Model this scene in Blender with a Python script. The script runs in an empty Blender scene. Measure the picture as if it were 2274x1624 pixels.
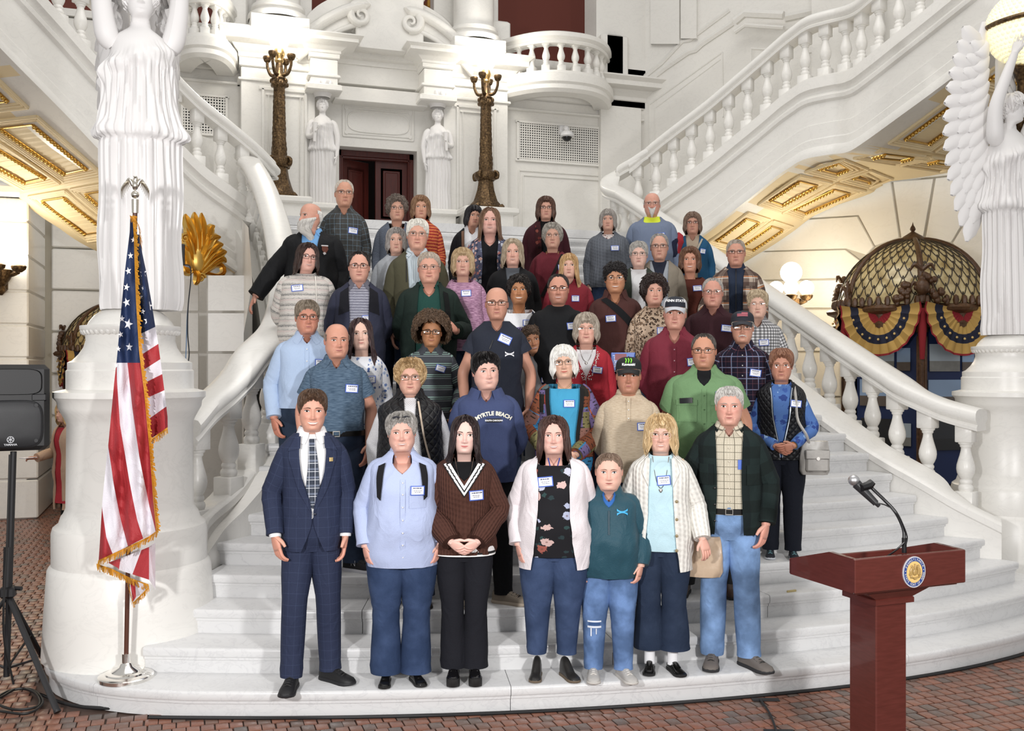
import bpy, math, random
import numpy as np
from mathutils import Vector, Matrix
from mathutils.bvhtree import BVHTree
R_ = math.radians
PI = math.pi
rng = np.random.default_rng(7)
scene = bpy.context.scene
COL = scene.collection

# ------------------------------------------------------------------ camera, world, lamps, exposure
YAW = R_(18.706)
SN, CS = math.sin(YAW), math.cos(YAW)
FPX, CX, CY, EYE = 2150.0, 1137.0, 815.0, 2.10
cam_d = bpy.data.cameras.new('camera')
cam_d.sensor_width = 36.0
cam_d.lens = 36.0 * FPX / 2274.0
cam_d.shift_y = 3.0 / 2274.0
cam_d.clip_end = 200
cam = bpy.data.objects.new('camera', cam_d)
cam.location = (0, 0, EYE)
cam.rotation_euler = (PI / 2, 0, -YAW)
COL.objects.link(cam)
scene.camera = cam
world = bpy.data.worlds.new('rotunda_light')
scene.world = world
world.use_nodes = True
bgn = world.node_tree.nodes['Background']
bgn.inputs[0].default_value = (1.0, 0.985, 0.965, 1)
bgn.inputs[1].default_value = 0.52
scene.view_settings.view_transform = 'Standard'
scene.view_settings.look = 'None'
scene.view_settings.exposure = 0.0
scene.view_settings.gamma = 1.0
scene.view_settings.use_curve_mapping = False

def lamp(name, kind, loc, energy, color=(1, 1, 1), size=0.5, target=None, spot=None, size_y=None):
 d = bpy.data.lights.new(name, kind)
 d.energy = energy
 d.color = color
 if kind == 'AREA':
  d.size = size
  if size_y:
   d.shape = 'RECTANGLE'
   d.size_y = size_y
 elif kind in ('POINT', 'SPOT'):
  d.shadow_soft_size = size
 if kind == 'SPOT':
  d.spot_size = R_(spot)
  d.spot_blend = 0.5
 o = bpy.data.objects.new(name, d)
 o.location = loc
 if target is not None:
  v = Vector(target) - Vector(loc)
  o.rotation_euler = v.to_track_quat('-Z', 'Y').to_euler()
 COL.objects.link(o)
 return o

# the two photo strobes either side of the camera, the rotunda's overhead light, the lamps under the flights
lamp('strobe_light', 'AREA', (-2.25, 0.75, 2.75), 255, (1.0, 0.985, 0.98), 0.35, (2.6, 8.0, 2.2))
lamp('strobe_light', 'AREA', (2.35, -0.85, 2.75), 255, (1.0, 0.985, 0.98), 0.35, (2.6, 8.0, 2.2))
lamp('dome_light', 'AREA', (3.0, 7.5, 13.5), 640, (1.0, 0.97, 0.93), 9.0, (3.0, 9.5, 0))

# ------------------------------------------------------------------ mesh helpers

def at(px, py, d):
 u = (px - CX) / FPX
 return np.array([d * (SN + CS * u), d * (CS - SN * u), EYE - d * (py - CY) / FPX])

def at_y(px, py, Y):
 u = (px - CX) / FPX
 return at(px, py, Y / (CS - SN * u))

def sm(a, b, x):
 t = np.clip((np.asarray(x, float) - a) / (b - a), 0, 1)
 return t * t * (3 - 2 * t)

_dirs = rng.normal(size=(64, 3))
_ph = rng.uniform(0, 6.28, 64)

def vn(p, f=1.0, seed=0, n=7):
 p = np.asarray(p, float)
 r = 0
 for i in range(n):
  j = (seed * 7 + i * 3) % 64
  r = r + np.sin(p @ (_dirs[j] * f) + _ph[(j + seed) % 64])
 return r / n * 1.3

def catmull(pts, n):
 P = np.asarray(pts, float)
 if len(P) == 2:
  t = np.linspace(0, 1, n)[:, None]
  return P[0] * (1 - t) + P[1] * t
 Q = np.vstack([2 * P[0] - P[1], P, 2 * P[-1] - P[-2]])
 m = len(P) - 1
 out = []
 for t in np.linspace(0, m, n):
  i = min(int(t), m - 1)
  f = t - i
  a, b, c, d = Q[i], Q[i + 1], Q[i + 2], Q[i + 3]
  out.append(0.5 * ((2 * b) + (c - a) * f + (2 * a - 5 * b + 4 * c - d) * f * f + (3 * b - a - 3 * c + d) * f ** 3))
 return np.array(out)

class MB:
 def __init__(self):
  self.v, self.q, self.mi, self.uv, self.co, self.n = [], [], [], [], [], 0

 def add(self, V, F, mat=0, uv=None, col=None):
  V = np.asarray(V, float).reshape(-1, 3)
  self.v.append(V)
  self.uv.append(np.zeros((len(V), 2)) if uv is None else np.asarray(uv, float).reshape(-1, 2))
  self.co.append(np.ones((len(V), 3)) if col is None else np.asarray(col, float).reshape(-1, 3))
  if isinstance(F, np.ndarray):
   F = [F]
  else:
   by = {}
   for f in F:
    by.setdefault(len(f), []).append(f)
   F = [np.array(x) for x in by.values()]
  for a in F:
   if len(a):
    self.q.append(a.astype(int) + self.n)
    self.mi.append(mat)
  self.n += len(V)
  return self

 def grid(self, P, wrap=False, mat=0, uv=None, col=None, flip=False, cap0=False, cap1=False):
  P = np.asarray(P, float)
  n, m = P.shape[:2]
  idx = np.arange(n * m).reshape(n, m)
  if wrap:
   idx = np.hstack([idx, idx[:, :1]])
  f = np.stack([idx[:-1, :-1], idx[:-1, 1:], idx[1:, 1:], idx[1:, :-1]], -1).reshape(-1, 4)
  if flip:
   f = f[:, ::-1]
  F = [f]
  V = P.reshape(-1, 3)
  extra = []
  base = n * m
  for c, row in ((cap0, 0), (cap1, n - 1)):
   if c:
    ctr = P[row].mean(0)
    extra.append(ctr)
    r = idx[row]
    tri = np.stack([r[:-1], r[1:], np.full(len(r) - 1, base)], -1)
    if row == 0:
     tri = tri[:, ::-1]
    if flip:
     tri = tri[:, ::-1]
    F.append(tri)
    base += 1
  if extra:
   V = np.vstack([V, extra])
   if uv is not None:
    uv = np.vstack([np.asarray(uv).reshape(-1, 2), np.zeros((len(extra), 2))])
   if col is not None:
    col = np.vstack([np.asarray(col).reshape(-1, 3), np.tile(np.asarray(col).reshape(-1, 3)[-1], (len(extra), 1))])
  s = self.n
  self.v.append(V)
  self.uv.append(np.zeros((len(V), 2)) if uv is None else np.asarray(uv, float).reshape(-1, 2))
  self.co.append(np.ones((len(V), 3)) if col is None else np.asarray(col, float).reshape(-1, 3))
  for a in F:
   self.q.append(a + s)
   self.mi.append(mat)
  self.n += len(V)
  return self

 def tube(self, path, rad, n=8, mat=0, samples=None, caps=True, squash=None, up=(0, 0, 1), vlen=True):
  P = np.asarray(path, float)
  r = np.asarray(rad, float) * np.ones(len(P))
  if samples:
   tt = np.linspace(0, 1, len(P))
   P2 = catmull(P, samples)
   r = np.interp(np.linspace(0, 1, samples), tt, r)
   P = P2
  T = np.gradient(P, axis=0)
  T /= np.linalg.norm(T, axis=1)[:, None] + 1e-9
  u = np.asarray(up, float)
  if abs(T[0] @ u) > 0.9:
   u = np.array([0, 1.0, 0]) if abs(T[0][1]) < 0.9 else np.array([1.0, 0, 0])
  a = np.cross(T[0], u)
  a /= np.linalg.norm(a)
  A = []
  for t in T:
   a = a - t * (a @ t)
   a /= np.linalg.norm(a) + 1e-9
   A.append(a)
  A = np.array(A)
  B = np.cross(T, A)
  th = np.linspace(0, 2 * PI, n + 1)
  sx, sy = squash or (1, 1)
  G = P[:, None] + (A[:, None] * np.cos(th)[None, :, None] * sx + B[:, None] * np.sin(th)[None, :, None] * sy) * r[:, None, None]
  L = np.concatenate([[0], np.cumsum(np.linalg.norm(np.diff(P, axis=0), axis=1))])
  uv = np.stack(np.broadcast_arrays((th / (2 * PI) * 2 * PI * r.mean())[None, :], L[:, None]), -1)
  return self.grid(G, mat=mat, uv=uv, cap0=caps, cap1=caps)

 def lathe(self, prof, n=24, c=(0, 0, 0), mat=0, arc=None):
  p = np.asarray(prof, float)
  th = np.linspace(*(arc or (0, 2 * PI)), n + 1)
  G = np.stack([p[:, 0:1] * np.cos(th), p[:, 0:1] * np.sin(th), np.repeat(p[:, 1:2], n + 1, 1)], -1) + np.asarray(c, float)
  uv = np.stack(np.broadcast_arrays(th[None, :] * p[:, 0].max(), p[:, 1:2]), -1)
  return self.grid(G, mat=mat, uv=uv, flip=True if p[-1, 1] < p[0, 1] else False)

 def box(self, c, s, rz=0.0, mat=0, M=None):
  x, y, z = np.asarray(s, float) / 2
  V = np.array([[-x, -y, -z], [x, -y, -z], [x, y, -z], [-x, y, -z], [-x, -y, z], [x, -y, z], [x, y, z], [-x, y, z]])
  if M is not None:
   V = V @ np.asarray(M).T
  elif rz:
   k, q = math.cos(rz), math.sin(rz)
   V = V @ np.array([[k, q, 0], [-q, k, 0], [0, 0, 1]])
  F = np.array([[0, 3, 2, 1], [4, 5, 6, 7], [0, 1, 5, 4], [1, 2, 6, 5], [2, 3, 7, 6], [3, 0, 4, 7]])
  return self.add(V + np.asarray(c, float), F, mat)

 def bbox(self, c, s, b=0.01, rz=0.0, mat=0):
  x, y, z = np.asarray(s, float) / 2
  rows = []
  for zz, i in ((-z, b), (-z + b, 0), (z - b, 0), (z, b)):
   X, Y = x - i, y - i
   rows.append([[-X + b, -Y, zz], [X - b, -Y, zz], [X, -Y + b, zz], [X, Y - b, zz], [X - b, Y, zz], [-X + b, Y, zz], [-X, Y - b, zz], [-X, -Y + b, zz]])
  G = np.array(rows)
  k, q = math.cos(rz), math.sin(rz)
  G = G @ np.array([[k, q, 0], [-q, k, 0], [0, 0, 1]]) + np.asarray(c, float)
  return self.grid(G, wrap=True, mat=mat, cap0=True, cap1=True)

 def sphere(self, c, r, n=12, m=8, mat=0):
  ph = np.linspace(0, PI, m + 1)
  th = np.linspace(0, 2 * PI, n + 1)
  r = np.asarray(r, float) * np.ones(3)
  G = np.stack([np.sin(ph)[:, None] * np.cos(th), np.sin(ph)[:, None] * np.sin(th), np.repeat(np.cos(ph)[:, None], n + 1, 1)], -1)
  return self.grid(G * r + np.asarray(c, float), mat=mat, flip=True)

 def prism(self, poly, n, depth, mat=0):
  """poly: Nx3 planar outline, extruded by depth along n (front at poly)."""
  P = np.asarray(poly, float)
  n = np.asarray(n, float)
  k = len(P)
  V = np.vstack([P, P + n * depth])
  F = [list(range(k))[::-1], list(range(k, 2 * k))]
  for i in range(k):
   j = (i + 1) % k
   F.append([i, j, j + k, i + k])
  return self.add(V, F, mat)

 def build(self, name, mats, parent=None, smooth=40, hide=None):
  me = bpy.data.meshes.new(name)
  if self.n:
   V = np.vstack(self.v)
   me.vertices.add(len(V))
   me.vertices.foreach_set('co', V.ravel())
   loops = np.concatenate([a.ravel() for a in self.q])
   tot = np.concatenate([np.full(len(a), a.shape[1]) for a in self.q])
   mi = np.concatenate([np.full(len(a), m) for a, m in zip(self.q, self.mi)])
   me.loops.add(len(loops))
   me.loops.foreach_set('vertex_index', loops)
   me.polygons.add(len(tot))
   st = np.concatenate([[0], np.cumsum(tot)[:-1]])
   me.polygons.foreach_set('loop_start', st)
   me.polygons.foreach_set('loop_total', tot)
   me.polygons.foreach_set('material_index', mi)
   me.polygons.foreach_set('use_smooth', np.full(len(tot), bool(smooth)))
   UV = np.vstack(self.uv)
   if UV.any():
    l = me.uv_layers.new(name='UVMap')
    l.data.foreach_set('uv', UV[loops].ravel())
   CO = np.vstack(self.co)
   if (CO != 1).any():
    a = me.color_attributes.new('Col', 'FLOAT_COLOR', 'POINT')
    a.data.foreach_set('color', np.hstack([CO, np.ones((len(CO), 1))]).ravel())
   me.update(calc_edges=True)
   me.validate()
   if smooth and smooth < 180:
    me.set_sharp_from_angle(angle=R_(smooth))
  for m in (mats if isinstance(mats, (list, tuple)) else [mats]):
   me.materials.append(m)
  o = bpy.data.objects.new(name, me)
  COL.objects.link(o)
  if parent is not None:
   o.parent = parent
  return o

def empty(name, loc=(0, 0, 0), rz=0.0):
 o = bpy.data.objects.new(name, None)
 o.empty_display_size = 0.1
 o.location = loc
 o.rotation_euler = (0, 0, rz)
 COL.objects.link(o)
 return o

def tag(o, label=None, cat=None, group=None, kind=None):
 if label:
  o['label'] = label
 if cat:
  o['category'] = cat
 if group:
  o['group'] = group
 if kind:
  o['kind'] = kind
 return o

def inst(src, parent=None, loc=None, rz=None, scale=None):
 c = src.copy()
 COL.objects.link(c)
 if parent is not None:
  c.parent = parent
 if loc is not None:
  c.location = loc
 if rz is not None:
  c.rotation_euler = (0, 0, rz)
 if scale is not None:
  c.scale = scale
 return c

def copy_tree(o, parent=None):
 c = inst(o, parent)
 for ch in list(o.children):
  copy_tree(ch, c)
 return c

def sweep(mb, path, prof, mat=0, closed=False, caps=True, up=None, nrm=None):
 """prof: list of (out, dz); out is measured along the horizontal right-hand normal of the path."""
 P = np.asarray(path, float)
 T = np.gradient(P, axis=0)
 T[:, 2] = 0
 T /= np.linalg.norm(T, axis=1)[:, None] + 1e-9
 N = np.stack([T[:, 1], -T[:, 0], np.zeros(len(T))], -1) if nrm is None else np.asarray(nrm, float)
 pr = np.asarray(prof, float)
 G = P[:, None] + N[:, None] * pr[None, :, 0:1] + np.array([0, 0, 1.0]) * pr[None, :, 1:2]
 mb.grid(G, wrap=closed, mat=mat, flip=True, cap0=caps and closed, cap1=caps and closed)
 return G

# ------------------------------------------------------------------ materials
class NT:
 def __init__(self, name, creases=0):
  self.creases = creases
  self.m = bpy.data.materials.new(name)
  self.m.use_nodes = True
  self.t = self.m.node_tree
  self.b = self.t.nodes['Principled BSDF']

 def put(self, s, v):
  if hasattr(v, 'is_linked') or hasattr(v, 'links'):
   self.t.links.new(v, s)
  else:
   s.default_value = (*v, 1) if isinstance(v, tuple) and len(v) == 3 and s.type == 'RGBA' else v

 def node(self, t, ins=None, out=0, **kw):
  n = self.t.nodes.new('ShaderNode' + t)
  for k, v in kw.items():
   setattr(n, k, v)
  for k, v in (ins or {}).items():
   self.put(n.inputs[k], v)
  return n.outputs[out]

 def ma(self, op, a, b=None, c=None):
  i = {0: a}
  if b is not None:
   i[1] = b
  if c is not None:
   i[2] = c
  return self.node('Math', i, operation=op)

 def mix(self, f, a, b, mode='MIX'):
  n = self.t.nodes.new('ShaderNodeMix')
  n.data_type = 'RGBA'
  n.blend_type = mode
  self.put(n.inputs[0], f)
  self.put(n.inputs[6], a)
  self.put(n.inputs[7], b)
  return n.outputs[2]

 def ramp(self, f, stops):
  n = self.t.nodes.new('ShaderNodeValToRGB')
  e = n.color_ramp.elements
  while len(e) > 1:
   e.remove(e[-1])
  for i, (p, c) in enumerate(stops):
   x = e[0] if i == 0 else e.new(p)
   x.position = p
   x.color = (*c, 1) if len(c) == 3 else c
  self.put(n.inputs[0], f)
  return n.outputs[0]

 def sep(self, v):
  n = self.t.nodes.new('ShaderNodeSeparateXYZ')
  self.put(n.inputs[0], v)
  return n.outputs

 def uv(self, s=(1, 1, 1), kind='UV', rot=(0, 0, 0)):
  c = self.t.nodes.new('ShaderNodeTexCoord').outputs[kind]
  return self.node('Mapping', {0: c, 2: rot, 3: s})

 def noise(self, v, scale=5.0, detail=3.0, rough=0.5, dist=0.0):
  return self.node('TexNoise', {'Vector': v, 'Scale': scale, 'Detail': detail, 'Roughness': rough, 'Distortion': dist})

 def bump(self, h, strength=0.3, dist=0.01):
  n = self.t.nodes.new('ShaderNodeBump')
  n.inputs['Strength'].default_value = strength
  n.inputs['Distance'].default_value = dist
  if getattr(self, 'creases', 0):
   p = self.uv((1, 1, .62), 'Object')
   c = self.ma('ABSOLUTE', self.ma('SUBTRACT', self.noise(p, 6.5, 2.0, .5, 1.0), .5))
   h = self.ma('ADD', self.ma('MULTIPLY', h, dist), self.ma('MULTIPLY', c, -.036 * self.creases))
   n.inputs['Distance'].default_value = 1.0
   n.inputs['Strength'].default_value = max(strength, .55)
  self.put(n.inputs['Height'], h)
  self.t.links.new(n.outputs[0], self.b.inputs['Normal'])

 def fin(self, col=None, rough=0.5, metal=0.0, spec=0.5, sheen=0.0, coat=0.0, alpha=None, emit=None, estr=0.0):
  b = self.b.inputs
  if col is not None:
   self.put(b['Base Color'], col)
  self.put(b['Roughness'], rough)
  self.put(b['Metallic'], metal)
  self.put(b['Specular IOR Level'], spec)
  if sheen:
   b['Sheen Weight'].default_value = sheen
  if coat:
   b['Coat Weight'].default_value = coat
  if emit is not None:
   self.put(b['Emission Color'], emit)
   b['Emission Strength'].default_value = estr
  return self.m

def srgb(r, g=None, b=None):
 if g is None:
  r, g, b = (r >> 16) & 255, (r >> 8) & 255, r & 255
 f = lambda c: (c / 12.92 if c <= 0.04045 else ((c + 0.055) / 1.055) ** 2.4)
 return tuple(f(x / 255) for x in (r, g, b))

_mc = {}

def cached(fn):
 def w(*a, **k):
  key = (fn.__name__, repr(a), repr(sorted(k.items())))
  if key not in _mc:
   _mc[key] = fn(*a, **k)
  return _mc[key]
 return w

@cached
def plain(col, rough=0.5, metal=0.0, spec=0.5, emit=None, estr=0.0, name='plain_surface', var=0.0, coat=0.0):
 n = NT(name)
 c = srgb(col) if isinstance(col, int) else col
 if var:
  f = n.noise(n.uv(kind='Object'), 14.0, 4.0)
  c = n.mix(n.ma('MULTIPLY', f, var), c, tuple(x * 0.35 for x in c))
 return n.fin(c, rough, metal, spec, emit=emit, estr=estr, coat=coat)

@cached
def marble(c0=0xEEEDEA, c1=0xB9B8B8, amount=0.45, scale=1.3, rough=0.28, name='white_marble'):
 n = NT(name)
 geo = n.t.nodes.new('ShaderNodeNewGeometry').outputs['Position']
 p = n.node('Mapping', {0: geo, 2: (0.4, 0.3, 0.6), 3: (1.0, 1.0, 1.6)})
 warp = n.noise(p, scale * 0.8, 4.0, 0.55, 0.6)
 v1 = n.ma('ABSOLUTE', n.ma('SUBTRACT', n.noise(p, scale * 1.7, 6.0, 0.6, 1.6), 0.5))
 vein = n.ma('SUBTRACT', 1.0, n.ma('MINIMUM', n.ma('MULTIPLY', v1, 30.0), 1.0))
 f = n.ma('MULTIPLY', n.ma('MULTIPLY', vein, n.ma('MULTIPLY', warp, 1.3)), amount)
 f2 = n.ma('ADD', f, n.ma('MULTIPLY', n.ma('MAXIMUM', n.ma('SUBTRACT', warp, 0.5), 0.0), amount))
 col = n.mix(f2, srgb(c0), srgb(c1))
 return n.fin(col, rough, 0, 0.5)

WHITE = marble(0xE9E7E2, 0xCECCC8, 0.3, 2.0, 0.32)
STEPM = marble(0xD6D6D6, 0xA8A8AC, 0.34, 3.0, 0.2, name='veined_step_marble')
STATUE = plain(0xE6E4E3, 0.5, name='white_statue_stone')
PLASTER = plain(0xE9D6AE, 0.6, name='cream_plaster')
GOLD = plain((0.70, 0.46, 0.13), 0.36, 1.0, name='gold_leaf')
BRONZE = None

def bronze_mat():
 n = NT('dark_bronze')
 f = n.noise(n.uv(kind='Object'), 30.0, 5.0)
 c = n.ramp(f, [(0.3, (0.035, 0.02, 0.01)), (0.55, (0.13, 0.08, 0.038)), (0.75, (0.26, 0.165, 0.075))])
 n.bump(f, 0.5, 0.01)
 return n.fin(c, 0.42, 0.75)

BRONZE = bronze_mat()
GLOBE = plain((1, 1, 1), 0.4, emit=(1.0, 0.96, 0.86), estr=9.0, name='lit_globe')
BLACK = plain(0x17171A, 0.5, name='black_plastic')
# ------------------------------------------------------------------ staircase
RISE, NST, LAND = 0.163, 25, 0.163 * 25
I_ = np.interp

def y_c(k):
 return 5.3 + 0.285 * (min(k, 9) - 1) + 0.338 * max(0, k - 9)

def y_k(k, X):
 bl = I_(k, [1, 6, 16], [.043, .06, 0])
 br = I_(k, [1, 4, 8, 16], [.085, .065, .03, 0])
 X = np.asarray(X, float)
 return y_c(k) + np.where(X < 4.3, bl, br) * (X - 4.3) ** 2

def x_left(Y):
 return I_(Y, [6.5, 6.8, 7.1, 7.4, 7.7, 8.1, 8.8, 9.5, 13], [-.29, 0, .14, .17, .4, .62, .9, 1.05, 1.1])

def x_right(Y):
 return I_(Y, [5.9, 6.24, 6.5, 6.6, 6.85, 7.3, 7.8, 9, 13], [6.9, 6.5, 6.38, 6.2, 6.06, 5.98, 5.9, 5.85, 5.75])

stairs = empty('staircase', (3.4, 5.3, 0))
tag(stairs, 'broad white marble staircase with rounded nosings rising to the landing', 'staircase', kind='structure')
NOSE = [(-.032, 0), (-.032, .080), (-.020, .084), (-.020, .100), (-.012, .104), (-.004, .108), (0, .118), (0, .148), (-.005, .158), (-.014, .163), (-.62, .163)]
JOINTS = {1: [-.55, 1.86, 4.6], 2: [2.6], 3: [1.1, 3.95], 4: [2.9], 5: [4.4], 6: [2.0], 7: [3.4], 8: [1.9, 4.6]}
for k in range(1, NST + 1):
 if k == 1:
  X = np.linspace(0.0, 6.2, 44)
  pts = np.stack([X, y_k(1, X)], -1)
  Lp = catmull([(-.72, 7.95), (-.86, 7.6), (-.89, 7.2), (-.83, 6.85), (-.63, 6.53), (-.36, 6.29), (0.0, float(y_k(1, 0.0)))], 20)
  Rp = catmull([(6.2, float(y_k(1, 6.2))), (6.9, 5.93), (7.45, 6.3), (7.8, 6.75), (7.92, 7.2), (7.86, 7.7)], 16)
  pts = np.vstack([Lp[:-1], pts, Rp[1:]])
 else:
  xl = xr = 3.0
  for _ in range(12):
   xl = float(x_left(float(y_k(k, xl))))
   xr = float(x_right(float(y_k(k, xr))))
  if k == 2:
   xr = 6.95
  X = np.linspace(xl, xr, 36)
  pts = np.stack([X, y_k(k, X)], -1)
 path = np.column_stack([pts, np.full(len(pts), RISE * (k - 1))])
 Tn = np.gradient(path, axis=0)
 Tn /= np.linalg.norm(Tn, axis=1)[:, None]
 Nn = np.stack([Tn[:, 1], -Tn[:, 0], 0 * Tn[:, 0]], -1)
 cuts = [0]
 for jx in JOINTS.get(k, [2.2 + 0.37 * (k % 5)]):
  cuts.append(int(np.argmin(np.abs(path[:, 0] - jx))))
 cuts.append(len(path) - 1)
 for a, b in zip(cuts[:-1], cuts[1:]):
  seg = path[a:b + 1].copy()
  if a:
   seg[0] += (seg[1] - seg[0]) * 0.010
  if b < len(path) - 1:
   seg[-1] += (seg[-2] - seg[-1]) * 0.015
  mb = MB()
  G = sweep(mb, seg, NOSE, nrm=Nn[a:b + 1])
  for row, fl in ((0, False), (-1, True)):
   r = np.vstack([G[row], [G[row][-1][0], G[row][-1][1], RISE * (k - 1)]])
   mb.add(r, [list(range(len(r)))[::-1 if fl else 1]])
  mb.build('step', STEPM, stairs, 35).location = (-3.4, -5.3, 0)
mb = MB()
mb.box((3.7, 14.0, LAND - .06), (5.6, 2.2, .12))
mb.box((3.7, 17.0, LAND - .06), (9.5, 4.0, .12))
tag(mb.build('landing_floor', STEPM, None, 0), None, None, kind='structure')
# a patch of worn yellow stone in the third riser
mb = MB()
p = at(1757, 1318, 6.93)
mb.bbox(p + np.array([0.0, -.004, 0]), (.085, .012, .05), .004, R_(6))
mb.build('stone_patch', plain(0xD8C48C, .6, var=.4), stairs, 0).location = (-3.4, -5.3, 0)

# ------------------------------------------------------------------ floor: little square tiles
floor = empty('floor', (3, 5, 0))
tag(floor, 'red brown tiled floor in front of the marble stairs', 'floor', kind='structure')
mb = MB()
mb.box((1.5, 9.0, -.05), (24, 26, .08))
mb.build('mortar_bed', plain(0x5A473E, .75, var=.5), floor, 0).location = (-3, -5, 0)

def tile_mat():
 n = NT('clay_tile')
 i = n.t.nodes.new('ShaderNodeAttribute')
 i.attribute_name = 'Col'
 o = n.t.nodes.new('ShaderNodeObjectInfo')
 r = n.node('TexWhiteNoise', {'Vector': n.node('Combine' + 'XYZ', {0: o.outputs['Random'], 1: n.sep(i.outputs['Color'])[0]})}, out=0)
 c = n.ramp(r, [(0.0, srgb(0x86594A)), (.25, srgb(0x946350)), (.5, srgb(0x8C5E4C)), (.7, srgb(0x7C5A4C)), (.85, srgb(0x6E5E56)), (.95, srgb(0x605A56))])
 geo = n.t.nodes.new('ShaderNodeNewGeometry').outputs['Position']
 f = n.noise(geo, 60.0, 3.0)
 c = n.mix(n.ma('MULTIPLY', f, .5), c, srgb(0x5E4A40))
 n.bump(n.noise(geo, 40.0, 2.0), .4, .004)
 return n.fin(c, n.ma('ADD', .18, n.ma('MULTIPLY', f, .3)), 0, .5)

TILE = tile_mat()
TX, TY = .079, .098

def tile_geo(mb, x, y, c, w=TX - .008, l=TY - .009, h=.012):
 x2, y2 = w / 2, l / 2
 V = []
 for s, z in ((1, -.012), (1, h * .5 - .004), (.90, h - .008)):
  V += [(x - x2 * s, y - y2 * s, z), (x + x2 * s, y - y2 * s, z), (x + x2 * s, y + y2 * s, z), (x - x2 * s, y + y2 * s, z)]
 F = [[8, 9, 10, 11]]
 for b in (0, 4):
  F += [[b + i, b + (i + 1) % 4, b + 4 + (i + 1) % 4, b + 4 + i] for i in range(4)]
 mb.add(V, F, col=np.full((12, 3), c))

mb = MB()
tile_geo(mb, 0, 0, .5)
tile0 = mb.build('tile', TILE, floor, 60)
tiles = []
r3 = random.Random(4)
for j in range(-2, 150):
 Y = 3.55 + j * TY
 for i in range(-90, 130):
  X = 1.0 + i * TX + (j % 2) * .021
  front = float(y_k(1, X)) if -.1 < X < 6.5 else 5.9
  d = X * SN + Y * CS
  px = CX + FPX * (X * CS - Y * SN) / max(d, .1)
  py = CY + FPX * EYE / max(d, .1)
  if -.1 < X < 8 and Y > front + .02:
   continue
  if -.9 < X <= -.1 and 6.25 + (X + .1) ** 2 * .6 < Y < 8.0:
   continue
  if X > 6.5 and Y > 9:
   continue
  if -60 < px < 2340 and 1060 < py < 1680:
   tiles.append((d, X, Y))
tiles.sort()
vis = [t for t in tiles if t[0] < 30]
for d, X, Y in vis[:300]:
 o = inst(tile0, floor, (X - 3 + r3.uniform(-.003, .003), Y - 5 + r3.uniform(-.003, .003), r3.uniform(-.002, .002)), r3.uniform(-.04, .04))
mb = MB()
for d, X, Y in vis[300:]:
 tile_geo(mb, X - 3 + r3.uniform(-.003, .003), Y - 5 + r3.uniform(-.003, .003), r3.random())
o = mb.build('paving_tiles', TILE, floor, 60)
o['kind'] = 'stuff'
tile0.location = (vis[0][1] - 3, vis[0][2] - 5 - TY, 0)

# ------------------------------------------------------------------ balusters and flights
BAL = [(.058, 0), (.062, .012), (.066, .03), (.060, .05), (.052, .058), (.050, .066), (.056, .076), (.057, .09), (.050, .102), (.047, .108), (.060, .13),
  (.074, .165), (.079, .20), (.076, .235), (.064, .28), (.051, .325), (.043, .36), (.040, .385), (.041, .392), (.049, .398), (.050, .41), (.050, .416), (.062, .424), (.064, .44)]

def baluster_mesh():
 mb = MB()
 mb.lathe(BAL, 20)
 mb.bbox((0, 0, -.13), (.165, .165, .26), .006)
 mb.bbox((0, 0, .53), (.145, .145, .18), .006)
 return mb.build('baluster', WHITE, None, 50)

bal0 = baluster_mesh()

def arc_pts(P, step):
 P = np.asarray(P, float)
 L = np.concatenate([[0], np.cumsum(np.linalg.norm(np.diff(P[:, :2], axis=0), axis=1))])
 s = np.arange(step * .4, L[-1], step)
 Q = np.stack([np.interp(s, L, P[:, i]) for i in range(3)], -1)
 T = np.stack([np.gradient(np.interp(s, L, P[:, i])) for i in range(2)], -1)
 return Q, np.arctan2(T[:, 1], T[:, 0])

RAIL = [(-.115, .02), (-.125, .05), (-.10, .075), (-.135, .10), (-.15, .125), (-.15, .17), (-.125, .20), (-.06, .215), (.06, .215), (.125, .20), (.15, .17), (.15, .125), (.135, .10), (.10, .075), (.125, .05), (.115, .02)]
_first_bal = [True]

def balustrade(name, label, P, step=.335, rail_dz=.56, face=None, samples=60):
 root = empty(name, tuple(P[0]))
 tag(root, label, 'balustrade')
 off = -np.asarray(P[0], float)
 C = catmull(P, samples)
 mb = MB()
 sweep(mb, C + off + np.array([0, 0, rail_dz]), RAIL, closed=True)
 mb.build('handrail', WHITE, root, 45)
 Q, A = arc_pts(C, step)
 for q, a in zip(Q, A):
  if _first_bal[0]:
   bal0.parent = root
   bal0.location = q + off
   bal0.rotation_euler = (0, 0, a)
   _first_bal[0] = False
  else:
   inst(bal0, root, tuple(q + off), a)
 if face is not None:
  mb = MB()
  sweep(mb, C + off, face, closed=True)
  mb.build('stringer', WHITE, root, 35)
 return root, C

# lower flight, right and left: paths give the foot of the turned part of each baluster
LR = [(6.72, 6.82, .95), (6.57, 7.11, 1.035), (6.45, 7.36, 1.16), (6.43, 7.66, 1.30), (6.42, 8.1, 1.50), (6.42, 8.6, 1.73), (6.40, 10.0, 2.40), (6.36, 12.0, 3.36), (6.28, 13.3, 3.99), (6.32, 13.9, 4.2)]
LL = [(.0, 7.42, .95), (.12, 7.56, 1.08), (.28, 7.71, 1.213), (.41, 7.86, 1.35), (.525, 8.06, 1.50), (.78, 8.6, 1.76), (.92, 9.5, 2.19), (.98, 11.0, 2.9), (.96, 12.4, 3.57), (.90, 13.4, 4.03), (.84, 13.8, 4.2)]
LOW_R = [(-.20, -.20), (-.20, -2.2), (.20, -2.2), (.20, -.20)]
bR, CR = balustrade('balustrade', 'marble balustrade of the main flight beside the domed kiosk', LR, face=LOW_R)
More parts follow.
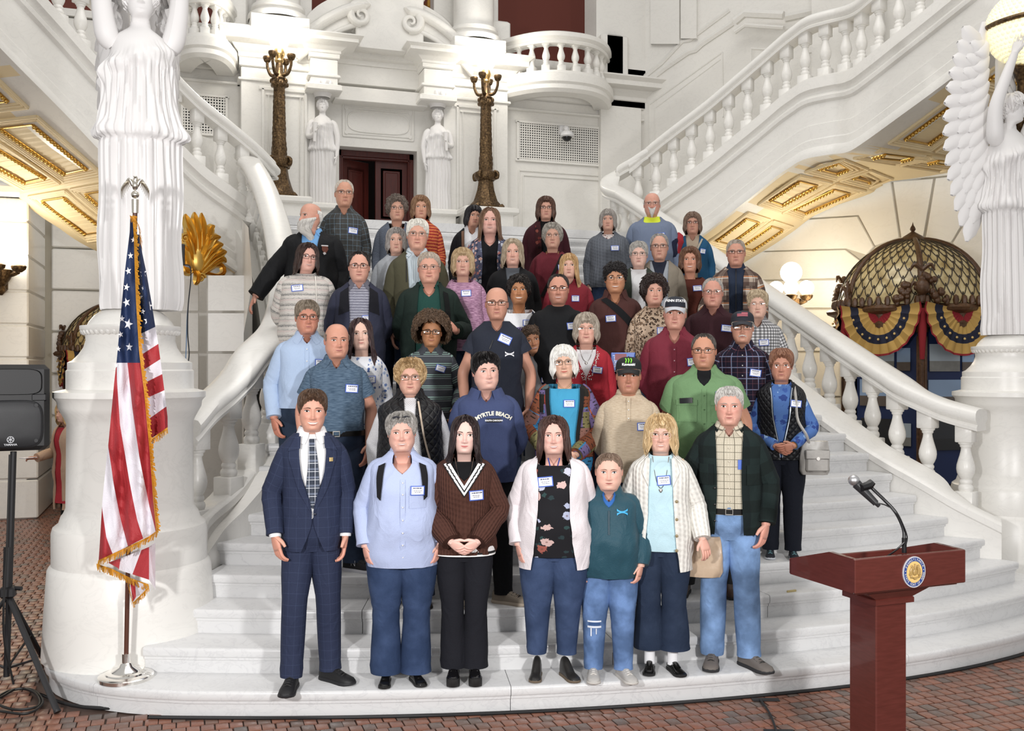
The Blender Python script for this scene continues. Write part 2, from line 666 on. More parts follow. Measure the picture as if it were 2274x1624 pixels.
bL, CL = balustrade('balustrade', 'marble balustrade of the main flight beside the flag and left pedestal', LL, face=[(-.20, -.20), (-.20, -2.2), (.20, -2.2), (.20, -.20)])

def curb(path, top, thick, side):
 mb = MB()
 C = catmull(path, 40)
 s = side
 pr = [(0, -.9), (0, top - .10), (-.02 * s, top - .085), (-.02 * s, top - .03), (-.005 * s, top - .015), (.02 * s, top), (thick * s, top - .02), (thick * s, -.9)]
 if s < 0:
  pr = pr[::-1]
 sweep(mb, C, pr, closed=True)
 return mb

def stair_z(Y, y0, z0):
 return z0 + .475 * (Y - y0)

cr = [(x_right(Y) + .02, Y, z) for Y, z in ((6.35, .80), (6.6, .974), (6.85, 1.126), (7.3, 1.30), (7.8, 1.53), (9, 2.07), (11, 3.02), (13, 3.97))]
mb = curb(cr, .0, .36, 1)
tag(mb.build('trim_stair_right', WHITE, None, 35), 'sloping marble curb along the right ends of the steps', 'curb', kind='structure')
clp = [(x_left(Y) - .02, Y, z) for Y, z in ((6.85, .72), (7.1, .80), (7.4, .98), (7.7, 1.14), (8.1, 1.36), (8.8, 1.76), (9.5, 2.1), (11, 2.85), (13, 3.85))]
mb = curb(clp, .02, .2, -1)
tag(mb.build('trim_stair_left', WHITE, None, 35), 'sloping marble curb along the left ends of the steps', 'curb', kind='structure')

# upper flights
UR = [at(1400, 470, 15.3), at(1443, 437, 15.2), at(1511, 386, 14.9), at(1581.6, 334, 14.6), at(1652, 276, 14.3), at(1723.6, 217, 14.0), at(1771, 181, 13.75), at(1800, 162, 13.6), at(1835, 152, 13.45),
  at(1872, 144, 13.3), at(1910, 133, 13.0), at(1946, 106, 12.75), at(2026, 40, 12.3), at(2130, -45, 11.8), at(2260, -150, 11.2), at(2480, -330, 10.4)]
UL = [at(600, 480, 13.7), at(562, 444, 13.5), at(502, 396, 13.2), at(421.7, 334, 12.85), at(345, 258, 12.45), at(262, 170, 12.0), at(182, 92, 11.6), at(100, 0, 11.1), at(0, -112, 10.5), at(-110, -240, 9.9)]
STRG_R = [(.16, -.13), (.19, -.15), (.19, -.30), (.15, -.33), (.13, -.37), (.17, -.42), (.16, -.47), (.12, -.50), (.12, -.78), (.135, -.79), (.135, -.98), (.15, -1.0), (.15, -1.10), (.18, -1.13), (.20, -1.2), (.20, -1.25), (-.5, -1.25), (-.5, -.13)]
uR, CUR = balustrade('balustrade', 'marble balustrade climbing the right hand upper flight', UR, step=.30, face=STRG_R, samples=90)
UL2 = UL[::-1]
uL, CUL = balustrade('balustrade', 'marble balustrade climbing the left hand upper flight behind the statue', UL2, step=.33, face=STRG_R, samples=80)

# rails curling down into the lower flights at the landing
def curl(label, pts):
 mb = MB()
 C = catmull(pts, 30)
 sweep(mb, C, RAIL, closed=True)
 o = mb.build('handrail_curl', WHITE, None, 45)
 tag(o, label, 'handrail')
 return o

curl('curled marble handrail where the right flights meet at the landing', [np.array(LR[-2]) + (0, 0, .56), np.array((6.26, 13.75, 4.72)), np.array((6.45, 14.05, 4.98)), UR[0] + (0, 0, .60), UR[1] + (0, 0, .56)])
curl('curled marble handrail where the left flights meet at the landing', [np.array(LL[-2]) + (0, 0, .56), np.array((.86, 13.8, 4.78)), np.array((.82, 14.05, 4.9)), UL[0] + (0, 0, .5), UL[1] + (0, 0, .56)])

# soffits with coffers
EGG = None

def soffit(name, label, C, nrm_sign, bays, width=2.4):
 root = empty(name, tuple(C[0]))
 tag(root, label, 'ceiling', kind='structure')
 off = -C[0]
 T = np.gradient(C, axis=0)
 T[:, 2] = 0
 T /= np.linalg.norm(T, axis=1)[:, None]
 N = np.stack([T[:, 1], -T[:, 0], np.zeros(len(T))], -1)  # towards the viewer
 A = C + np.array([0, 0, -1.25]) + N * .12 + off
 B = A - N * width
 mb = MB()
 mb.grid(np.stack([A, B], 1), mat=0)
 mb.grid(np.stack([A + (0, 0, .02), B + (0, 0, .02)], 1)[::-1], mat=0)
 mb.build('soffit_panel', PLASTER, root, 0)
 L = np.concatenate([[0], np.cumsum(np.linalg.norm(np.diff(C, axis=0), axis=1))])

 def pt(s, t):
  a = np.array([np.interp(s, L, A[:, i]) for i in range(3)])
  b = np.array([np.interp(s, L, B[:, i]) for i in range(3)])
  return a + (b - a) * t
 for s0, s1 in bays:
  for t0, t1 in ((.13, .49), (.54, .90)):
   mb = MB()
   for ins, dz, w in ((0, -.05, .022), (.035, -.035, .02), (.065, -.02, .016)):
    ds = ins * 1.0
    dt = ins / width
    c4 = [pt(s0 + ds, t0 + dt), pt(s1 - ds, t0 + dt), pt(s1 - ds, t1 - dt), pt(s0 + ds, t1 - dt)]
    for i in range(4):
     a, b = c4[i], c4[(i + 1) % 4]
     mb.tube([a + (0, 0, dz * .3), b + (0, 0, dz * .3)], w, 6)
   mb.build('coffer_frame', PLASTER, root, 30)
   mg = MB()
   for tt in (t0 + .075, t1 - .075):
    a, b = pt(s0 + .12, tt), pt(s1 - .12, tt)
    ln = np.linalg.norm(b - a)
    k = max(4, int(ln / .052))
    mg.tube([a + (0, 0, -.012), b + (0, 0, -.012)], .03, 6, squash=(1, .5))
    for q in range(k):
     c = a + (b - a) * ((q + .5) / k)
     mg.sphere(c + (0, 0, -.03), (.028, .028, .024), 8, 5)
   for ss in (s0 + .12, s1 - .12):
    a, b = pt(ss, t0 + .075), pt(ss, t1 - .075)
    mg.tube([a + (0, 0, -.012), b + (0, 0, -.012)], .022, 6, squash=(1, .5))
   mg.build('gilded_egg_moulding', GOLD, root, 50)
 return root

LUR = np.concatenate([[0], np.cumsum(np.linalg.norm(np.diff(CUR, axis=0), axis=1))])[-1]
soffit('ceiling_under_right_flight', 'cream coffered underside of the right upper flight with gilded mouldings', CUR, 1,
  [(.25, 1.15), (1.35, 2.15), (2.35, 3.05), (3.15, 3.75), (3.85, 4.35), (4.5, 5.6), (5.75, 6.8), (6.95, 8.0)])
soffit('ceiling_under_left_flight', 'cream coffered underside of the left upper flight with gilded mouldings', CUL, -1,
  [(.2, 1.35), (1.5, 2.5), (2.65, 3.55), (3.7, 4.5)])

# ------------------------------------------------------------------ back wall and its order
W = 18.0

def wbox(mb, x0, y0, x1, y1, Yf, depth=.3, mat=0, b=.01):
 """box whose front face covers the given rectangle of the wall plane Y = Yf."""
 a, c = at_y(x0, y0, Yf), at_y(x1, y1, Yf)
 xm = (x0 + x1) / 2
 z0, z1 = sorted((at_y(xm, y0, Yf)[2], at_y(xm, y1, Yf)[2]))
 mb.bbox(((a[0] + c[0]) / 2, Yf + depth / 2, (z0 + z1) / 2), (abs(c[0] - a[0]), depth, z1 - z0), b, mat=mat)

def zrow(py, px=838, Y=W):
 return at_y(px, py, Y)[2]

wall = empty('wall_back', (3.4, W, LAND))
tag(wall, 'white marble back wall of the landing with cornice and pilasters', 'wall', kind='structure')

def WP(mb, name, mat=None, sm_=35, parent=None):
 o = mb.build(name, mat or WHITE, parent or wall, sm_)
 p = (parent or wall).location
 o.location = (-p[0], -p[1], -p[2])
 return o

xl_, xr_ = at_y(330, 500, W)[0], at_y(1427, 500, W)[0]
dx0, dx1 = at_y(753, 400, W)[0], at_y(926, 400, W)[0]
zd = zrow(330)
zt = zrow(112)
mb = MB()
mb.box(((xl_ - 3 + dx0) / 2, W + .3, (LAND + zt) / 2), (dx0 - xl_ + 3, .6, zt - LAND))
mb.box(((xr_ + dx1) / 2, W + .3, (LAND + zt) / 2), (xr_ - dx1, .6, zt - LAND))
mb.box(((dx0 + dx1) / 2, W + .3, (zd + zt) / 2), (dx1 - dx0, .6, zt - zd))
WP(mb, 'wall_face', None, 0)
# cornice and architrave over the whole wall, breaking forward over the pilasters

def cornice(mb, X0, X1, Yf, z0, z1, depth, ret=True):
 h = z1 - z0
 pr = [(.0, z0), (.03, z0 + .02), (.03, z0 + .25 * h), (.05, z0 + .28 * h), (.05, z0 + .4 * h), (.12, z0 + .52 * h), (.16, z0 + .6 * h), (.30, z0 + .66 * h), (.32, z0 + .68 * h), (.32, z0 + .84 * h), (.40, z0 + .95 * h), (.40, z1), (-.2, z1)]
 path = np.array([(X0, Yf + depth, 0), (X0, Yf, 0), (X1, Yf, 0), (X1, Yf + depth, 0)], float)
 P, Nn = path, np.array([(-1, 0), (-1, -1), (1, -1), (1, 0)], float)
 prn = np.array(pr)
 G = np.stack([np.stack([P[i, 0] + Nn[i, 0] * prn[:, 0], P[i, 1] + Nn[i, 1] * prn[:, 0] * (1 if i in (1, 2) else 0), prn[:, 1]], -1) for i in range(4)])
 mb.grid(G, flip=False)

ztop = zrow(122)
zc0 = zrow(190)
for nm, (a, b, dep) in {'cornice': ((330, 1427, .45))}.items():
 mb = MB()
 cornice(mb, at_y(a, 120, W)[0], xr_, W - .02, zc0, ztop, .3)
 mb.bbox(((xl_ + xr_) / 2, W - .03, zrow(216)), (xr_ - xl_, .12, .05), .01)
 WP(mb, nm)
for a, b in ((535, 700), (985, 1128)):
 mb = MB()
 Yp = W - .40
 x0, x1 = at_y(a, 300, Yp)[0], at_y(b, 300, Yp)[0]
 cornice(mb, x0, x1, Yp, zc0, ztop + .03, .8)
 mb.bbox(((x0 + x1) / 2, Yp + .4, (LAND + zc0) / 2), (x1 - x0, .8, zc0 - LAND), .01)
 mb.bbox(((x0 + x1) / 2, Yp + .38, zrow(216)), (x1 - x0 + .1, .84, .05), .01)
 # recessed panel moulding with a small hood
 w = (x1 - x0) * .58
 cxp = (x0 + x1) / 2 + (x1 - x0) * (.08 if a < 600 else .0)
 z1, z0 = zrow(232), LAND + .6
 for (bx, bz, sx, sz) in ((cxp, z1, w + .14, .07), (cxp - w / 2, (z0 + z1) / 2, .05, z1 - z0), (cxp + w / 2, (z0 + z1) / 2, .05, z1 - z0), (cxp, z1 - .11, w - .1, .03), (cxp - w / 2 + .1, (z0 + z1) / 2 - .06, .02, z1 - z0 - .1), (cxp + w / 2 - .1, (z0 + z1) / 2 - .06, .02, z1 - z0 - .1)):
  mb.bbox((bx, Yp - .015, bz), (sx, .05, sz), .008)
 WP(mb, 'pilaster')
 # column standing on top
 mb = MB()
 cx_ = at_y((618 if a < 600 else 1052), 40, W - .4)[0]
 mb.bbox((cx_, W - .4, ztop + .12), (1.0, .9, .24), .01)
 mb.lathe([(.52, .24), (.53, .28), (.52, .34), (.46, .37), (.44, .40), (.47, .44), (.46, .5), (.40, .53), (.385, .6), (.38, 3.4)], 32, (cx_, W - .4, ztop))
 mb.bbox((cx_ + .0, W + .25, ztop + 1.8), (1.3, .3, 3.6), .01)
 WP(mb, 'column')
# caryatid brackets, door head, panel over the door
for a, b in ((686, 754), (938, 1008)):
 mb = MB()
 Yp = W - .66
 x0, x1 = at_y(a, 150, Yp)[0], at_y(b, 150, Yp)[0]
 zb_ = at_y((a + b) / 2, 202 if a < 800 else 226, Yp)[2]
 zs_ = at_y((a + b) / 2, 168 if a < 800 else 190, Yp)[2]
 cornice(mb, x0 + .03, x1 - .03, Yp, zs_ + .3, ztop - .02, .62)
 mb.bbox(((x0 + x1) / 2, Yp + .32, (zb_ + .12 + zs_ + .3) / 2), (x1 - x0 - .06, .64, zs_ + .3 - zb_ - .12), .01)
 mb.bbox(((x0 + x1) / 2, Yp + .31, zb_ + .06), (x1 - x0 + .1, .74, .12), .02)
 mb.bbox(((x0 + x1) / 2, Yp + .31, zs_), (x1 - x0 + .04, .68, .06), .015)
 WP(mb, 'bracket')
mb = MB()
x0, x1 = dx0 + .02, dx1 - .02
mb.bbox(((x0 + x1) / 2, W - .16, (zrow(196) + zrow(224)) / 2 - .12), (x1 - x0 + .3, .36, .26), .01)
mb.bbox(((x0 + x1) / 2, W - .10, zrow(170)), (x1 - x0 + .3, .24, .5), .01)
zp0, zp1 = zrow(308), zrow(238)
for i, (ins, dep) in enumerate(((0, .035), (.06, .02))):
 for (bx, bz, sx, sz) in (((x0 + x1) / 2, zp1 - ins, x1 - x0 - .1 - 2 * ins, .025), ((x0 + x1) / 2, zp0 + ins, x1 - x0 - .1 - 2 * ins, .025), (x0 + .05 + ins, (zp0 + zp1) / 2, .025, zp1 - zp0 - 2 * ins), (x1 - .05 - ins, (zp0 + zp1) / 2, .025, zp1 - zp0 - 2 * ins)):
  mb.bbox((bx, W - .005, bz), (sx, dep, sz), .006)
ov = []
for i in range(41):
 t = 2 * PI * i / 40
 ov.append(((x0 + x1) / 2 + (x1 - x0) * .40 * np.sign(math.cos(t)) * abs(math.cos(t)) ** .45, W - .005, (zp0 + zp1) / 2 + (zp1 - zp0) * .33 * np.sign(math.sin(t)) * abs(math.sin(t)) ** .6))
mb.tube(ov, .014, 6)
for sx in (-1, 1):
 for sz in (-1, 1):
  mb.tube([((x0 + x1) / 2 + sx * (x1 - x0) * .42, W + .005, (zp0 + zp1) / 2 + sz * (zp1 - zp0) * .38), ((x0 + x1) / 2 + sx * (x1 - x0) * .42, W - .02, (zp0 + zp1) / 2 + sz * (zp1 - zp0) * .38)], .035, 12)
WP(mb, 'door_head_panel')
# doorway reveal and the pair of panelled doors
door = empty('door_1', ((dx0 + dx1) / 2, W + .35, LAND))
tag(door, 'double mahogany door with raised panels, left leaf ajar, between two caryatids', 'door', kind='structure')
WOOD = NT('mahogany')
_f = WOOD.noise(WOOD.uv((3, 3, .5), 'Object'), 9.0, 5.0)
WOOD = WOOD.fin(WOOD.mix(_f, srgb(0x32100D), srgb(0x5A2019)), .33, 0, .5)
dw, dh = (dx1 - dx0), zd - LAND
mb = MB()
for x in (-dw / 2 + .05, dw / 2 - .05):
 mb.bbox((x, 0, dh / 2), (.1, .14, dh), .012)
 mb.bbox((x * .93, -.02, dh / 2), (.04, .12, dh), .012)
mb.bbox((0, 0, dh - .06), (dw, .14, .12), .012)
mb.bbox((0, -.02, dh - .14), (dw - .1, .12, .05), .012)
mb.build('door_frame', WOOD, door, 30)
lw = dw / 2 - .1
for sgn, ang in ((-1, 28), (1, 0)):
 leaf = MB()
 x0 = 0 if sgn < 0 else -lw
 leaf.bbox((x0 + lw / 2, 0, dh / 2 - .07), (lw - .01, .05, dh - .16), .006)
 for z0, z1 in ((.15, .75), (.85, dh - .28)):
  for ins, y in ((.1, -.03), (.15, -.04), (.19, -.052)):
   leaf.bbox((x0 + lw / 2, y + .02, (z0 + z1) / 2), (lw - 2 * ins, .03, z1 - z0 - 2 * (ins - .1)), .012)
 lo = leaf.build('door_leaf', WOOD, door, 30)
 lo.location = (sgn * (dw / 2 - .1), .03, 0)
 lo.rotation_euler = (0, 0, R_(ang))
 kb = MB()
 for zz in (.35, dh - .4):
  kb.tube([(-x0 * 0 + (0 if sgn < 0 else 0), -.03, zz - .06), (0, -.03, zz + .06)], .012, 8)
 kb.build('hinge', plain((.7, .5, .2), .3, 1.0), lo, 40)
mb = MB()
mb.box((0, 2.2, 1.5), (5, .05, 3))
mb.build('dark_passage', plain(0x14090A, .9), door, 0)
# vent grilles
for gx0, gy0, gx1, gy1, lab in ((1149, 282, 1361, 360, 'wide white perforated vent grille high on the wall beside the right lamp post'), (404, 215, 503, 296, 'white perforated vent grille on the wall behind the left upper balustrade')):
 a, b = at_y(gx0, (gy0 + gy1) / 2, W), at_y(gx1, (gy0 + gy1) / 2, W)
 xm = (gx0 + gx1) / 2
 z1, z0 = at_y(xm, gy0 - 3, W)[2], at_y(xm, gy1 + 3, W)[2]
 cxg, w, h = (a[0] + b[0]) / 2, b[0] - a[0], z1 - z0
 g = empty('vent_grille', (cxg, W - .02, z0))
 tag(g, lab, 'vent grille')
 mb = MB()
 mb.box((0, .01, h / 2), (w, .012, h))
 mb.build('dark_backing', plain(0x101010, .9), g, 0)
 mb = MB()
 for x, z, sx, sz in ((0, h, w + .1, .05), (0, 0, w + .1, .05), (-w / 2, h / 2, .05, h), (w / 2, h / 2, .05, h)):
  mb.bbox((x, -.01, z), (sx, .03, sz), .005)
 mb.build('frame', WHITE, g, 30)
 mb = MB()
 nx, nz = int(w / .047), int(h / .047)
 for i in range(1, nx):
  mb.box((-w / 2 + w * i / nx, 0, h / 2), (.021, .008, h))
 for i in range(1, nz):
  mb.box((0, -.001, h * i / nz), (w, .008, .021))
 mb.build('lattice', WHITE, g, 0)
# panel under the right grille, plain frames
mb = MB()
for ins in (0, .09):
 a, b = at_y(1152 + ins * 100, 390, W), at_y(1352 - ins * 100, 395, W)
 z1, z0 = at_y(1250, 385, W)[2] - ins, LAND + .35 + ins
 for (bx, bz, sx, sz) in (((a[0] + b[0]) / 2, z1, b[0] - a[0], .035), (a[0], (z0 + z1) / 2, .035, z1 - z0), (b[0], (z0 + z1) / 2, .035, z1 - z0), ((a[0] + b[0]) / 2, z0, b[0] - a[0], .035)):
  mb.bbox((bx, W - .005, bz), (sx, .04, sz), .008)
mb.bbox((xr_ - .55, W - .06, (LAND + zc0) / 2), (.9, .18, zc0 - LAND), .01)
WP(mb, 'wall_panel_moulding')
# pedestals under lamps and caryatids
for px, Yp, w in ((620, W - .95, .95), (1079, W - .95, .95), (716, W - .42, .62), (972, W - .42, .62)):
 mb = MB()
 x = at_y(px, 460, Yp)[0]
 zt_ = 4.99
 mb.bbox((x, Yp, (LAND + zt_ - .1) / 2), (w - .1, .7, zt_ - .1 - LAND), .01)
 mb.bbox((x, Yp, zt_ - .06), (w + .1, .86, .12), .03)
 mb.bbox((x, Yp, LAND + .1), (w + .1, .86, .2), .03)
 WP(mb, 'plinth')
# broken segmental pediment ending in scrolls

def scroll_sweep(px_pts, r0, label):
 pass

ped = empty('pediment', (3.4, W - .5, ztop))
tag(ped, 'broken curved marble pediment with two scrolls over the door', 'pediment', kind='structure')
Yd = W - .62
for sg, pts, ctr in ((-1, [(662, 92), (688, 70), (722, 46), (760, 26), (792, 16), (812, 13)], (801, 34)), (1, [(1050, 128), (1024, 98), (990, 66), (955, 42), (922, 28), (905, 26)], (912, 50))):
 P3 = np.array([at_y(x, y, Yd) for x, y in pts])
 P3 = catmull(P3, 22)
 c = at_y(*ctr, Yd)
 d = P3[-1] - c
 r0 = np.linalg.norm(d)
 a0 = math.atan2(d[2], d[0])
 sp = []
 for i in range(1, 40):
  t = i / 39
  a = a0 + sg * -1 * t * 2 * PI * 1.6
  r = r0 * (1 - t) ** 1.0 + .02
  sp.append(c + np.array([math.cos(a) * r, 0, math.sin(a) * r]))
 path = np.vstack([P3, sp])
 mb = MB()
 nA = len(P3)
 rad = np.concatenate([np.full(nA, .10), np.linspace(.09, .02, len(sp))])
 for dy, k in ((0, 1.0), (.16, 1.15), (.32, 1.3)):
  mb.tube(path[:nA + 14] + np.array([0, dy, 0]), rad[:nA + 14] * k, 10)
 mb.tube(path + np.array([0, -.03, 0]), rad * .8, 8)
 # body under the arc
 low = path[:nA].copy()
 low[:, 2] -= .32
 in2 = low.copy()
 G = np.stack([path[:nA] + (0, .05, 0), low + (0, .05, 0), low + (0, .4, 0), path[:nA] + (0, .4, 0)], 1)
 mb.grid(G, flip=sg > 0)
 mb.tube(low + (0, .05, .02), .05, 8)
 o = mb.build('scroll', WHITE, ped, 50)
 o.location = -ped.location
mb = MB()
xa, xb = at_y(672, 100, Yd)[0], at_y(1040, 100, Yd)[0]
arc = [((xa + xb) / 2 + (xb - xa) / 2 * math.cos(t), W - .25, ztop - .05 + 1.12 * math.sin(t) ** .8) for t in np.linspace(PI, 0, 40)]
arc += [(xb, W - .25, ztop - .3), (xa, W - .25, ztop - .3)]
mb.prism(arc, (0, 1, 0), .3)
xm = (xa + xb) / 2
mb.bbox((xm + .05, W - .35, ztop + .95), (1.25, .5, 2.1), .02)
mb.bbox((xm + .05, W - .42, ztop + 1.02), (1.4, .6, .12), .03)
o = mb.build('tympanum', WHITE, ped, 40)
o.location = -ped.location
# gallery behind: red wall, gilded edge, balconies
mb = MB()
mb.box((3.2, W + 3.2, 9.6), (26, .1, 4.5))
tag(mb.build('wall_gallery', plain(0x6E3428, .7), None, 0), 'dark red wall of the gallery above the cornice', 'wall', kind='structure')
mb = MB()
for px, w in ((962, .12), (1338, .3)):
 p = at_y(px, 40, W + 1.6)
 mb.bbox((p[0], W + 1.6, p[2]), (w, .3, 4.0), .02)
 mb.bbox((p[0], W + 1.6, at_y(px, 15, W + 1.6)[2]), (w + .2, .4, .2), .04)
tag(mb.build('trim_gallery', plain((.62, .34, .07), .35, .8), None, 30), 'gilded pilasters of the gallery above', 'pilaster', kind='structure')
mb = MB()
mb.box((3.2, W + 1.6, 8.12), (13.5, 3.3, .12))
tag(mb.build('floor_gallery', WHITE, None, 0), 'floor of the upper gallery', 'floor', kind='structure')
bal_small = None
for (a, b, y0, lab, n) in ((1122, 1345, 158, 'bowed marble balcony railing on the gallery above the right vent grille', 10), (398, 508, 78, 'bowed marble balcony railing on the gallery above the statue', 6)):
 A, B = at_y(a, y0, W - .2), at_y(b, y0 + (18 if a > 1000 else 8), W - .2)
 zb = at_y((a + b) / 2, y0 + 4, W - .8)[2]
 root = empty('balcony_railing', tuple((A + B) / 2))
 tag(root, lab, 'railing')
 off = -(A + B) / 2
 xs = np.linspace(A[0], B[0], 30)
 u = np.linspace(-1, 1, 30)
 path = np.stack([xs, W - .1 - .85 * (1 - np.abs(u) ** 2.6), np.full(30, zb)], -1)
 h = .40
 mb = MB()
 pr = [(-.11, h + .10), (-.13, h + .14), (-.10, h + .17), (-.16, h + .22), (-.16, h + .30), (-.1, h + .33), (.1, h + .33), (.16, h + .30), (.16, h + .22), (.10, h + .17), (.13, h + .14), (.11, h + .10)]
 sweep(mb, path + off, pr, closed=True)
 mb.build('top_rail', WHITE, root, 40)
 mb = MB()
 sweep(mb, path + off, [(-.2, -.42), (.1, -.42), (.16, -.36), (.16, -.28), (.2, -.24), (.2, -.10), (.14, -.06), (.14, -.02), (-.2, -.02)], closed=True)
 mb.build('balcony_edge', WHITE, root, 40)
 Q, AA = arc_pts(path, (B[0] - A[0]) * 1.35 / n)
 for q, aa in zip(Q, AA):
  o = inst(bal0, root, tuple(q + off + (0, 0, .10)), aa, (.95, .95, .93))
  o.scale = (.95, .95, .86)
mb = MB()
xg = at_y(1392, 60, W)[0]
mb.box((xg - .05, W + .25, 9.9), (1.3, .6, 5.0))
for px in (1352, 1100, 516, 395, 1362):
 p = at_y(px, 130, W + .0)
 mb.bbox((p[0], W + .05, 8.35), (.5, .5, .9), .03)
WP(mb, 'balcony_block')

# ------------------------------------------------------------------ flank walls
wr = empty('wall_right', (xr_, W, LAND))
tag(wr, 'white marble wall beside the right upper flight with raked mouldings', 'wall', kind='structure')
hd = np.array([.62, -.785, 0])
nv = np.array([-.785, -.62, 0])
wb = np.array([xr_, W, 0.0])
mb = MB()
for s0, s1, o in ((0, 3.55, 0), (3.55, 4.75, .35), (4.75, 9.5, 0)):
 a, b = wb + hd * s0 + nv * o, wb + hd * s1 + nv * o
 q = np.array([a, b, b + (0, 0, 13), a + (0, 0, 13)])
 mb.add(q, [[0, 1, 2, 3]])
 if o:
  for c, d in ((wb + hd * s0, a), (b, wb + hd * s1)):
   mb.add(np.array([c, d, d + (0, 0, 13), c + (0, 0, 13)]), [[0, 1, 2, 3]])
WP(mb, 'wall_face', None, 0, wr)

def on_plane(px, py, p0, n):
 o = np.array([0, 0, EYE])
 v = at(px, py, 1.0) - o
 return o + v * (((np.asarray(p0, float) - o) @ n) / (v @ n))

mb = MB()
for pts, r in (([(1430, 188), (1480, 150), (1530, 116), (1545, 112), (1560, 98), (1628, 52)], .06), ([(1430, 172), (1470, 140), (1515, 92), (1535, 88), (1545, 78), (1620, 22)], .05), ([(1442, 232), (1604, 116)], .02), ([(1455, 240), (1600, 132)], .014),
    ([(1604, 116), (1606, 260)], .02), ([(1442, 232), (1444, 400)], .02), ([(1455, 240), (1456, 400)], .014)):
 mb.tube([on_plane(x, y, wb, nv) for x, y in pts], r, 6)
wb2 = wb + nv * .35
for pts, r in (([(1632, 48), (1655, 30), (1740, 34)], .08), ([(1632, 72), (1655, 56), (1740, 62)], .04), ([(1668, 108), (1725, 112)], .02), ([(1668, 108), (1668, 260)], .02)):
 mb.tube([on_plane(x, y, wb2, nv) for x, y in pts], r, 6)
for pts, r in (([(1745, 40), (1800, 28), (1870, 12)], .08), ([(1745, 66), (1870, 44)], .04), ([(1790, 118), (1960, 92)], .02)):
 mb.tube([on_plane(x, y, wb, nv) for x, y in pts], r, 6)
for x0, x1, yb in ((1372, 1406, 160), (1448, 1512, 100), (1515, 1550, 88)):
 a, b = on_plane(x0, yb, wb, nv), on_plane(x1, yb, wb, nv)
 mb.add(np.array([a, b, b + (0, 0, 5), a + (0, 0, 5)]) + nv * .08, [[0, 1, 2, 3]])
 for c, s in ((a, 1), (b, -1)):
  mb.add(np.array([c, c + nv * .08, c + nv * .08 + (0, 0, 5), c + (0, 0, 5)]), [[0, 1, 2, 3]])
WP(mb, 'raked_moulding', None, 40, wr)

# wall under the right flight with wedge shaped stones round the kiosk
wu = empty('wall_under_right_flight', (10.0, 13.5, 0))
tag(wu, 'pale marble wall of wedge shaped stones behind the domed kiosk', 'wall', kind='structure')
n2 = np.array([-.817, -.577, 0])
p2 = np.array([10.0, 13.5, 0])
h2 = np.array([.577, -.817, 0])
mb = MB()
sp_ = (CUR - p2) @ h2
zt_ = np.maximum.accumulate(CUR[:, 2] - 1.22)
sp_ = np.concatenate([[-5.0], sp_, [7.5]])
zt_ = np.concatenate([[zt_[0] - 1.2], zt_, [zt_[-1] + .6]])
foot = p2 + h2 * sp_[:, None] - n2 * .02
mb.grid(np.stack([foot, foot + np.array([0, 0, 1.0]) * zt_[:, None]], 1))
WP(mb, 'joint_backing', plain(0xB9B3A6, .7), 0, wu)
VST = [[(1540, 585), (1668, 496), (1905, 481), (1942, 548), (1925, 566), (1880, 552), (1622, 560)],
  [(1540, 600), (1622, 562), (1879, 555), (1922, 588), (1880, 618), (1560, 624)], [(1560, 628), (1872, 622), (1884, 630), (1868, 684), (1560, 684)], [(1560, 688), (1866, 688), (1866, 780), (1560, 780)], [(1560, 784), (1866, 784), (1866, 880), (1560, 880)],
  [(1560, 884), (1866, 884), (1866, 985), (1560, 985)], [(1560, 989), (1866, 989), (1866, 1180), (1560, 1180)],
  [(1672, 492), (1806, 420), (1979, 404), (1998, 528), (1944, 546), (1908, 478)], [(1810, 417), (1970, 330), (2120, 318), (2134, 387), (1982, 402)], [(1984, 404), (2073, 397), (2050, 528), (2002, 528)], [(2078, 396), (2136, 390), (2290, 380), (2290, 440), (2160, 458), (2112, 538), (2056, 528)],
  [(2164, 460), (2300, 442), (2300, 620), (2200, 620), (2116, 540)], [(2124, 316), (2300, 300), (2300, 376), (2138, 386)]]
for poly in VST:
 mb = MB()
 P3 = np.array([on_plane(x, y, p2, n2) for x, y in poly])
 k = len(P3)
 c = P3.mean(0)
 inn = c + (P3 - c) * .985 + n2 * .015
 mb.add(np.vstack([P3, P3 - n2 * .03, inn]), [list(range(2 * k, 3 * k))[::-1]] + [[i, (i + 1) % k, 2 * k + (i + 1) % k, 2 * k + i] for i in range(k)] + [[k + i, k + (i + 1) % k, (i + 1) % k, i] for i in range(k)])
 WP(mb, 'stone', marble(0xE9E6DE, 0xD8D4CA, .3, 1.0, .35), 30, wu)

# left: mass under the left flight, rusticated pier, far wall
wl = empty('wall_left', (.3, 13.0, 0))
tag(wl, 'white marble wall below the left upper flight carrying the gilded ornament', 'wall', kind='structure')
mb = MB()
sel = CUL[(CUL[:, 0] > -.55)]
T = np.gradient(sel, axis=0)
T[:, 2] = 0
T /= np.linalg.norm(T, axis=1)[:, None]
N = np.stack([T[:, 1], -T[:, 0], np.zeros(len(T))], -1)
A = sel + N * .06
A = np.vstack([A, [[.72, 13.2, A[-1][2]], [.70, 11.5, 3.9], [.62, 9.6, 3.1], [.5, 8.9, 2.6]]])
top = A + np.array([0, 0, -.2])
bot = A.copy()
bot[:, 2] = 0
mb.grid(np.stack([top, bot], 1), flip=True)
bk = A[0] + np.array([.9, 1.2, 0])
mb.add(np.array([top[0], bot[0], [bk[0], bk[1], 0], [bk[0], bk[1], top[0][2]]]), [[0, 1, 2, 3]])
WP(mb, 'wall_face', None, 35, wl)
nl = np.array([.707, -.707, 0]) * 1.0
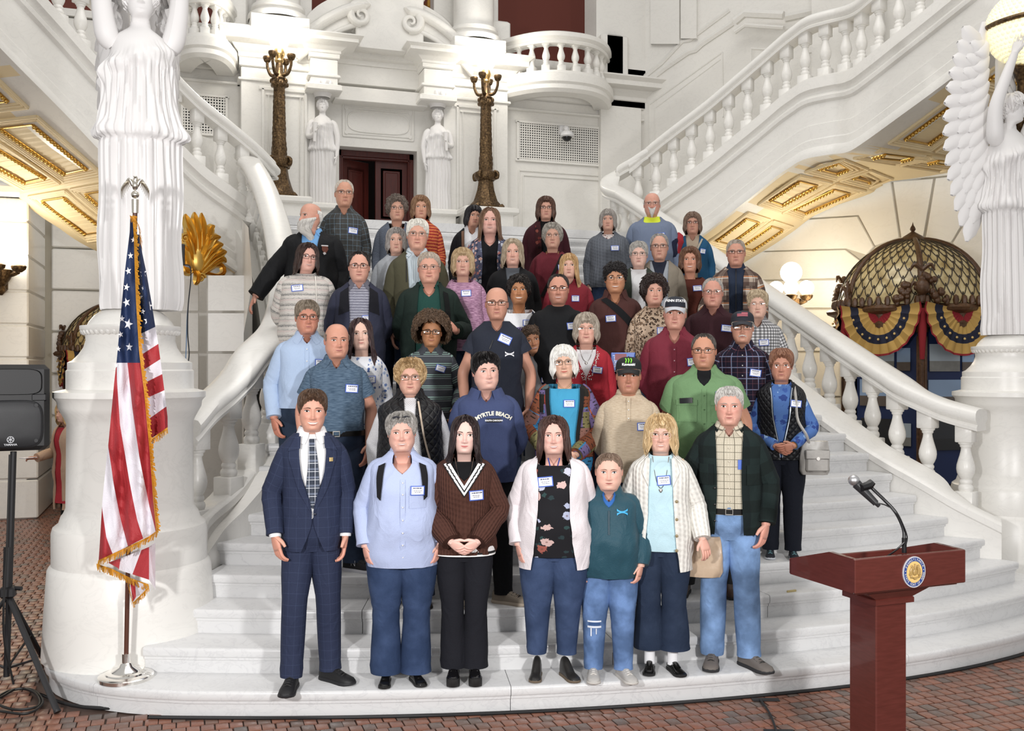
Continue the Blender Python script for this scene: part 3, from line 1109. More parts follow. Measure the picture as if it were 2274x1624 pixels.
# plain raised panels low on that wall
mid = at(520, 700, 12.2)
mb = MB()
for (x0, x1, y0, y1) in ((462, 560, 612, 690), (462, 548, 696, 780), (462, 520, 786, 870), (402, 440, 620, 690), (402, 440, 696, 780), (402, 440, 786, 870)):
 d = 12.25 - (x0 - 402) * .002
 P3 = [at(x0, y1, d), at(x1, y1, d + .1), at(x1, y0, d + .1), at(x0, y0, d)]
 mb.prism(P3, (0.2, .97, 0), .05)
WP(mb, 'wall_block', None, 20, wl)

pier = empty('wall_pier', (-2.9, 14.8, 0))
tag(pier, 'rusticated white stone pier behind the loudspeaker', 'pier', kind='structure')
zz = [0, .55, 1.0, 1.75, 2.22, 2.68, 3.14, 3.62, 4.1, 4.42]
for i in range(len(zz) - 1):
 mb = MB()
 g = .015
 wd = 3.0 if i > 1 else 3.12
 mb.bbox((-3.53 + (wd - 3.0) / 2, 15.6, (zz[i] + zz[i + 1]) / 2), (wd, 1.7, zz[i + 1] - zz[i] - g), .02)
 WP(mb, 'stone_course', None, 30, pier)
mb = MB()
mb.bbox((-3.53, 15.6, 2.2), (2.95, 1.66, 4.4), .01)
mb.bbox((-3.5, 15.6, 4.52), (3.15, 1.85, .18), .05)
WP(mb, 'pier_core', None, 30, pier)
wf = empty('wall_far_left', (-.6, 16.6, 0))
tag(wf, 'pale stone wall at the end of the passage under the left flight', 'wall', kind='structure')
for i in range(7):
 mb = MB()
 for x in (-1.42, -.3, .85):
  mb.bbox((x, 17.0, .34 + .66 * i), (1.1, .6, .64), .02)
 WP(mb, 'stone_course', None, 30, wf)
mb = MB()
mb.box((-.5, 17.05, 2.4), (3.6, .5, 4.9))
WP(mb, 'wall_core', plain(0xB8B2A4, .7), 0, wf)
lamp('flight_lamp', 'POINT', (-1.6, 13.2, 2.6), 26, (1.0, .80, .52), .25)
lamp('flight_lamp', 'POINT', (9.2, 12.6, 2.9), 30, (1.0, .82, .55), .25)
# ------------------------------------------------------------------ people: head, hair, garments
NS = 2.35

def head_prof(z):
 z = np.asarray(z, float)
 zt = [-1.2, -.9, -.72, -.6, -.545, -.52, -.50, -.48, -.44, -.38, -.30, -.20, -.10, .0, .05]
 w = np.interp(z, zt, [.225, .212, .207, .207, .208, .208, .210, .214, .228, .255, .285, .308, .325, .334, .337])
 f = np.interp(z, zt, [.10, .105, .115, .135, .175, .235, .29, .325, .352, .368, .376, .382, .385, .386, .386])
 b = np.interp(z, zt, [.25, .235, .225, .222, .222, .222, .222, .222, .226, .24, .28, .345, .40, .432, .44])
 t = np.clip((z - .05) / .45, 0, 1)
 fac = np.power(np.clip(1 - t ** 2.4, 0, 1), 1 / 2.4)
 return np.where(z > .05, .337 * fac, w), np.where(z > .05, .386 * fac, f), np.where(z > .05, .44 * fac, b)

def sup(th, w, f, b, n=NS):
 s, c = np.sin(th), np.cos(th)
 x = w * np.sign(s) * np.abs(s) ** (2 / n)
 y = -np.where(c > 0, f, b) * np.sign(c) * np.abs(c) ** (2 / n)
 return x, y

def gauss(x, s):
 return np.exp(-(x / s) ** 2)

def face_disp(x, z, F):
 ax = np.abs(x)
 nz = F.get('nose', 1.0)
 D = np.interp(z, [-.245, -.205, -.172, -.06, .03, .10], [0, .085, .118, .058, .018, 0]) * nz * np.exp(-(x / np.interp(z, [-.2, -.16, 0, .08], [.050, .046, .032, .030])) ** 2)
 D += .042 * nz * gauss(ax - .062, .026) * gauss(z + .183, .028)
 D -= .012 * gauss(ax - .03, .02) * gauss(z + .212, .012)
 D -= .040 * gauss(ax - .145, .085) * gauss(z - .005, .052)
 D -= .016 * gauss(ax - .068, .035) * gauss(z - .01, .05)
 D += .017 * gauss(ax - .148, .055) * gauss(z + .002, .030)
 D += F.get('brow', .014) * gauss(ax - .14, .11) * gauss(z - .088, .032)
 D += .016 * gauss(ax - .2, .07) * gauss(z + .11, .07)
 sml = F.get('smile', .3)
 D += .026 * sml * gauss(ax - .165, .06) * gauss(z + .15, .055)
 D += .020 * gauss(x, .15) * gauss(z + .29, .09)
 D += .012 * gauss(x, .08) * gauss(z + .272, .018) - .010 * gauss(x, .1) * gauss(z + .297, .011) + .016 * gauss(x, .075) * gauss(z + .322, .022)
 D -= .012 * gauss(x, .09) * gauss(z + .372, .025)
 D += .020 * gauss(x, .09) * gauss(z + .44, .05)
 age = F.get('age', .3)
 # fold from nose wing to mouth corner
 t = np.clip((z + .17) / -.15, 0, 1)
 xl = .075 + .065 * t + .02 * sml * t
 D -= (.030 * age + .014 * sml) * gauss(ax - xl, .016) * sm(-.36, -.30, z) * (1 - sm(-.19, -.15, z))
 D -= .020 * age * gauss(ax - .15, .07) * gauss(z + .060, .010) - .014 * age * gauss(ax - .15, .06) * gauss(z + .040, .012)
 D -= .018 * age * gauss(ax - .115 - .1 * (-.33 - z), .016) * sm(-.44, -.40, z) * (1 - sm(-.35, -.31, z))
 for zz in (.17, .215, .26):
  D -= .011 * age * gauss(x, .2) * gauss(z - zz - .02 * np.cos(x * 12), .008)
 fat = F.get('fat', 0)
 D += .03 * fat * gauss(ax - .2, .09) * gauss(z + .30, .09)
 return D

def make_head(F):
 """Grid of the head and neck in head units (height 1, centre of face at the origin, facing -Y)."""
 n_th = 64
 t = np.linspace(-1, 1, n_th + 1)
 th = PI * np.sign(t) * (0.50 * np.abs(t) + 0.5 * np.abs(t) ** 2.3)
 zs = np.concatenate([.5 - .22 * np.linspace(0.02, 1, 10) ** 1.7, np.linspace(.262, .13, 7), np.linspace(.112, -.36, 36), np.linspace(-.378, -.56, 13), np.linspace(-.6, -.86, 6)])
 w, f, b = head_prof(zs)
 fw = F.get('fw', 1.0) * 1.02
 jaw = F.get('jaw', 1.0) * 1.05
 fat = F.get('fat', 0)
 w = w * (1 + (fw - 1) * (1 - sm(-.5, -.56, -zs) * 0)) * np.where(zs > -.5, 1, 1)
 w = w * (1 + (jaw - 1) * sm(-.05, -.3, zs)) + .03 * fat * gauss(zs + .36, .16)
 f = f + .07 * fat * gauss(zs + .56, .07)
 nk = F.get('neck', 1.0)
 k = sm(-.44, -.56, zs)
 w = w * (1 + (nk - 1) * k)
 f = f * (1 + (nk - 1) * k * .7)
 X, Y = sup(th[None, :], w[:, None], f[:, None], b[:, None], 2.2)
 Z = np.repeat(zs[:, None], len(th), 1)
 front = sm(.0, .6, np.cos(th))[None, :]
 Y = Y - face_disp(X, Z, F) * front
 # neck leans: lower rows move back a little
 Y = Y + .055 * sm(-.45, -.8, zs)[:, None]
 P = np.stack([X, Y, Z], -1)
 # colour zones
 col = np.ones(P.shape)
 ax = np.abs(X)
 red = .55 * gauss(ax - .17, .09) * gauss(Z + .13, .09) + .7 * gauss(X, .07) * gauss(Z + .17, .05)
 red = (red + .5 * gauss(ax - .34, .04) * gauss(Z + .03, .15)) * front * F.get('rosy', .6)
 col *= 1 - red[..., None] * np.array([.02, .20, .18])
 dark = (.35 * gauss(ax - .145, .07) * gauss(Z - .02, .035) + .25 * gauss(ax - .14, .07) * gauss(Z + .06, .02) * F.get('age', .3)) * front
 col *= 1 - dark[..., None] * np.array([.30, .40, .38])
 st = F.get('stubble', 0)
 if st:
  m = sm(-.12, -.24, Z - .10 * (ax > .2) * (ax - .2) * 8) * (1 - sm(-.5, -.62, -Z * -1)) * sm(-.3, .2, np.cos(th))[None, :]
  m = m * sm(-.62, -.5, Z)
  m = m * (1 - .85 * gauss(X, .11) * gauss(Z + .30, .035))
  sc = np.array(F.get('stubcol', (.5, .5, .52)))
  col *= 1 - (st * m)[..., None] * (1 - sc)
 sp = vn(P, 30, 3) * .5 + vn(P, 60, 5) * .5
 col *= 1 + (.03 + .05 * F.get('age', .3)) * sp[..., None] * np.array([.5, 1, 1])
 return th, zs, P, np.clip(col, 0, 2)

class Surf:
 """Smooth tables of half width, front and back depth of the trunk against height."""

 def __init__(self, z, w, f, b):
  self.z = np.linspace(z[0], z[-1], 140)
  k = np.hanning(9)
  k /= k.sum()
  s = lambda a: np.convolve(np.pad(np.interp(self.z, z, a), 4, 'edge'), k, 'valid')
  self.w, self.f, self.b = s(w), s(f), s(b)

 def __call__(self, z):
  return np.interp(z, self.z, self.w), np.interp(z, self.z, self.f), np.interp(z, self.z, self.b)

 def front(self, x, z, off=0.0):
  w, f, b = self(z)
  w, f = w + off, f + off
  q = np.clip(1 - np.abs(np.asarray(x) / w) ** NS, 0.0, 1) ** (1 / NS)
  return -f * q

def skin_mat(col):
 n = NT('skin')
 a = n.t.nodes.new('ShaderNodeAttribute')
 a.attribute_name = 'Col'
 p = n.uv(kind='Object')
 f = n.noise(p, 45.0, 3.0)
 c = n.mix(1.0, n.mix(n.ma('MULTIPLY', f, .35), srgb(col), tuple(x * y for x, y in zip(srgb(col), (.90, .80, .77)))), a.outputs['Color'], 'MULTIPLY')
 n.bump(n.noise(p, 220.0, 2.0), .12, .002)
 return n.fin(c, .48, 0, .35)

skin_mat = cached(skin_mat)

@cached
def hair_mat(c, hi=None, streak=.6):
 n = NT('hair')
 u = n.uv((1, 1, 1))
 s = n.sep(u)
 v = n.node('CombineXYZ', {0: n.ma('MULTIPLY', s[0], 26.0), 1: n.ma('MULTIPLY', s[1], 1.6)})
 f = n.noise(v, 3.0, 4.0, .6)
 o = n.noise(n.uv(kind='Object'), 9.0, 2.0)
 c0 = srgb(c)
 h = srgb(hi) if hi else tuple(min(1, x * 1.7 + .01) for x in c0)
 d = tuple(x * .42 for x in c0)
 cc = n.ramp(n.ma('ADD', n.ma('MULTIPLY', f, .8), n.ma('MULTIPLY', o, .2)), [(.30, d), (.48, c0), (.68, h)])
 n.bump(f, .5, .006)
 return n.fin(cc, .52, 0, .35)

LENS = None

def lens_mat():
 n = NT('spectacle_lens')
 t = n.t
 tr = t.nodes.new('ShaderNodeBsdfTransparent')
 tr.inputs[0].default_value = (.97, .97, .97, 1)
 gl = t.nodes.new('ShaderNodeBsdfGlossy')
 gl.inputs['Roughness'].default_value = .04
 mx = t.nodes.new('ShaderNodeMixShader')
 mx.inputs[0].default_value = .022
 t.links.new(tr.outputs[0], mx.inputs[1])
 t.links.new(gl.outputs[0], mx.inputs[2])
 t.links.new(mx.outputs[0], t.nodes['Material Output'].inputs[0])
 return n.m

LENS = lens_mat()
EYEW = plain(0xE9E4E0, .25)
TEETH = plain(0xF1ECE2, .3)
PUP = plain(0x0A0808, .15)
LASH = plain(0x2A1A14, .7)
METAL = plain((.55, .53, .50), .3, 1.0)
GOLDM = plain((.75, .55, .25), .3, 1.0)

# hair cuts: angle from the front (degrees) -> height where the hair ends (head units)
CUTS = {
 'short': dict(end=[(0, .30), (25, .295), (42, .22), (58, .12), (70, .02), (84, -.06), (90, .07), (108, .05), (125, -.16), (180, -.36)], top=.05, side=.022),
 'buzz': dict(end=[(0, .33), (25, .32), (42, .22), (58, .11), (70, .03), (84, -.02), (90, .07), (108, .05), (125, -.16), (180, -.34)], top=.014, side=.010),
 'recede': dict(end=[(0, .40), (22, .41), (40, .33), (55, .20), (70, .05), (84, -.06), (90, .07), (108, .05), (125, -.16), (180, -.34)], top=.028, side=.022),
 'fringe': dict(start=[(0, .16), (60, .16), (80, .20), (120, .22), (180, .22)], end=[(0, .15), (60, .10), (74, .0), (84, -.06), (90, .06), (108, .05), (125, -.16), (180, -.34)], top=.012, side=.02),
 'mop': dict(end=[(0, .18), (25, .17), (40, .13), (54, .05), (72, -.05), (84, -.12), (96, -.02), (110, -.05), (125, -.25), (180, -.40)], top=.085, side=.055),
 'bob': dict(end=[(0, .19), (25, .16), (40, .08), (48, -.16), (56, -.42), (75, -.48), (110, -.5), (180, -.50)], top=.075, side=.085, hang=[(0, 1.0), (-.2, 1.10), (-.38, 1.06), (-.5, .93)]),
 'bob_open': dict(end=[(0, .34), (18, .33), (34, .20), (44, .0), (52, -.36), (62, -.46), (90, -.50), (180, -.52)], top=.08, side=.085, hang=[(0, 1.0), (-.2, 1.10), (-.38, 1.08), (-.52, .95)]),
 'pixie': dict(end=[(0, .26), (18, .24), (34, .17), (48, .06), (60, -.06), (76, -.16), (86, -.04), (104, -.04), (125, -.28), (180, -.42)], top=.085, side=.042),
 'puff': dict(end=[(0, .27), (20, .25), (36, .17), (48, .03), (60, -.14), (80, -.24), (100, -.26), (125, -.36), (180, -.46)], top=.10, side=.10),
 'shoulder': dict(end=[(0, .33), (16, .31), (32, .18), (42, -.05), (50, -.5), (60, -.66), (90, -.72), (180, -.74)], top=.07, side=.075, hang=[(0, 1.0), (-.25, 1.10), (-.5, 1.14), (-.74, 1.12)]),
 'long': dict(end=[(0, .36), (14, .34), (28, .22), (38, .02), (45, -.5), (52, -1.0), (62, -1.15), (100, -1.2), (180, -1.2)], top=.05, side=.05, hang=[(0, 1.0), (-.3, 1.08), (-.6, 1.14), (-1.2, 1.22)]),
}

def noise_locks(n, seed):
 return np.random.default_rng(seed)

def hair_surface(cut, F, hp):
 c = CUTS[cut]
 ea = np.array(c['end'], float)
 sa = np.array(c.get('start', [(0, .499), (180, .499)]), float)
 L = hp.get('len', 1.0)
 top, side = c['top'] * hp.get('vol', 1.0), c['side'] * hp.get('vol', 1.0) * hp.get('sidevol', 1.0)
 fringe = hp.get('fringe', 0.0)
 lift = hp.get('lift', 0.0)
 hang = c.get('hang')
 part = hp.get('part')
 ragged = hp.get('ragged', .012)
 rs = hp.get('rs', 1.0)
 fw = F.get('fw', 1.0)

 def S(th, v, extra=0.0):
  a = np.degrees(np.abs(th))
  ze = np.interp(a, ea[:, 0], ea[:, 1])
  ze = np.where(ze < -.3, -.3 + (ze + .3) * L, ze) + fringe * np.exp(-(a / 38) ** 2)
  ze = ze + (np.sin(th * 17 + rs) + np.sin(th * 29 + 2 * rs) + .7 * np.sin(th * 51 + 3 * rs)) * ragged * np.where(ze < -.3, 1.6, 1)
  zs = np.interp(a, sa[:, 0], sa[:, 1])
  fv = .62 * v + .38 * v * v
  z = zs + (ze - zs) * fv
  w, f, b = head_prof(z)
  w = w * fw
  if hang is not None:
   ha = np.array(hang[::-1], float)
   m = np.interp(z, ha[:, 0], ha[:, 1])
   k = sm(.02, -.12, z) * sm(-.30, -.38, ze)
   w = np.where(k > 0, np.maximum(w, .334 * fw * m) * k + w * (1 - k), w)
   b = np.where(k > 0, np.maximum(b, .40 * m) * k + b * (1 - k), b)
   f = np.where(k > 0, np.maximum(f, .36 * m) * k + f * (1 - k), f)
  tp = sm(.12, .40, z)
  thk = side + (top - side) * tp + extra
  thk = thk + lift * np.exp(-(a / 50) ** 2) * np.exp(-((v - .72) / .22) ** 2)
  hanging = sm(-.30, -.38, ze)
  close = 1 - sm(.80, 1.0, v) * (1 - .45 * hanging) * (1 if hp.get('close', 1) else 0)
  if 'start' in c:
   close = close * sm(0.0, .25, v)
  thk = thk * close + .006
  tt_ = np.clip((z - .05) / .45, 0, 1) ** 1.6
  cc_ = np.sqrt(np.clip(1 - tt_ ** 2, 0, 1))
  if part is not None:
   x0 = part
   x1, _ = sup(th, w, f, b, 2.2)
   dip = np.exp(-((x1 - x0) / .018) ** 2) * sm(.28, .36, z) * (np.cos(th) > -.3)
   thk = thk - dip * .035
  x, y = sup(th, w + thk * cc_, f + thk * cc_, b + thk * cc_, 2.2)
  zo = z + thk * tt_
  return np.stack(np.broadcast_arrays(x, y, zo), -1)
 return S

def make_hair(mb, cut, F, hp, seed):
 hp = dict(hp, rs=float(seed % 10))
 S = hair_surface(cut, F, hp)
 n_th, n_v = 72, 26
 if 'start' in CUTS[cut]:
  fr_ = hp.get('start', 70)
  th = np.linspace(R_(fr_), R_(360 - fr_), n_th + 1)
  th = np.where(th > PI, th - 2 * PI, th)
  wrap_ = False
 else:
  th = np.linspace(-PI, PI, n_th + 1)
  wrap_ = True
 v = np.linspace(0.0, 1, n_v) ** .9
 TH, V = np.meshgrid(th, v)
 P = S(TH, V)
 curl = hp.get('curl', 0.0)
 rough = hp.get('rough', .010)
 C = P.mean((0, 1))
 out = P - np.array([0, .03, .0])
 out[..., 2] *= .6
 out /= np.linalg.norm(out, axis=-1)[..., None] + 1e-6
 strand = np.sin(TH * 40 + 3 * np.sin(V * 5 + seed) + seed) * .5 + np.sin(TH * 23 + 2 * np.sin(V * 7) + 2.1 * seed) * .5
 amp = rough * sm(0, .25, V) * (1 - .6 * sm(.9, 1, V))
 P = P + out * (amp * strand)[..., None]
 if curl:
  q = np.abs(vn(P, 26, seed % 20)) + .6 * np.abs(vn(P, 46, (seed + 3) % 20))
  P = P + out * ((q - .45) * curl * sm(0, .2, V))[..., None]
 if wrap_:
  P[:, -1] = P[:, 0]
 mb.grid(P, uv=np.stack([TH / (2 * PI) + .5, V], -1), flip=True)
 # loose locks
 r = np.random.default_rng(seed)
 nl = hp.get('locks', 90)
 if nl:
  t0 = r.uniform(-PI, PI, nl) if wrap_ else r.choice([-1, 1], nl) * r.uniform(R_(hp.get('start', 70) + 4), PI, nl)
  v0 = r.uniform(0.02, .55, nl)
  v1 = np.clip(r.uniform(.75, 1.06, nl), 0, 1.05)
  s = np.linspace(0, 1, 9)
  vv = v0[:, None] + (v1 - v0)[:, None] * s
  wob = hp.get('wob', .05)
  tt = t0[:, None] + wob * np.sin(s * 6 + r.uniform(0, 6, nl)[:, None]) * s + r.uniform(-.10, .10, nl)[:, None] * s
  wd = hp.get('lockw', .05) * r.uniform(.5, 1.2, nl)
  prof = np.sin(PI * (s * .93 + .06)) ** .6
  ex = hp.get('lockout', .012)
  A = S(tt - (wd[:, None] * prof), np.clip(vv, 0, 1.0), 0.0)
  B = S(tt, np.clip(vv, 0, 1.0), ex)
  D = S(tt + (wd[:, None] * prof), np.clip(vv, 0, 1.0), 0.0)
  down = np.clip(vv - 1, 0, 1)[..., None] * np.array([0, 0, -1.0]) * .6
  ridge = (prof * ex * r.uniform(.4, 1.5, nl)[:, None])[..., None]
  o2 = B - np.array([0, .03, 0])
  o2[..., 2] *= .5
  o2 /= np.linalg.norm(o2, axis=-1)[..., None]
  B = B + o2 * ridge
  for i in range(nl):
   G = np.stack([A[i], B[i], D[i]], 1) + down[i][:, None]
   if curl:
    G = G + (vn(G, 24, seed % 20) * curl * .6)[..., None] * o2[i][:, None]
   uu = t0[i] / (2 * PI) + .5
   mb.grid(G, uv=np.stack(np.broadcast_arrays(np.array([uu - .01, uu, uu + .01])[None, :], vv[i][:, None]), -1))
 if hp.get('ringlets'):
  nr = hp['ringlets']
  rr = hp.get('ringr', .022)
  for i in range(nr):
   t0 = r.uniform(-PI, PI)
   v0 = r.uniform(.02, 1.0) ** .8
   p = S(np.array([t0]), np.array([v0]), r.uniform(-.02, .03))[0]
   o = p - np.array([0, .03, -.02])
   o /= np.linalg.norm(o) + 1e-6
   a = np.cross(o, r.normal(size=3))
   a /= np.linalg.norm(a)
   b = np.cross(o, a)
   s = np.linspace(0, 1, 9)
   ang = s * r.uniform(5, 9) + r.uniform(0, 6)
   R = rr * r.uniform(.7, 1.4)
   pts = p + o * (R * .4) + (a * np.cos(ang)[:, None] + b * np.sin(ang)[:, None]) * R + (o * .2 - np.array([0, 0, .5])) * (s[:, None] - .5) * R * 3.0
   mb.tube(pts, np.sin(PI * (s * .9 + .07)) * R * .34 + .002, 4, caps=False)
 return S

def face_patch(bvh, outline_fn, nu, nv_, off):
 """Grid whose points are dropped onto the face from the front; outline_fn(u, v) -> x, z."""
 G = np.zeros((nv_, nu, 3))
 for j, v in enumerate(np.linspace(0, 1, nv_)):
  for i, u in enumerate(np.linspace(0, 1, nu)):
   x, z = outline_fn(u, v)
   h = bvh.ray_cast(Vector((x, -2, z)), Vector((0, 1, 0)))[0]
   y = h.y if h is not None else -.3
   G[j, i] = (x, y - (off(u, v) if callable(off) else off), z)
 return G

class Person:
 def __init__(s, label, X, k, h, sex='m', HH=None, hairt=.014, wid=1.0, fat=0.0, skin=0xC99C86, yaw=0.0, hyaw=0, hpitch=0, hroll=0, hx=0.0, F=None, dy=.16, z=None, Y=None, group=None, shw=1.0, base=True):
  h = h - hairt
  s.sex, s.h = sex, h
  s.HH = HH or (.236 if sex == 'm' else .224)
  s.z0 = k * RISE if z is None else z
  s.Y = float(y_k(k, X)) + dy if Y is None else Y
  s.X = X
  phi = math.atan2(-X, s.Y) + R_(yaw)
  s.root = empty('person', (X, s.Y, s.z0), phi)
  tag(s.root, label, 'person', group)
  s.F = dict(F or {})
  s.seed = int(abs(X * 977 + s.Y * 131 + h * 57)) % 1000
  s.s = (h - s.HH) / 1.50
  wid = 1 + (wid - 1) * .65 - (.07 if sex == 'm' else .03)
  s.fat, s.wid = fat, wid
  if sex == 'm':
   z_ = [.76, .84, .92, 1.0, 1.10, 1.22, 1.32, 1.38, 1.42, 1.45, 1.475, 1.50, 1.54]
   w_ = [.15, .170, .172, .166, .160, .166, .176, .178, .164, .132, .100, .074, .060]
   f_ = [.10, .112, .112, .108, .108, .116, .122, .108, .088, .068, .058, .054, .052]
   b_ = [.11, .128, .130, .116, .102, .106, .114, .112, .098, .082, .072, .064, .06]
  else:
   z_ = [.76, .84, .92, 1.0, 1.10, 1.18, 1.26, 1.34, 1.39, 1.425, 1.45, 1.48, 1.51, 1.54]
   w_ = [.16, .182, .180, .168, .152, .154, .162, .166, .165, .150, .122, .085, .063, .055]
   f_ = [.10, .112, .112, .106, .104, .120, .140, .122, .098, .078, .064, .053, .048, .046]
   b_ = [.12, .140, .136, .116, .098, .100, .104, .106, .100, .088, .076, .062, .056, .052]
  z_, w_, f_, b_ = (np.array(a, float) for a in (z_, w_, f_, b_))
  belly = np.exp(-((z_ - 1.06) / .16) ** 2)
  bust = np.exp(-((z_ - 1.26) / .09) ** 2)
  trunk = np.where(z_ < 1.44, 1, .35)
  w_ = w_ * (1 + (wid - 1) * trunk) + fat * (.036 * belly + .012 * trunk)
  f_ = f_ * (1 + (wid - 1) * .6 * trunk) + fat * (.10 * belly + .02 * trunk) + (bust * .02 * fat if sex == 'f' else 0)
  b_ = b_ * (1 + (wid - 1) * .6 * trunk) + fat * .02 * trunk
  q = s.s
  s.S = Surf(z_ * q, w_ * q, f_ * q, b_ * q)
  s.sw = float(s.S(1.375 * q)[0]) * shw
  s.off = 0.0
  s.skin = skin_mat(skin)
  s.hx = hx
  s.pose = (R_(hpitch), R_(hroll), R_(hyaw))
  s.zc = h - .5 * s.HH
  s.body()

 # ------------------------------------------------ head placement
 def head_pt(s, P):
  P = np.asarray(P, float)
  sh = P.shape
  Q = P.reshape(-1, 3)
  wgt = sm(-.86, -.46, Q[:, 2])
  rx, ry, rz = s.pose
  piv = np.array([0, .07, -.50])
  out = Q - piv
  ax = wgt
  c, d = np.cos(rz * ax), np.sin(rz * ax)
  x, y, z = out.T
  x, y = x * c - y * d, x * d + y * c
  c, d = np.cos(rx * ax), np.sin(rx * ax)
  y, z = y * c - z * d, y * d + z * c
  c, d = np.cos(ry * ax), np.sin(ry * ax)
  x, z = x * c + z * d, -x * d + z * c
  Q = np.stack([x, y, z], -1) + piv
  Q = Q * s.HH
  Q[:, 0] += s.hx * wgt
  Q[:, 1] += -.012 * s.s - .03 * s.s * wgt
  Q[:, 2] += s.zc
  return Q.reshape(sh)

 def body(s):
  F = s.F

  th, zs, P, col = make_head(F)
  s.raw = P
  q = s.s
  H = s.head_pt(P)
  # carry the neck down into the chest
  zt = np.array([1.485, 1.47, 1.45, 1.425, 1.39, 1.34, 1.28, 1.2, 1.1, 1.0, .92, .86]) * q
  zl = H[-1, :, 2].mean()
  zt = zt[zt < zl - .012]
  w, f, b = s.S(zt)
  X, Y = sup(th[None, :], w[:, None] * .965, f[:, None] * .96, b[:, None] * .96, NS)
  T = np.stack([X, Y, np.repeat(zt[:, None], len(th), 1)], -1)
  T[..., 0] += 0
  G = np.vstack([H, T])
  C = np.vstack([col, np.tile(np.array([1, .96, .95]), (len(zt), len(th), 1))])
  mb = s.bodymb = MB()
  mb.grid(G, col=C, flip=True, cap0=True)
  s.bvh = BVHTree.FromPolygons([tuple(p) for p in P.reshape(-1, 3)], [tuple(x) for x in (np.stack([np.arange(P.shape[0] * P.shape[1]).reshape(P.shape[:2])[:-1, :-1], np.arange(P.shape[0] * P.shape[1]).reshape(P.shape[:2])[:-1, 1:], np.arange(P.shape[0] * P.shape[1]).reshape(P.shape[:2])[1:, 1:], np.arange(P.shape[0] * P.shape[1]).reshape(P.shape[:2])[1:, :-1]], -1).reshape(-1, 4)).tolist()])
  # ears
  for sg in (-1, 1):
   ph = np.linspace(0, PI, 9)
   t2 = np.linspace(0, 2 * PI, 13)
   E = np.stack([np.sin(ph)[:, None] * np.cos(t2) * .030, np.sin(ph)[:, None] * np.sin(t2) * .062, np.repeat(np.cos(ph)[:, None], 13, 1) * .105], -1)
   E[..., 1] *= 1 + .35 * E[..., 2:3][..., 0] / .1
   dent = np.exp(-((E[..., 1] / .03) ** 2 + ((E[..., 2] - .01) / .055) ** 2)) * (E[..., 0] * sg > 0)
   E[..., 0] -= sg * dent * .020
   E = E + np.array([sg * (.328 * F.get('fw', 1) + .012), .055, -.035])
   E[..., 0] += sg * .25 * np.clip(E[..., 1] - .03, 0, 1)
   mb.grid(s.head_pt(E), col=np.tile(np.array([1, .84, .82]), (9, 13, 1)), flip=True)
  s.features()

 def features(s):
  F = s.F
  sml = F.get('smile', .3)
  ew, eh = F.get('eyew', .066), F.get('eye', .022) * 1.18 * (1 - .18 * sml)
  mb = MB()
  iris = F.get('iris', 0x5A4230)
  for sg in (-1, 1):
   cx, cz = sg * .148, .0
   up = lambda u: eh * 1.15 * (1 - (2 * u - 1) ** 2) ** .75
   lo = lambda u: -eh * .85 * (1 - (2 * u - 1) ** 2) ** .8
   tl = .006 * sg
   eye = lambda u, v: (cx + ew * (2 * u - 1), cz + lo(u) + (up(u) - lo(u)) * v + tl * (2 * u - 1))
   G = face_patch(s.bvh, eye, 9, 4, .004)
   mb.grid(s.head_pt(G), mat=0)
   gz = F.get('gaze', 0.0)

   def disc(r, off):
    return lambda u, v: (cx + gz + r * (v + .02) * math.cos(2 * PI * u), max(cz - eh * .82, min(cz + eh * 1.05, cz + .002 + r * (v + .02) * math.sin(2 * PI * u))))
   mb.grid(s.head_pt(face_patch(s.bvh, disc(.031, 0), 13, 2, .007)), mat=1)
   mb.grid(s.head_pt(face_patch(s.bvh, disc(.015, 0), 9, 2, .009)), mat=2)
   lw = F.get('lash', .009)
   lid = lambda u, v: (cx + ew * 1.06 * (2 * u - 1), cz + up(u) + tl * (2 * u - 1) + lw * (v * 1.6 - .3))
   mb.grid(s.head_pt(face_patch(s.bvh, lid, 9, 2, .010)), mat=3)
  mb.build('eyes', [EYEW, plain(iris, .2), PUP, LASH], s.root, 60)
  bc = F.get('browcol')
  if bc is not None:
   mb = MB()
   bt = F.get('browt', .018) * 1.3
   for sg in (-1, 1):
    arch = F.get('arch', .016)
    bf = lambda u, v: (sg * (.062 + .175 * u), .078 + arch * math.sin(PI * min(1, u * 1.05)) - .016 * u * u + bt * (v - .5) * (1.0 - .75 * u ** 1.5))
    mb.grid(s.head_pt(face_patch(s.bvh, bf, 9, 3, lambda u, v: .006 + .007 * math.sin(PI * v))), uv=np.stack(np.meshgrid(np.linspace(0, .3, 9), np.linspace(0, 1, 3)), -1))
   mb.build('eyebrows', hair_mat(bc), s.root, 60)
  mw = (.092 + .042 * sml) * F.get('mouthw', 1.0)
  cl = .030 * sml - .006
  th_ = F.get('teeth', 0) * .044
  zm = -.297
  cor = lambda u: cl * abs(2 * u - 1) ** 2
  top_ = lambda u: zm + cor(u) + (.022 * (1 - abs(2 * u - 1) ** 2.2) - .006 * math.exp(-((u - .5) / .07) ** 2)) * F.get('lip', 1)
  midu = lambda u: zm + cor(u) + .25 * th_ * (1 - (2 * u - 1) ** 2) ** .7
  midl = lambda u: zm + cor(u) - .75 * th_ * (1 - (2 * u - 1) ** 2) ** .7
  bot = lambda u: zm + cor(u) - .75 * th_ * (1 - (2 * u - 1) ** 2) - .026 * (1 - abs(2 * u - 1) ** 2.0) * F.get('lip', 1)
  X = lambda u: mw * (2 * u - 1)
  mb = MB()
  mb.grid(s.head_pt(face_patch(s.bvh, lambda u, v: (X(u), midu(u) + (top_(u) - midu(u)) * v), 13, 4, lambda u, v: .004 + .010 * math.sin(PI * min(1, v + .2)) * (1 - (2 * u - 1) ** 4))), mat=0)
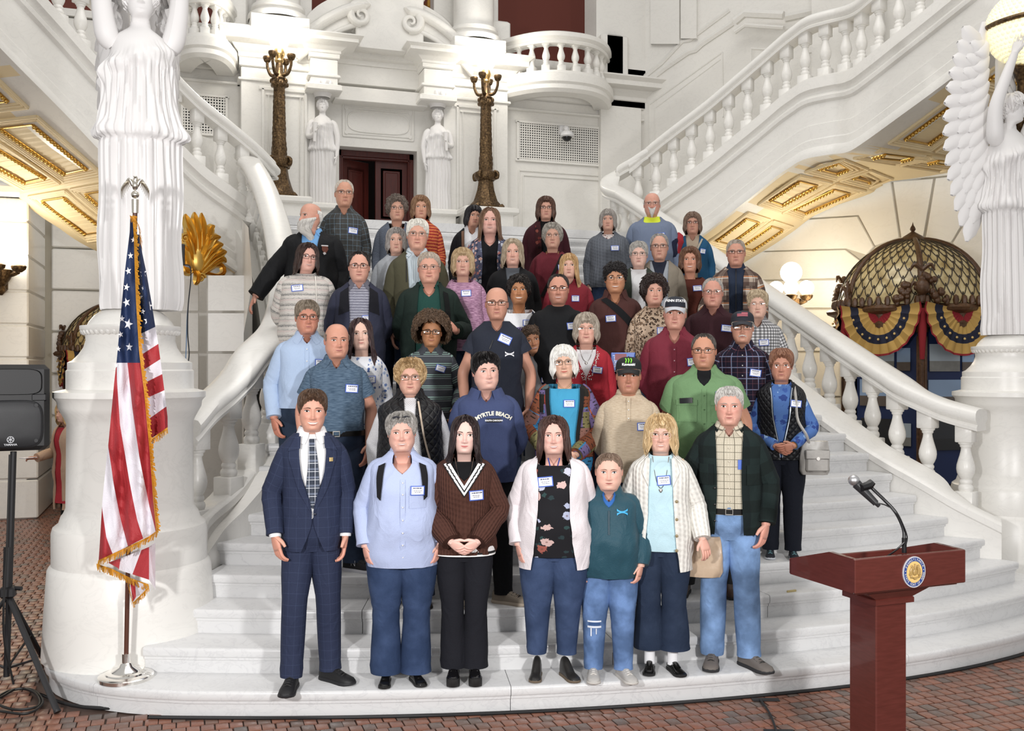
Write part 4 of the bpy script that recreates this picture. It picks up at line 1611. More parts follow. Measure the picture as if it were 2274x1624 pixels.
  mb.grid(s.head_pt(face_patch(s.bvh, lambda u, v: (X(u), bot(u) + (midl(u) - bot(u)) * v), 13, 4, lambda u, v: .004 + .014 * math.sin(PI * min(1, v + .1)) * (1 - (2 * u - 1) ** 4))), mat=0)
  mb.grid(s.head_pt(face_patch(s.bvh, lambda u, v: (X(u), midl(u) - .003 + (midu(u) - midl(u) + .006) * v), 13, 3, .003)), mat=1 if th_ else 2)
  lc = F.get('lipcol', 0xB07068)
  mb.build('mouth', [plain(lc, .4), TEETH, plain(0x5A2C28, .6)], s.root, 60)
  g = F.get('glasses')
  if g:
   s.glasses(*g)

 def glasses(s, col=0x2A2420, rr=.008, kind='rect', gw=.118, gh=.072, up=False, metal=0, tint=None):
  m = plain(col, .35, metal) if not metal else plain(srgb(col), .3, 1.0)
  mb = MB()
  yb = s.bvh.ray_cast(Vector((.0, -2, .03)), Vector((0, 1, 0)))[0].y - .01
  dz = .0
  lens = []
  for sg in (-1, 1):
   n = {'rect': 4.0, 'round': 2.2, 'oval': 2.6}[kind]
   t = np.linspace(0, 2 * PI, 25)
   x = sg * .152 + gw * np.sign(np.cos(t)) * np.abs(np.cos(t)) ** (2 / n)
   z = -.012 + dz + gh * np.sign(np.sin(t)) * np.abs(np.sin(t)) ** (2 / n)
   y = yb - .012 + .32 * (np.abs(x) ** 2) * 1.3
   R = np.stack([x, y, z], -1)
   if rr > .0045:
    mb.tube(s.head_pt(R), rr * s.HH, 5, caps=False)
   lens.append(s.head_pt(R[:-1]))
   mb.tube(s.head_pt(np.array([[sg * .27, yb + .07, .035], [sg * .345, yb + .20, .04], [sg * .352, -.02, .04], [sg * .345, .06, .02]])), max(rr, .006) * s.HH, 5, samples=8)
  mb.tube(s.head_pt(np.array([[-.045, yb - .008, .0], [0, yb - .018, .02], [.045, yb - .008, .0]])), max(rr, .005) * s.HH, 5, samples=6)
  o = mb.build('glasses', m, s.root, 60)
  mb = MB()
  for P in lens:
   c = P.mean(0)
   mb.add(np.vstack([P, c]), [[i, (i + 1) % len(P), len(P)] for i in range(len(P))])
  mb.build('lenses', LENS if tint is None else plain(tint, .1), o, 60)

 def hair(s, cut, col, hi=None, mat=None, **hp):
  mb = MB()
  S = make_hair(mb, cut, s.F, hp, s.seed)
  off = hp.get('shift', (0, 0, 0))
  for i, v in enumerate(mb.v):
   Q = s.head_pt(v + np.asarray(off))
   low = v[:, 2] < -.48
   if low.any():
    # hair that reaches the trunk lies on it
    w, f, b = s.S(Q[:, 2])
    ex = s.off + .016
    wx = np.where(Q[:, 2] < 1.43 * s.s, w + .05 * s.s, w)
    fb = np.where(Q[:, 1] < 0, f, b)
    qv = (np.abs(Q[:, 0]) / (wx + ex)) ** NS + (np.abs(Q[:, 1]) / (fb + ex)) ** NS
    k = np.where((qv < 1) & low, (1 / np.maximum(qv, .02)) ** (1 / NS), 1)
    Q[:, 1] *= k
    Q[:, 0] *= np.minimum(k, 1.15)
   mb.v[i] = Q
  mb.build('hair', mat or hair_mat(col, hi), s.root, 70)
  return S

 def beard(s, col, rows, width=74, curl=.012, n=150, thick=.05, hi=None):
  """rows: list of (z, spread factor, forward) down the beard; starts on the jaw."""
  mb = MB()
  th = np.radians(np.linspace(-width, width, 41))
  zz = np.array([r[0] for r in rows], float)
  zf = np.linspace(zz[0], zz[-1], 22)
  fac = np.interp(zf, zz[::-1], [r[1] for r in rows][::-1])
  fwd = np.interp(zf, zz[::-1], [r[2] for r in rows][::-1])
  w, f, b = head_prof(np.maximum(zf, -.44))
  X, Y = sup(th[None, :], ((w + .02) * fac)[:, None], (f + fwd)[:, None], b[:, None], 2.2)
  Y = Y * np.cos(th * .25)[None, :]
  Z = np.repeat(zf[:, None], 41, 1) + (.55 * (np.abs(th) / R_(width)) ** 2 * (zf[0] - zf[-1]))[None, :] * ((zf[0] - zf) / (zf[0] - zf[-1]))[:, None] + .10 * ((np.abs(th) / R_(width)) ** 2)[None, :]
  P = np.stack([X, Y, Z], -1)
  P[..., 1] -= (np.abs(vn(P * np.array([1, 1, .25]), 40, 4)) * curl * 2)
  P[:, ::1, 0] += vn(P * np.array([1, 1, .3]), 30, 7) * curl
  UV = np.stack(np.meshgrid(np.linspace(0, .6, 41), np.linspace(0, 1, 22)), -1)
  mb.grid(s.head_pt(P), uv=UV, flip=False)
  r = np.random.default_rng(3)
  for i in range(n):
   j = r.integers(0, 41)
   a = r.integers(0, 14)
   b_ = min(21, a + r.integers(6, 12))
   seg = P[a:b_, j].copy()
   seg[:, 1] -= .012 * np.sin(np.linspace(0, PI, len(seg)))
   seg[:, 0] += r.uniform(-.02, .02) * np.linspace(0, 1, len(seg)) + .006 * np.sin(np.linspace(0, 5, len(seg)) + r.uniform(0, 6))
   seg[-1, 2] -= .03
   mb.tube(s.head_pt(seg), np.linspace(.010, .002, len(seg)) * s.HH, 4, caps=False)
  mb.build('beard', hair_mat(col, hi), s.root, 70)

 def moustache(s, col):
  mb = MB()
  for k in range(26):
   u = k / 25
   x = -.105 + .21 * u
   z = -.245 - .03 * abs(2 * u - 1) ** 1.5
   g = face_patch(s.bvh, lambda a, v: (x + .012 * (a - .5) + .025 * (2 * u - 1) * (1 - v), z - .04 * (1 - v)), 3, 4, lambda a, v: .012 + .012 * math.sin(PI * v))
   mb.grid(s.head_pt(g), uv=np.full((12, 2), u))
  mb.build('moustache', hair_mat(col), s.root, 70)

 def cap(s, col, front=None, bill=None, back=None):
  mb = MB()
  th = np.linspace(-PI, PI, 49)
  v = np.linspace(0, 1, 14)
  TH, V = np.meshgrid(th, v)
  a = np.abs(TH)
  ze = np.interp(np.degrees(a), [0, 60, 110, 180], [.20, .18, .10, .04])
  z = .5 - (.5 - ze) * (.25 * V + .75 * V ** 1.6)
  w, f, b = head_prof(z)
  tk = .045 + .03 * np.exp(-((V - .5) / .3) ** 2) * (np.cos(TH) > 0)
  X, Y = sup(TH, w + tk, f + tk + .01 * (1 - V), b + tk, 2.2)
  P = np.stack([X, Y, z + .055 * sm(.1, .45, z)], -1)
  mm = [plain(col, .8), plain(front or col, .8), plain(bill or col, .75), plain(back or col, .85)]
  half = np.abs(np.degrees(th)) < 62
  i0, i1 = np.where(half)[0][0], np.where(half)[0][-1]
  mb.grid(s.head_pt(P[:, i0:i1 + 1]), mat=1, flip=True)
  mb.grid(s.head_pt(P[:, :i0 + 1]), mat=3, flip=True)
  mb.grid(s.head_pt(P[:, i1:]), mat=3, flip=True)
  mb.sphere(s.head_pt(np.array([[0, .02, .558]]))[0], .018 * s.HH, 8, 5, mat=0)
  s.capP = P
  o = mb.build('cap', mm, s.root, 50)
  mb = MB()
  tb = np.radians(np.linspace(-58, 58, 25))
  rr = np.linspace(0, 1, 8)
  TB, RR = np.meshgrid(tb, rr)
  w, f, b = head_prof(np.array([.2]))
  X, Y = sup(TB, w + .05, f + .05, b, 2.2)
  X = X * (1 - .08 * RR)
  Y = Y - RR * .36 * np.cos(TB * 1.45) ** .6
  Z = .205 - .10 * RR ** 1.2 - .16 * (X / .36) ** 2 * (.4 + .6 * RR)
  B = np.stack([X, Y, Z], -1)
  mb.grid(s.head_pt(B), mat=0)
  mb.grid(s.head_pt(B - np.array([0, 0, .018])), mat=0, flip=True)
  mb.grid(s.head_pt(np.stack([B[-1], B[-1] - np.array([0, 0, .018])], 0)), mat=0)
  mb.build('cap_bill', plain(bill or col, .75), o, 50)
  return o

 def cap_front(s, x, zrel):
  """point on the front of the cap: x in head units, zrel 0 (brim) .. 1"""
  P = s.capP
  k = int(np.clip((1 - zrel) * 13, 0, 13))
  row = P[k]
  m = np.cos(np.linspace(-PI, PI, 49)) > 0
  r = row[m]
  return np.array([x, np.interp(x, r[:, 0], r[:, 1]) - .012, np.interp(x, r[:, 0], r[:, 2])])

 # ------------------------------------------------ garments
 def torso(s, mb, off, hem, neck='crew', depth=0.0, nw=1.0, gap=None, mat=0, fold=.005, ztop=None, flare=0.0, nth=56, rows=(16, 14), wmin=0.0, inset=0.0):
  q = s.s
  zt0 = (ztop or {'crew': 1.492, 'turtle': 1.53, 'v': 1.490, 'scoop': 1.472, 'boat': 1.452, 'shirt': 1.495, 'coat': 1.486, 'hood': 1.47}[neck]) * q
  th = np.linspace(-PI, PI, nth + 1)
  if gap is None:
   t = np.linspace(-1, 1, nth + 1)
   th = PI * np.sign(t) * np.abs(t) ** 1.08
  a = np.abs(th)
  if neck in ('v', 'shirt', 'coat') and depth:
   drop = depth * np.maximum(0, 1 - a / (nw * .95))
  elif neck in ('scoop', 'boat', 'crew') and depth:
   drop = depth * np.exp(-(a / (nw * .9)) ** 4)
  else:
   drop = 0 * a
  zt = zt0 - drop * q
  zm = np.minimum(1.33 * q, zt - .03)
  n1, n2 = rows
  h = hem * q
  R = []
  for i in range(n1):
   R.append(h + (zm - h) * i / n1)
  for i in range(n2):
   u = i / (n2 - 1)
   R.append(zm + (zt - zm) * (1 - (1 - u) ** 1.35))
  Z = np.array(R)
  TH = np.repeat(th[None, :], len(Z), 0)
  w, f, b = s.S(Z)
  lowk = sm(.16, 0, (Z - h))
  lowi = sm(.11, 0, (Z - h))
  of = off * (1 - .72 * sm(1.39 * q, 1.465 * q, Z)) if neck not in ('coat', 'hood') else off * (1 - .35 * sm(1.39 * q, 1.465 * q, Z))
  w, f, b = w + of + flare * lowk - inset * lowi, f + of + flare * lowk * .8 - inset * lowi, b + of + flare * lowk * .8 - inset * lowi
  if gap is not None:
   ga = np.array(gap, float)
   gx = np.interp(Z / q, ga[:, 0], ga[:, 1]) * q
   t0 = np.arcsin(np.clip(gx / w, 0, .98) ** (NS / 2))
   u = (TH + PI) / (2 * PI)
   # from the left edge of the opening round the back to the right edge
   TH = t0 + (2 * PI - 2 * t0) * u
  X, Y = sup(TH, w, f, b)
  P = np.stack([X, Y, Z], -1)
  if fold:
   d = (vn(P * np.array([1, 1, .55]), 17 / q, s.seed % 9) + .8 * (1 - 2.2 * np.abs(vn(P * np.array([1.0, 1.0, .9]) + .25 * vn(P, 9, 2)[..., None], 22 / q, s.seed % 7)))) * fold * (1 - .8 * sm(1.36 * q, 1.45 * q, Z))
   n = np.stack([np.sin(TH), -np.cos(TH), 0 * TH], -1)
   d = d * (1 - .75 * sm(1.10 * q, 1.18 * q, Z) * (np.cos(TH) > .2))
   P = P + n * d[..., None]
  if gap is None:
   P[:, -1] = P[:, 0]
  UV = np.stack([TH * .165 * q / max(.5, q), Z], -1)
  mb.grid(P, uv=UV, mat=mat)
  return P

 def arm(s, side, pose):
  q, sw = s.s, s.sw
  sx = side
  ax = sw + .014 * q
  if pose == 'down':
   e, w_, d, th = (ax + .022 * q, .035 * q, 1.125 * q), (ax + .016 * q, -.045 * q, .885 * q), (-.04 * side, -.16, -1), (0, -1, .1)
  elif pose == 'relax':
   e, w_, d, th = (ax + .05 * q, .03 * q, 1.13 * q), (ax + .035 * q, -.07 * q, .90 * q), (-.12 * side, -.2, -1), (-.5 * side, -1, 0)
  elif pose == 'clasp':
   e, w_, d, th = (ax + .055 * q, -.01 * q, 1.12 * q), (.085 * q, -.20 * q - s.fat * .07, .945 * q), (-.8 * side, -.25, -.55), (0, -.3, 1)
  elif pose == 'back':
   e, w_, d, th = (ax + .03 * q, .09 * q, 1.13 * q), (.12 * q, .17 * q, .96 * q), (-.8 * side, .1, -.6), (0, 0, 1)
  else:
   e, w_, d, th = pose
   e, w_ = tuple(v * q for v in e), tuple(v * q for v in w_)
   return [np.array((.10 * q * side, 0, 1.40 * q)), np.array(((sw - .034 * q) * side, 0, 1.372 * q)), np.array(e), np.array(w_), np.array(d, float), np.array(th, float)]
  return [np.array((.09 * q * side, 0, 1.395 * q)), np.array(((sw - .034 * q) * side, 0, 1.372 * q)), np.array((e[0] * side, e[1], e[2])), np.array((w_[0] * side, w_[1], w_[2])), np.array(d, float), np.array(th, float)]

 def armpath(s, A):
  r, sh, e, w = A[:4]
  q = s.s
  out = sh + np.array([np.sign(sh[0]) * .026 * q, 0, -.06 * q])
  k = .5
  m1 = (out * .5 + e * .5)
  m2 = (e * .5 + w * .5)
  return np.array([r, sh, out, m1, e, m2, w])

 def sleeves(s, mb, off, poses, length=1.0, mat=0, r0=1.0, puff=0.0, cuff=None):
  q = s.s
  g = (1.0 if s.sex == 'm' else .88) * (1 + (s.wid - 1) * .5) * r0
  fat = s.fat
  for side, pose in zip((-1, 1), poses):
   if pose is None:
    continue
   P = catmull(s.armpath(s.arm(side, pose)), 26)
   L = np.concatenate([[0], np.cumsum(np.linalg.norm(np.diff(P, axis=0), axis=1))])
   L /= L[-1]
   rad = np.interp(L, [0, .12, .25, .45, .62, .8, 1.0], np.array([.042, .052, .055, .050, .044, .040, .033]) * q * g) + off * .85 + fat * .006
   rad[0] *= .6
   if length < 1:
    n = max(6, int(26 * length))
    P, rad, L = P[:n], rad[:n].copy(), L[:n]
    rad[-4:] += np.linspace(0, .008, 4)
   elif puff:
    rad = rad + puff * np.exp(-((L - .85) / .12) ** 2)
   if cuff:
    rad[-3:] = rad[-3:] * .95
   rad = rad * (1 + .045 * np.sin(L * 60 + s.seed) * np.exp(-((L - .58) / .13) ** 2) + .05 * np.sin(L * 85 + side) * sm(.82, 1, L))
   mb.tube(P, rad, 16, mat=mat, caps=True)

 def arms(s, poses, bare=0.0, curl=22, hand_scale=1.0):
  """hands, and the forearm where the sleeve leaves it bare"""
  q = s.s
  g = 1.0 if s.sex == 'm' else .86
  s.poses = poses
  for side, pose in zip((-1, 1), poses):
   if pose is None:
    continue
   A = s.arm(side, pose)
   P = catmull(s.armpath(A), 26)
   L = np.linspace(0, 1, 26)
   rad = np.interp(L, [0, .15, .45, .62, .8, .93, 1.0], np.array([.03, .046, .042, .040, .037, .029, .026]) * q * g * (1 + (s.wid - 1) * .4) + s.fat * .008)
   n0 = 4 if bare else 17
   pts = np.vstack([P[n0:], A[3] + A[4] / np.linalg.norm(A[4]) * .012])
   s.bodymb.tube(pts, np.append(rad[n0:], rad[-1] * .95), 12, caps=False)
   mb = s.bodymb
   s.hand(mb, A[3], A[4], A[5], side, q * g * hand_scale * (1.04 if s.sex == 'm' else 1.06), curl)

 def hand(s, mb, wr, d, t, side, k, curl=22):
  d = d / np.linalg.norm(d)
  t = t - d * (t @ d)
  t = t / np.linalg.norm(t)
  n = np.cross(d, t) * side  # palm side
  col1 = np.array([1, .90, .88])
  us = np.array([-.012, .008, .028, .05, .074, .092]) * k
  hw = np.array([.026, .029, .035, .040, .041, .037]) * k
  hn = np.array([.021, .020, .018, .016, .0145, .010]) * k
  ph = np.linspace(0, 2 * PI, 15)
  c, q2 = np.cos(ph), np.sin(ph)
  cc, ss = np.sign(c) * np.abs(c) ** .8, np.sign(q2) * np.abs(q2) ** .8
  G = wr + us[:, None, None] * d + hw[:, None, None] * cc[None, :, None] * t + hn[:, None, None] * ss[None, :, None] * n
  G = G + (n * .006 * k) * (us / us[-1])[:, None, None] ** 2
  mb.grid(G, col=np.tile(col1, (6, 15, 1)), cap1=True)
  for off, ln, r, cv in ((.029, .074, .0092, .9), (.0095, .083, .0096, 1.0), (-.0105, .077, .0091, 1.1), (-.0295, .060, .0080, 1.25)):
   p = wr + d * .080 * k + t * off * k + n * .004 * k
   dirv = d + t * off * 1.6
   dirv /= np.linalg.norm(dirv)
   pts = [p]
   a = R_(curl * .45) * cv
   for m, seg in enumerate((.46, .31, .23)):
    v = dirv * math.cos(a) + n * math.sin(a)
    pts.append(pts[-1] + v * seg * (ln + .012) * k)
    a += R_(curl * 1.15) * cv
   rr = np.array([1.1, 1.02, .92, .70]) * r * k
   mb.tube(pts, rr, 8, samples=8)
   e = mb.v[-1]
   mb.co[-1][:] = np.array([1, .88, .86])
  p = wr + d * .022 * k + t * .024 * k
  v1 = t * .62 + d * .70 + n * .34
  v2 = t * .30 + d * .88 + n * .30
  v1, v2 = v1 / np.linalg.norm(v1), v2 / np.linalg.norm(v2)
  pts = [p - v1 * .012 * k, p + v1 * .022 * k, p + v1 * .042 * k, p + v1 * .042 * k + v2 * .028 * k]
  mb.tube(pts, np.array([.014, .0135, .0115, .008]) * k, 8, samples=8)

 def finish(s):
  s.body_obj = s.bodymb.build('body', s.skin, s.root, 80)

 def top(s, mat, off=.012, hem=.90, neck='crew', depth=.0, nw=1.0, poses=None, length=1.0, name='shirt', fold=.007, gap=None, flare=.0, sleeves=True, r0=1.0, puff=0.0, ztop=None, extra=None, thick=.006, inset=0.0, nomats=None):
  mb = MB()
  P = s.torso(mb, off, hem, neck, depth, nw, gap=gap, fold=fold, flare=flare, ztop=ztop, inset=inset)
  if gap is not None:
   # turn the edges in so the cloth has thickness
   for e in (0, -1):
    E = P[:, e]
    inn = E.copy()
    inn[:, 1] += thick * 2.2
    inn[:, 0] += 0
    mb.grid(np.stack([E, inn], 1), flip=e == 0)
  if sleeves:
   s.sleeves(mb, off, poses or s.poses, length, r0=r0, puff=puff)
  o = mb.build(name, mat if nomats is None else nomats, s.root, 60)
  s.off = max(s.off, off + .004)
  return o

 def ribbon(s, A, B, off, mat, name, n=16, t=.004, nu=3, parent=None, build=True, mb=None, samples=True):
  """band lying on the front of the trunk between two edges given as lists of (x, z) in body units"""
  q = s.s
  A = catmull([(x, 0, z) for x, z in A], n) if samples else np.array([(x, 0, z) for x, z in A])
  B = catmull([(x, 0, z) for x, z in B], n) if samples else np.array([(x, 0, z) for x, z in B])
  u = np.linspace(0, 1, nu)[None, :, None]
  G = (A[:, None] * (1 - u) + B[:, None] * u) * q
  y = s.S.front(G[..., 0], G[..., 2], off)
  G[..., 1] = y
  bk = G.copy()
  G[..., 1] -= t
  m = mb or MB()
  UV = np.stack([G[..., 0], G[..., 2]], -1)
  flip = (A[0] - B[0])[0] * (A[-1] - A[0])[2] < 0
  m.grid(G, uv=UV, flip=bool(flip))
  ring = lambda g: np.vstack([g[0], g[1:, -1], g[-1, ::-1][1:], g[::-1, 0][1:-1]])
  R = np.stack([ring(G), ring(bk)], 0)
  m.grid(R, wrap=True)
  if mb is None and build:
   return m.build(name, mat, parent or s.root, 50)
  return m

 def patch(s, x, z, w, h, off, mat, name, rot=0.0, t=.003, parent=None, mb=None):
  c, d = math.cos(R_(rot)), math.sin(R_(rot))
  f = lambda u, v: (x + u * c - v * d, z + u * d + v * c)
  return s.ribbon([f(-w / 2, -h / 2), f(-w / 2, h / 2)], [f(w / 2, -h / 2), f(w / 2, h / 2)], off, mat, name, n=5, t=t, nu=5, parent=parent, samples=False if 0 else True, mb=mb)

 def tagc(s, x=.085, z=1.28, rot=4, off=None, w=.088, h=.058):
  """visitor sticker: white card with a blue wavy border and lines of small print"""
  off = (s.off if off is None else off) + .005
  r = random.Random(s.seed)
  o = s.patch(x, z, w, h, off, plain(0x4A68C0, .6), 'name_tag', rot)
  mb = MB()
  s.patch(x, z, w * .86, h * .80, off + .003, None, '', rot, t=.001, mb=mb)
  mb.build('card', plain(0xF1F2F6, .6), o, 50)
  mb = MB()
  c, d = math.cos(R_(rot)), math.sin(R_(rot))
  for dz, lw, hh in ((.26, .62, .11), (.0, .55, .05), (-.16, .42, .05)):
   x0 = -lw / 2
   while x0 < lw / 2 - .03:
    ww = r.uniform(.06, .16)
    xx, zz = (x0 + ww / 2) * w, dz * h
    s.patch(x + xx * c - zz * d, z + xx * d + zz * c, ww * w, hh * h, off + .0042, None, '', rot, t=.0006, mb=mb)
    x0 += ww + .03
  mb.build('print', plain(0x54566E, .7), o, 50)

 def collar(s, mat, r=1.0, off=.012, open_=34, drop=.05, point=.03, rise=.0, name='collar', z=1.492, spread=.0):
  q = s.s
  g = (.064 if s.sex == 'm' else .056) * r * q * (1 + s.fat * .08)
  th = np.radians(np.linspace(open_, 360 - open_, 41))
  fr = np.exp(-((np.minimum(th, 2 * PI - th) - R_(open_)) / .38) ** 2)
  cyy = .004 * q
  rows = []
  for dz, dr in ((-.012, .002), (.018 + rise, .0), (.026 + rise, .005), (.020 + rise, .012)):
   X, Y = sup(th, g + dr, g + dr, g + .006 + dr, 2.0)
   rows.append(np.stack([X, Y + cyy, z * q + dz - fr * (.016 + .010 * (open_ > 25)) + .006 * (1 - np.cos(th)) + 0 * X], -1))
  for k in (.55, 1.0):
   zz = z * q - drop * k * .7 - point * fr * k
   w, f, b = s.S(zz)
   o = off * .5 + .012
   X, Y = sup(th, w + o, f + o, b + o, NS)
   m = .85 if k < 1 else 1.0
   X = np.where(k < 1, rows[3][:, 0] * .5 + X * .5, X)
   Y = np.where(k < 1, rows[3][:, 1] * .5 + Y * .5 - .004, Y)
   lim = g + .030 + spread
   rr = np.hypot(X, Y)
   kk = np.minimum(1, (lim + .02 * fr) / rr)
   X = X * (kk * .6 + .4)
   rows.append(np.stack([X, Y, zz + 0 * X], -1))
  mb = MB()
  G = np.array(rows)
  mb.grid(G, uv=np.stack(np.meshgrid(np.linspace(0, .4, 41), np.linspace(0, .06, 6)), -1))
  return mb.build(name, mat, s.root, 50)

 def buttons(s, zs, x=0.0, off=None, col=0xE8E6E0, r=.0052, parent=None):
  mb = MB()
  for z in zs:
   y = float(s.S.front(x * s.s, z * s.s, (s.off if off is None else off) + .003))
   mb.lathe([(0, .004), (r * .7, .004), (r, .002), (r, -.002)], 10)
   V = mb.v[-1]
   mb.v[-1] = np.stack([V[:, 0] + x * s.s, y - V[:, 2], V[:, 1] + z * s.s], -1)
  mb.build('buttons', plain(col, .4), s.root, 50)

 def bottoms(s, mat, shoes, off=.010, waist=1.0, flare=0.0, hemr=.0, stance=(.10, .10), toe=(8, 8), fwd=(0, 0), sole=None, hem=.06, boot=False, detail=None, knee=0.0, name='trousers', socks=None, shoeh=1.0, platform=0.0, size=1.0):
  q = s.s
  mb = MB()
  s.torso(mb, off, .79, 'crew', ztop=waist, fold=.004, rows=(8, 6), inset=.034)
  g = (1 + (s.wid - 1) * .8)
  hw = float(s.S(.86 * q)[0])
  ends = []
  for i, side in enumerate((-1, 1)):
   fx = stance[i] * q * side
   fy = fwd[i] * q
   hip = np.array([hw * .50 * side, 0, .90 * q])
   kn = np.array([hip[0] * .45 + fx * .55, fy * .5 - .012 * q - knee * (i == 1), .49 * q])
   an = np.array([fx, fy + .012 * q, (hem + .005) * q])
   top_ = hip + (0, .008 * q, -.12 * q)
   P = catmull([hip, top_, (top_ + kn) / 2, kn, (kn + an) / 2 + (0, .012 * q, 0), an], 24)
   L = np.linspace(0, 1, 24)
   rb = np.array([.088, .094, .084, .066, .058, .052] if s.sex == 'm' else [.090, .098, .086, .064, .055, .047]) * q * g
   rad = np.interp(L, [0, .2, .4, .6, .8, 1], rb) + off + s.fat * np.interp(L, [0, .5, 1], [.03, .018, .006])
   rad = rad + flare * sm(.60, 1, L) + hemr * sm(.5, .8, L)
   rad = rad * (1 + .035 * np.sin(L * 70 + s.seed) * np.exp(-((L - .6) / .09) ** 2) + .04 * np.sin(L * 95 + side) * sm(.86, .97, L))
   mb.tube(P, rad, 20, caps=True)
   ends.append((fx, fy))
   s.legs = getattr(s, 'legs', []) + [(P, rad)]
  o = mb.build(name, mat, s.root, 70)
  if shoes:
   for (fx, fy), side, ta in zip(ends, (-1, 1), toe):
    s.shoe(fx, fy, side, ta, shoes, sole, boot, socks, shoeh, platform, size, detail)
  return o

 def shoe(s, fx, fy, side, ta, mat, sole, boot, socks, hgt, plat, size, detail):
  k = (1.0 if s.sex == 'm' else .88) * s.s * size
  u = np.array([-.075, -.068, -.045, -.01, .03, .075, .12, .155, .178, .190]) * k  # heel .. toe
  hw = np.array([.016, .030, .036, .036, .036, .041, .046, .043, .030, .010]) * k
  ht = np.array([.060, .078, .084, .088, .082, .064, .052, .045, .036, .022]) * k * hgt
  if boot:
   ht[1:4] = np.array([.13, .145, .145]) * k
   ht[4] = .12 * k
  base = .018 * k + plat
  ph = np.linspace(0, PI, 11)
  c, d = np.cos(ph), np.sin(ph)
  G = np.stack([hw[:, None] * np.sign(c) * np.abs(c) ** .75, np.repeat(-u[:, None], 11, 1), base + (ht - .018 * k)[:, None] * d ** .7], -1)
  G = np.concatenate([np.stack([G[:, 0, 0], G[:, 0, 1], np.full(len(u), base - .004)], -1)[:, None], G, np.stack([G[:, -1, 0], G[:, -1, 1], np.full(len(u), base - .004)], -1)[:, None]], 1)
  m = MB()
  m.grid(G, cap0=True, cap1=True)
  if not boot:
   # tongue and opening edge
   m.tube([(0, -.03 * k, base + .055 * k), (0, -.05 * k, base + .052 * k), (0, -.10 * k, base + .036 * k)], .020 * k, 8, squash=(1.1, .5))
  o = m.build('shoe', mat, s.root, 60)
  o.location = (fx, fy, 0)
  o.rotation_euler = (0, 0, R_(ta) * side)
  m = MB()
  oh = hw + .004 * k
  uu = u.copy()
  uu[0] -= .004 * k
  uu[-1] += .005 * k
  ring = np.vstack([np.stack([oh, -uu], -1), np.stack([-oh, -uu], -1)[::-1]])
  lift = np.concatenate([np.interp(uu, [.14 * k, .19 * k], [0, .008 * k]), np.interp(uu, [.14 * k, .19 * k], [0, .008 * k])[::-1]])
  lv = [np.column_stack([ring * .97, lift]), np.column_stack([ring, lift * .8 + .006 * k]), np.column_stack([ring, lift * .5 + base - .002 * k]), np.column_stack([ring * .95, lift * .5 + base + .003])]
  m.grid(np.array(lv), wrap=True, cap0=True, cap1=True, flip=False)
  m.build('sole', sole or plain(0x1C1B1B, .7), o, 50)
  if not boot and detail != 'plain':
   m = MB()
   for i in range(4):
    y = -(.045 + .022 * i) * k
    z = float(np.interp(-y, u, ht)) + .002 * k + plat
    m.tube([(-.022 * k, y, z - .007 * k), (0, y - .004, z + .004 * k), (.022 * k, y, z - .007 * k)], .0032 * k, 5, samples=7)
   m.build('laces', detail if (detail and not isinstance(detail, str)) else plain(0x2B2A2A, .8), o, 50)
  if socks:
   m = MB()
   m.tube([(0, .012 * k, .05 * k), (0, .012 * k, .2 * k)], [.042 * k, .040 * k], 12)
   m.build('sock', socks, o, 50)

 def belt(s, col=0x16120F, z=.985, off=.016):
  mb = MB()
  s.torso(mb, off, z - .018, 'crew', ztop=z + .018, fold=0, rows=(2, 3))
  o = mb.build('belt', plain(col, .35), s.root, 50)
  b = MB()
  y = float(s.S.front(0, z * s.s, off)) - .006
  for x, zz, sx, sz in ((-.022, 0, .006, .036), (.022, 0, .006, .036), (0, .017, .05, .006), (0, -.017, .05, .006)):
   b.bbox((x, y, z * s.s + zz), (sx, .006, sz), .001)
  b.build('buckle', METAL, o, 30)

 def text(s, txt, x, z, size, mat, off=None, rot=0, name='lettering', arc=None, bold=0.0, spacing=1.0):
  off = (s.off if off is None else off) + .007
  me = text_mesh(txt, size, bold, spacing)
  V = np.array([v.co for v in me.vertices])
  Fc = [list(p.vertices) for p in me.polygons]
  if arc:
   R = arc
   a = V[:, 0] / R
   V = np.stack([(R + V[:, 1]) * np.sin(a), (R + V[:, 1]) * np.cos(a) - R, V[:, 2]], -1)
  c, d = math.cos(R_(rot)), math.sin(R_(rot))
  X = x * s.s + V[:, 0] * c - V[:, 1] * d
  Z = z * s.s + V[:, 0] * d + V[:, 1] * c
  Yv = s.S.front(X, Z, off) - .0015
  mb = MB()
  mb.add(np.stack([X, Yv, Z], -1), Fc)
  return mb.build(name, mat, s.root, 0)

 def necklace(s, drop=.10, col=None, r=.0022, w=.062, pend=None):
  q = s.s
  pts = []
  for t in np.linspace(-1, 1, 25):
   x = w * t * q
   z = (1.468 - drop * (1 - abs(t) ** 2.2)) * q
   pts.append((x, float(s.S.front(x, z, max(.004, s.off * .4 if z < 1.40 * q else .004))) - .003, z))
  mb = MB()
  mb.tube(pts, r, 5)
  if pend:
   x, y, z = pts[12]
   mb.sphere((x - .004, y - .004, z - .012), (.008, .004, .009), 8, 6)
   mb.sphere((x + .004, y - .004, z - .012), (.008, .004, .009), 8, 6)
   mb.sphere((x, y - .004, z - .019), (.007, .004, .010), 8, 6)
  mb.build('necklace', col or METAL, s.root, 60)

_tm = {}

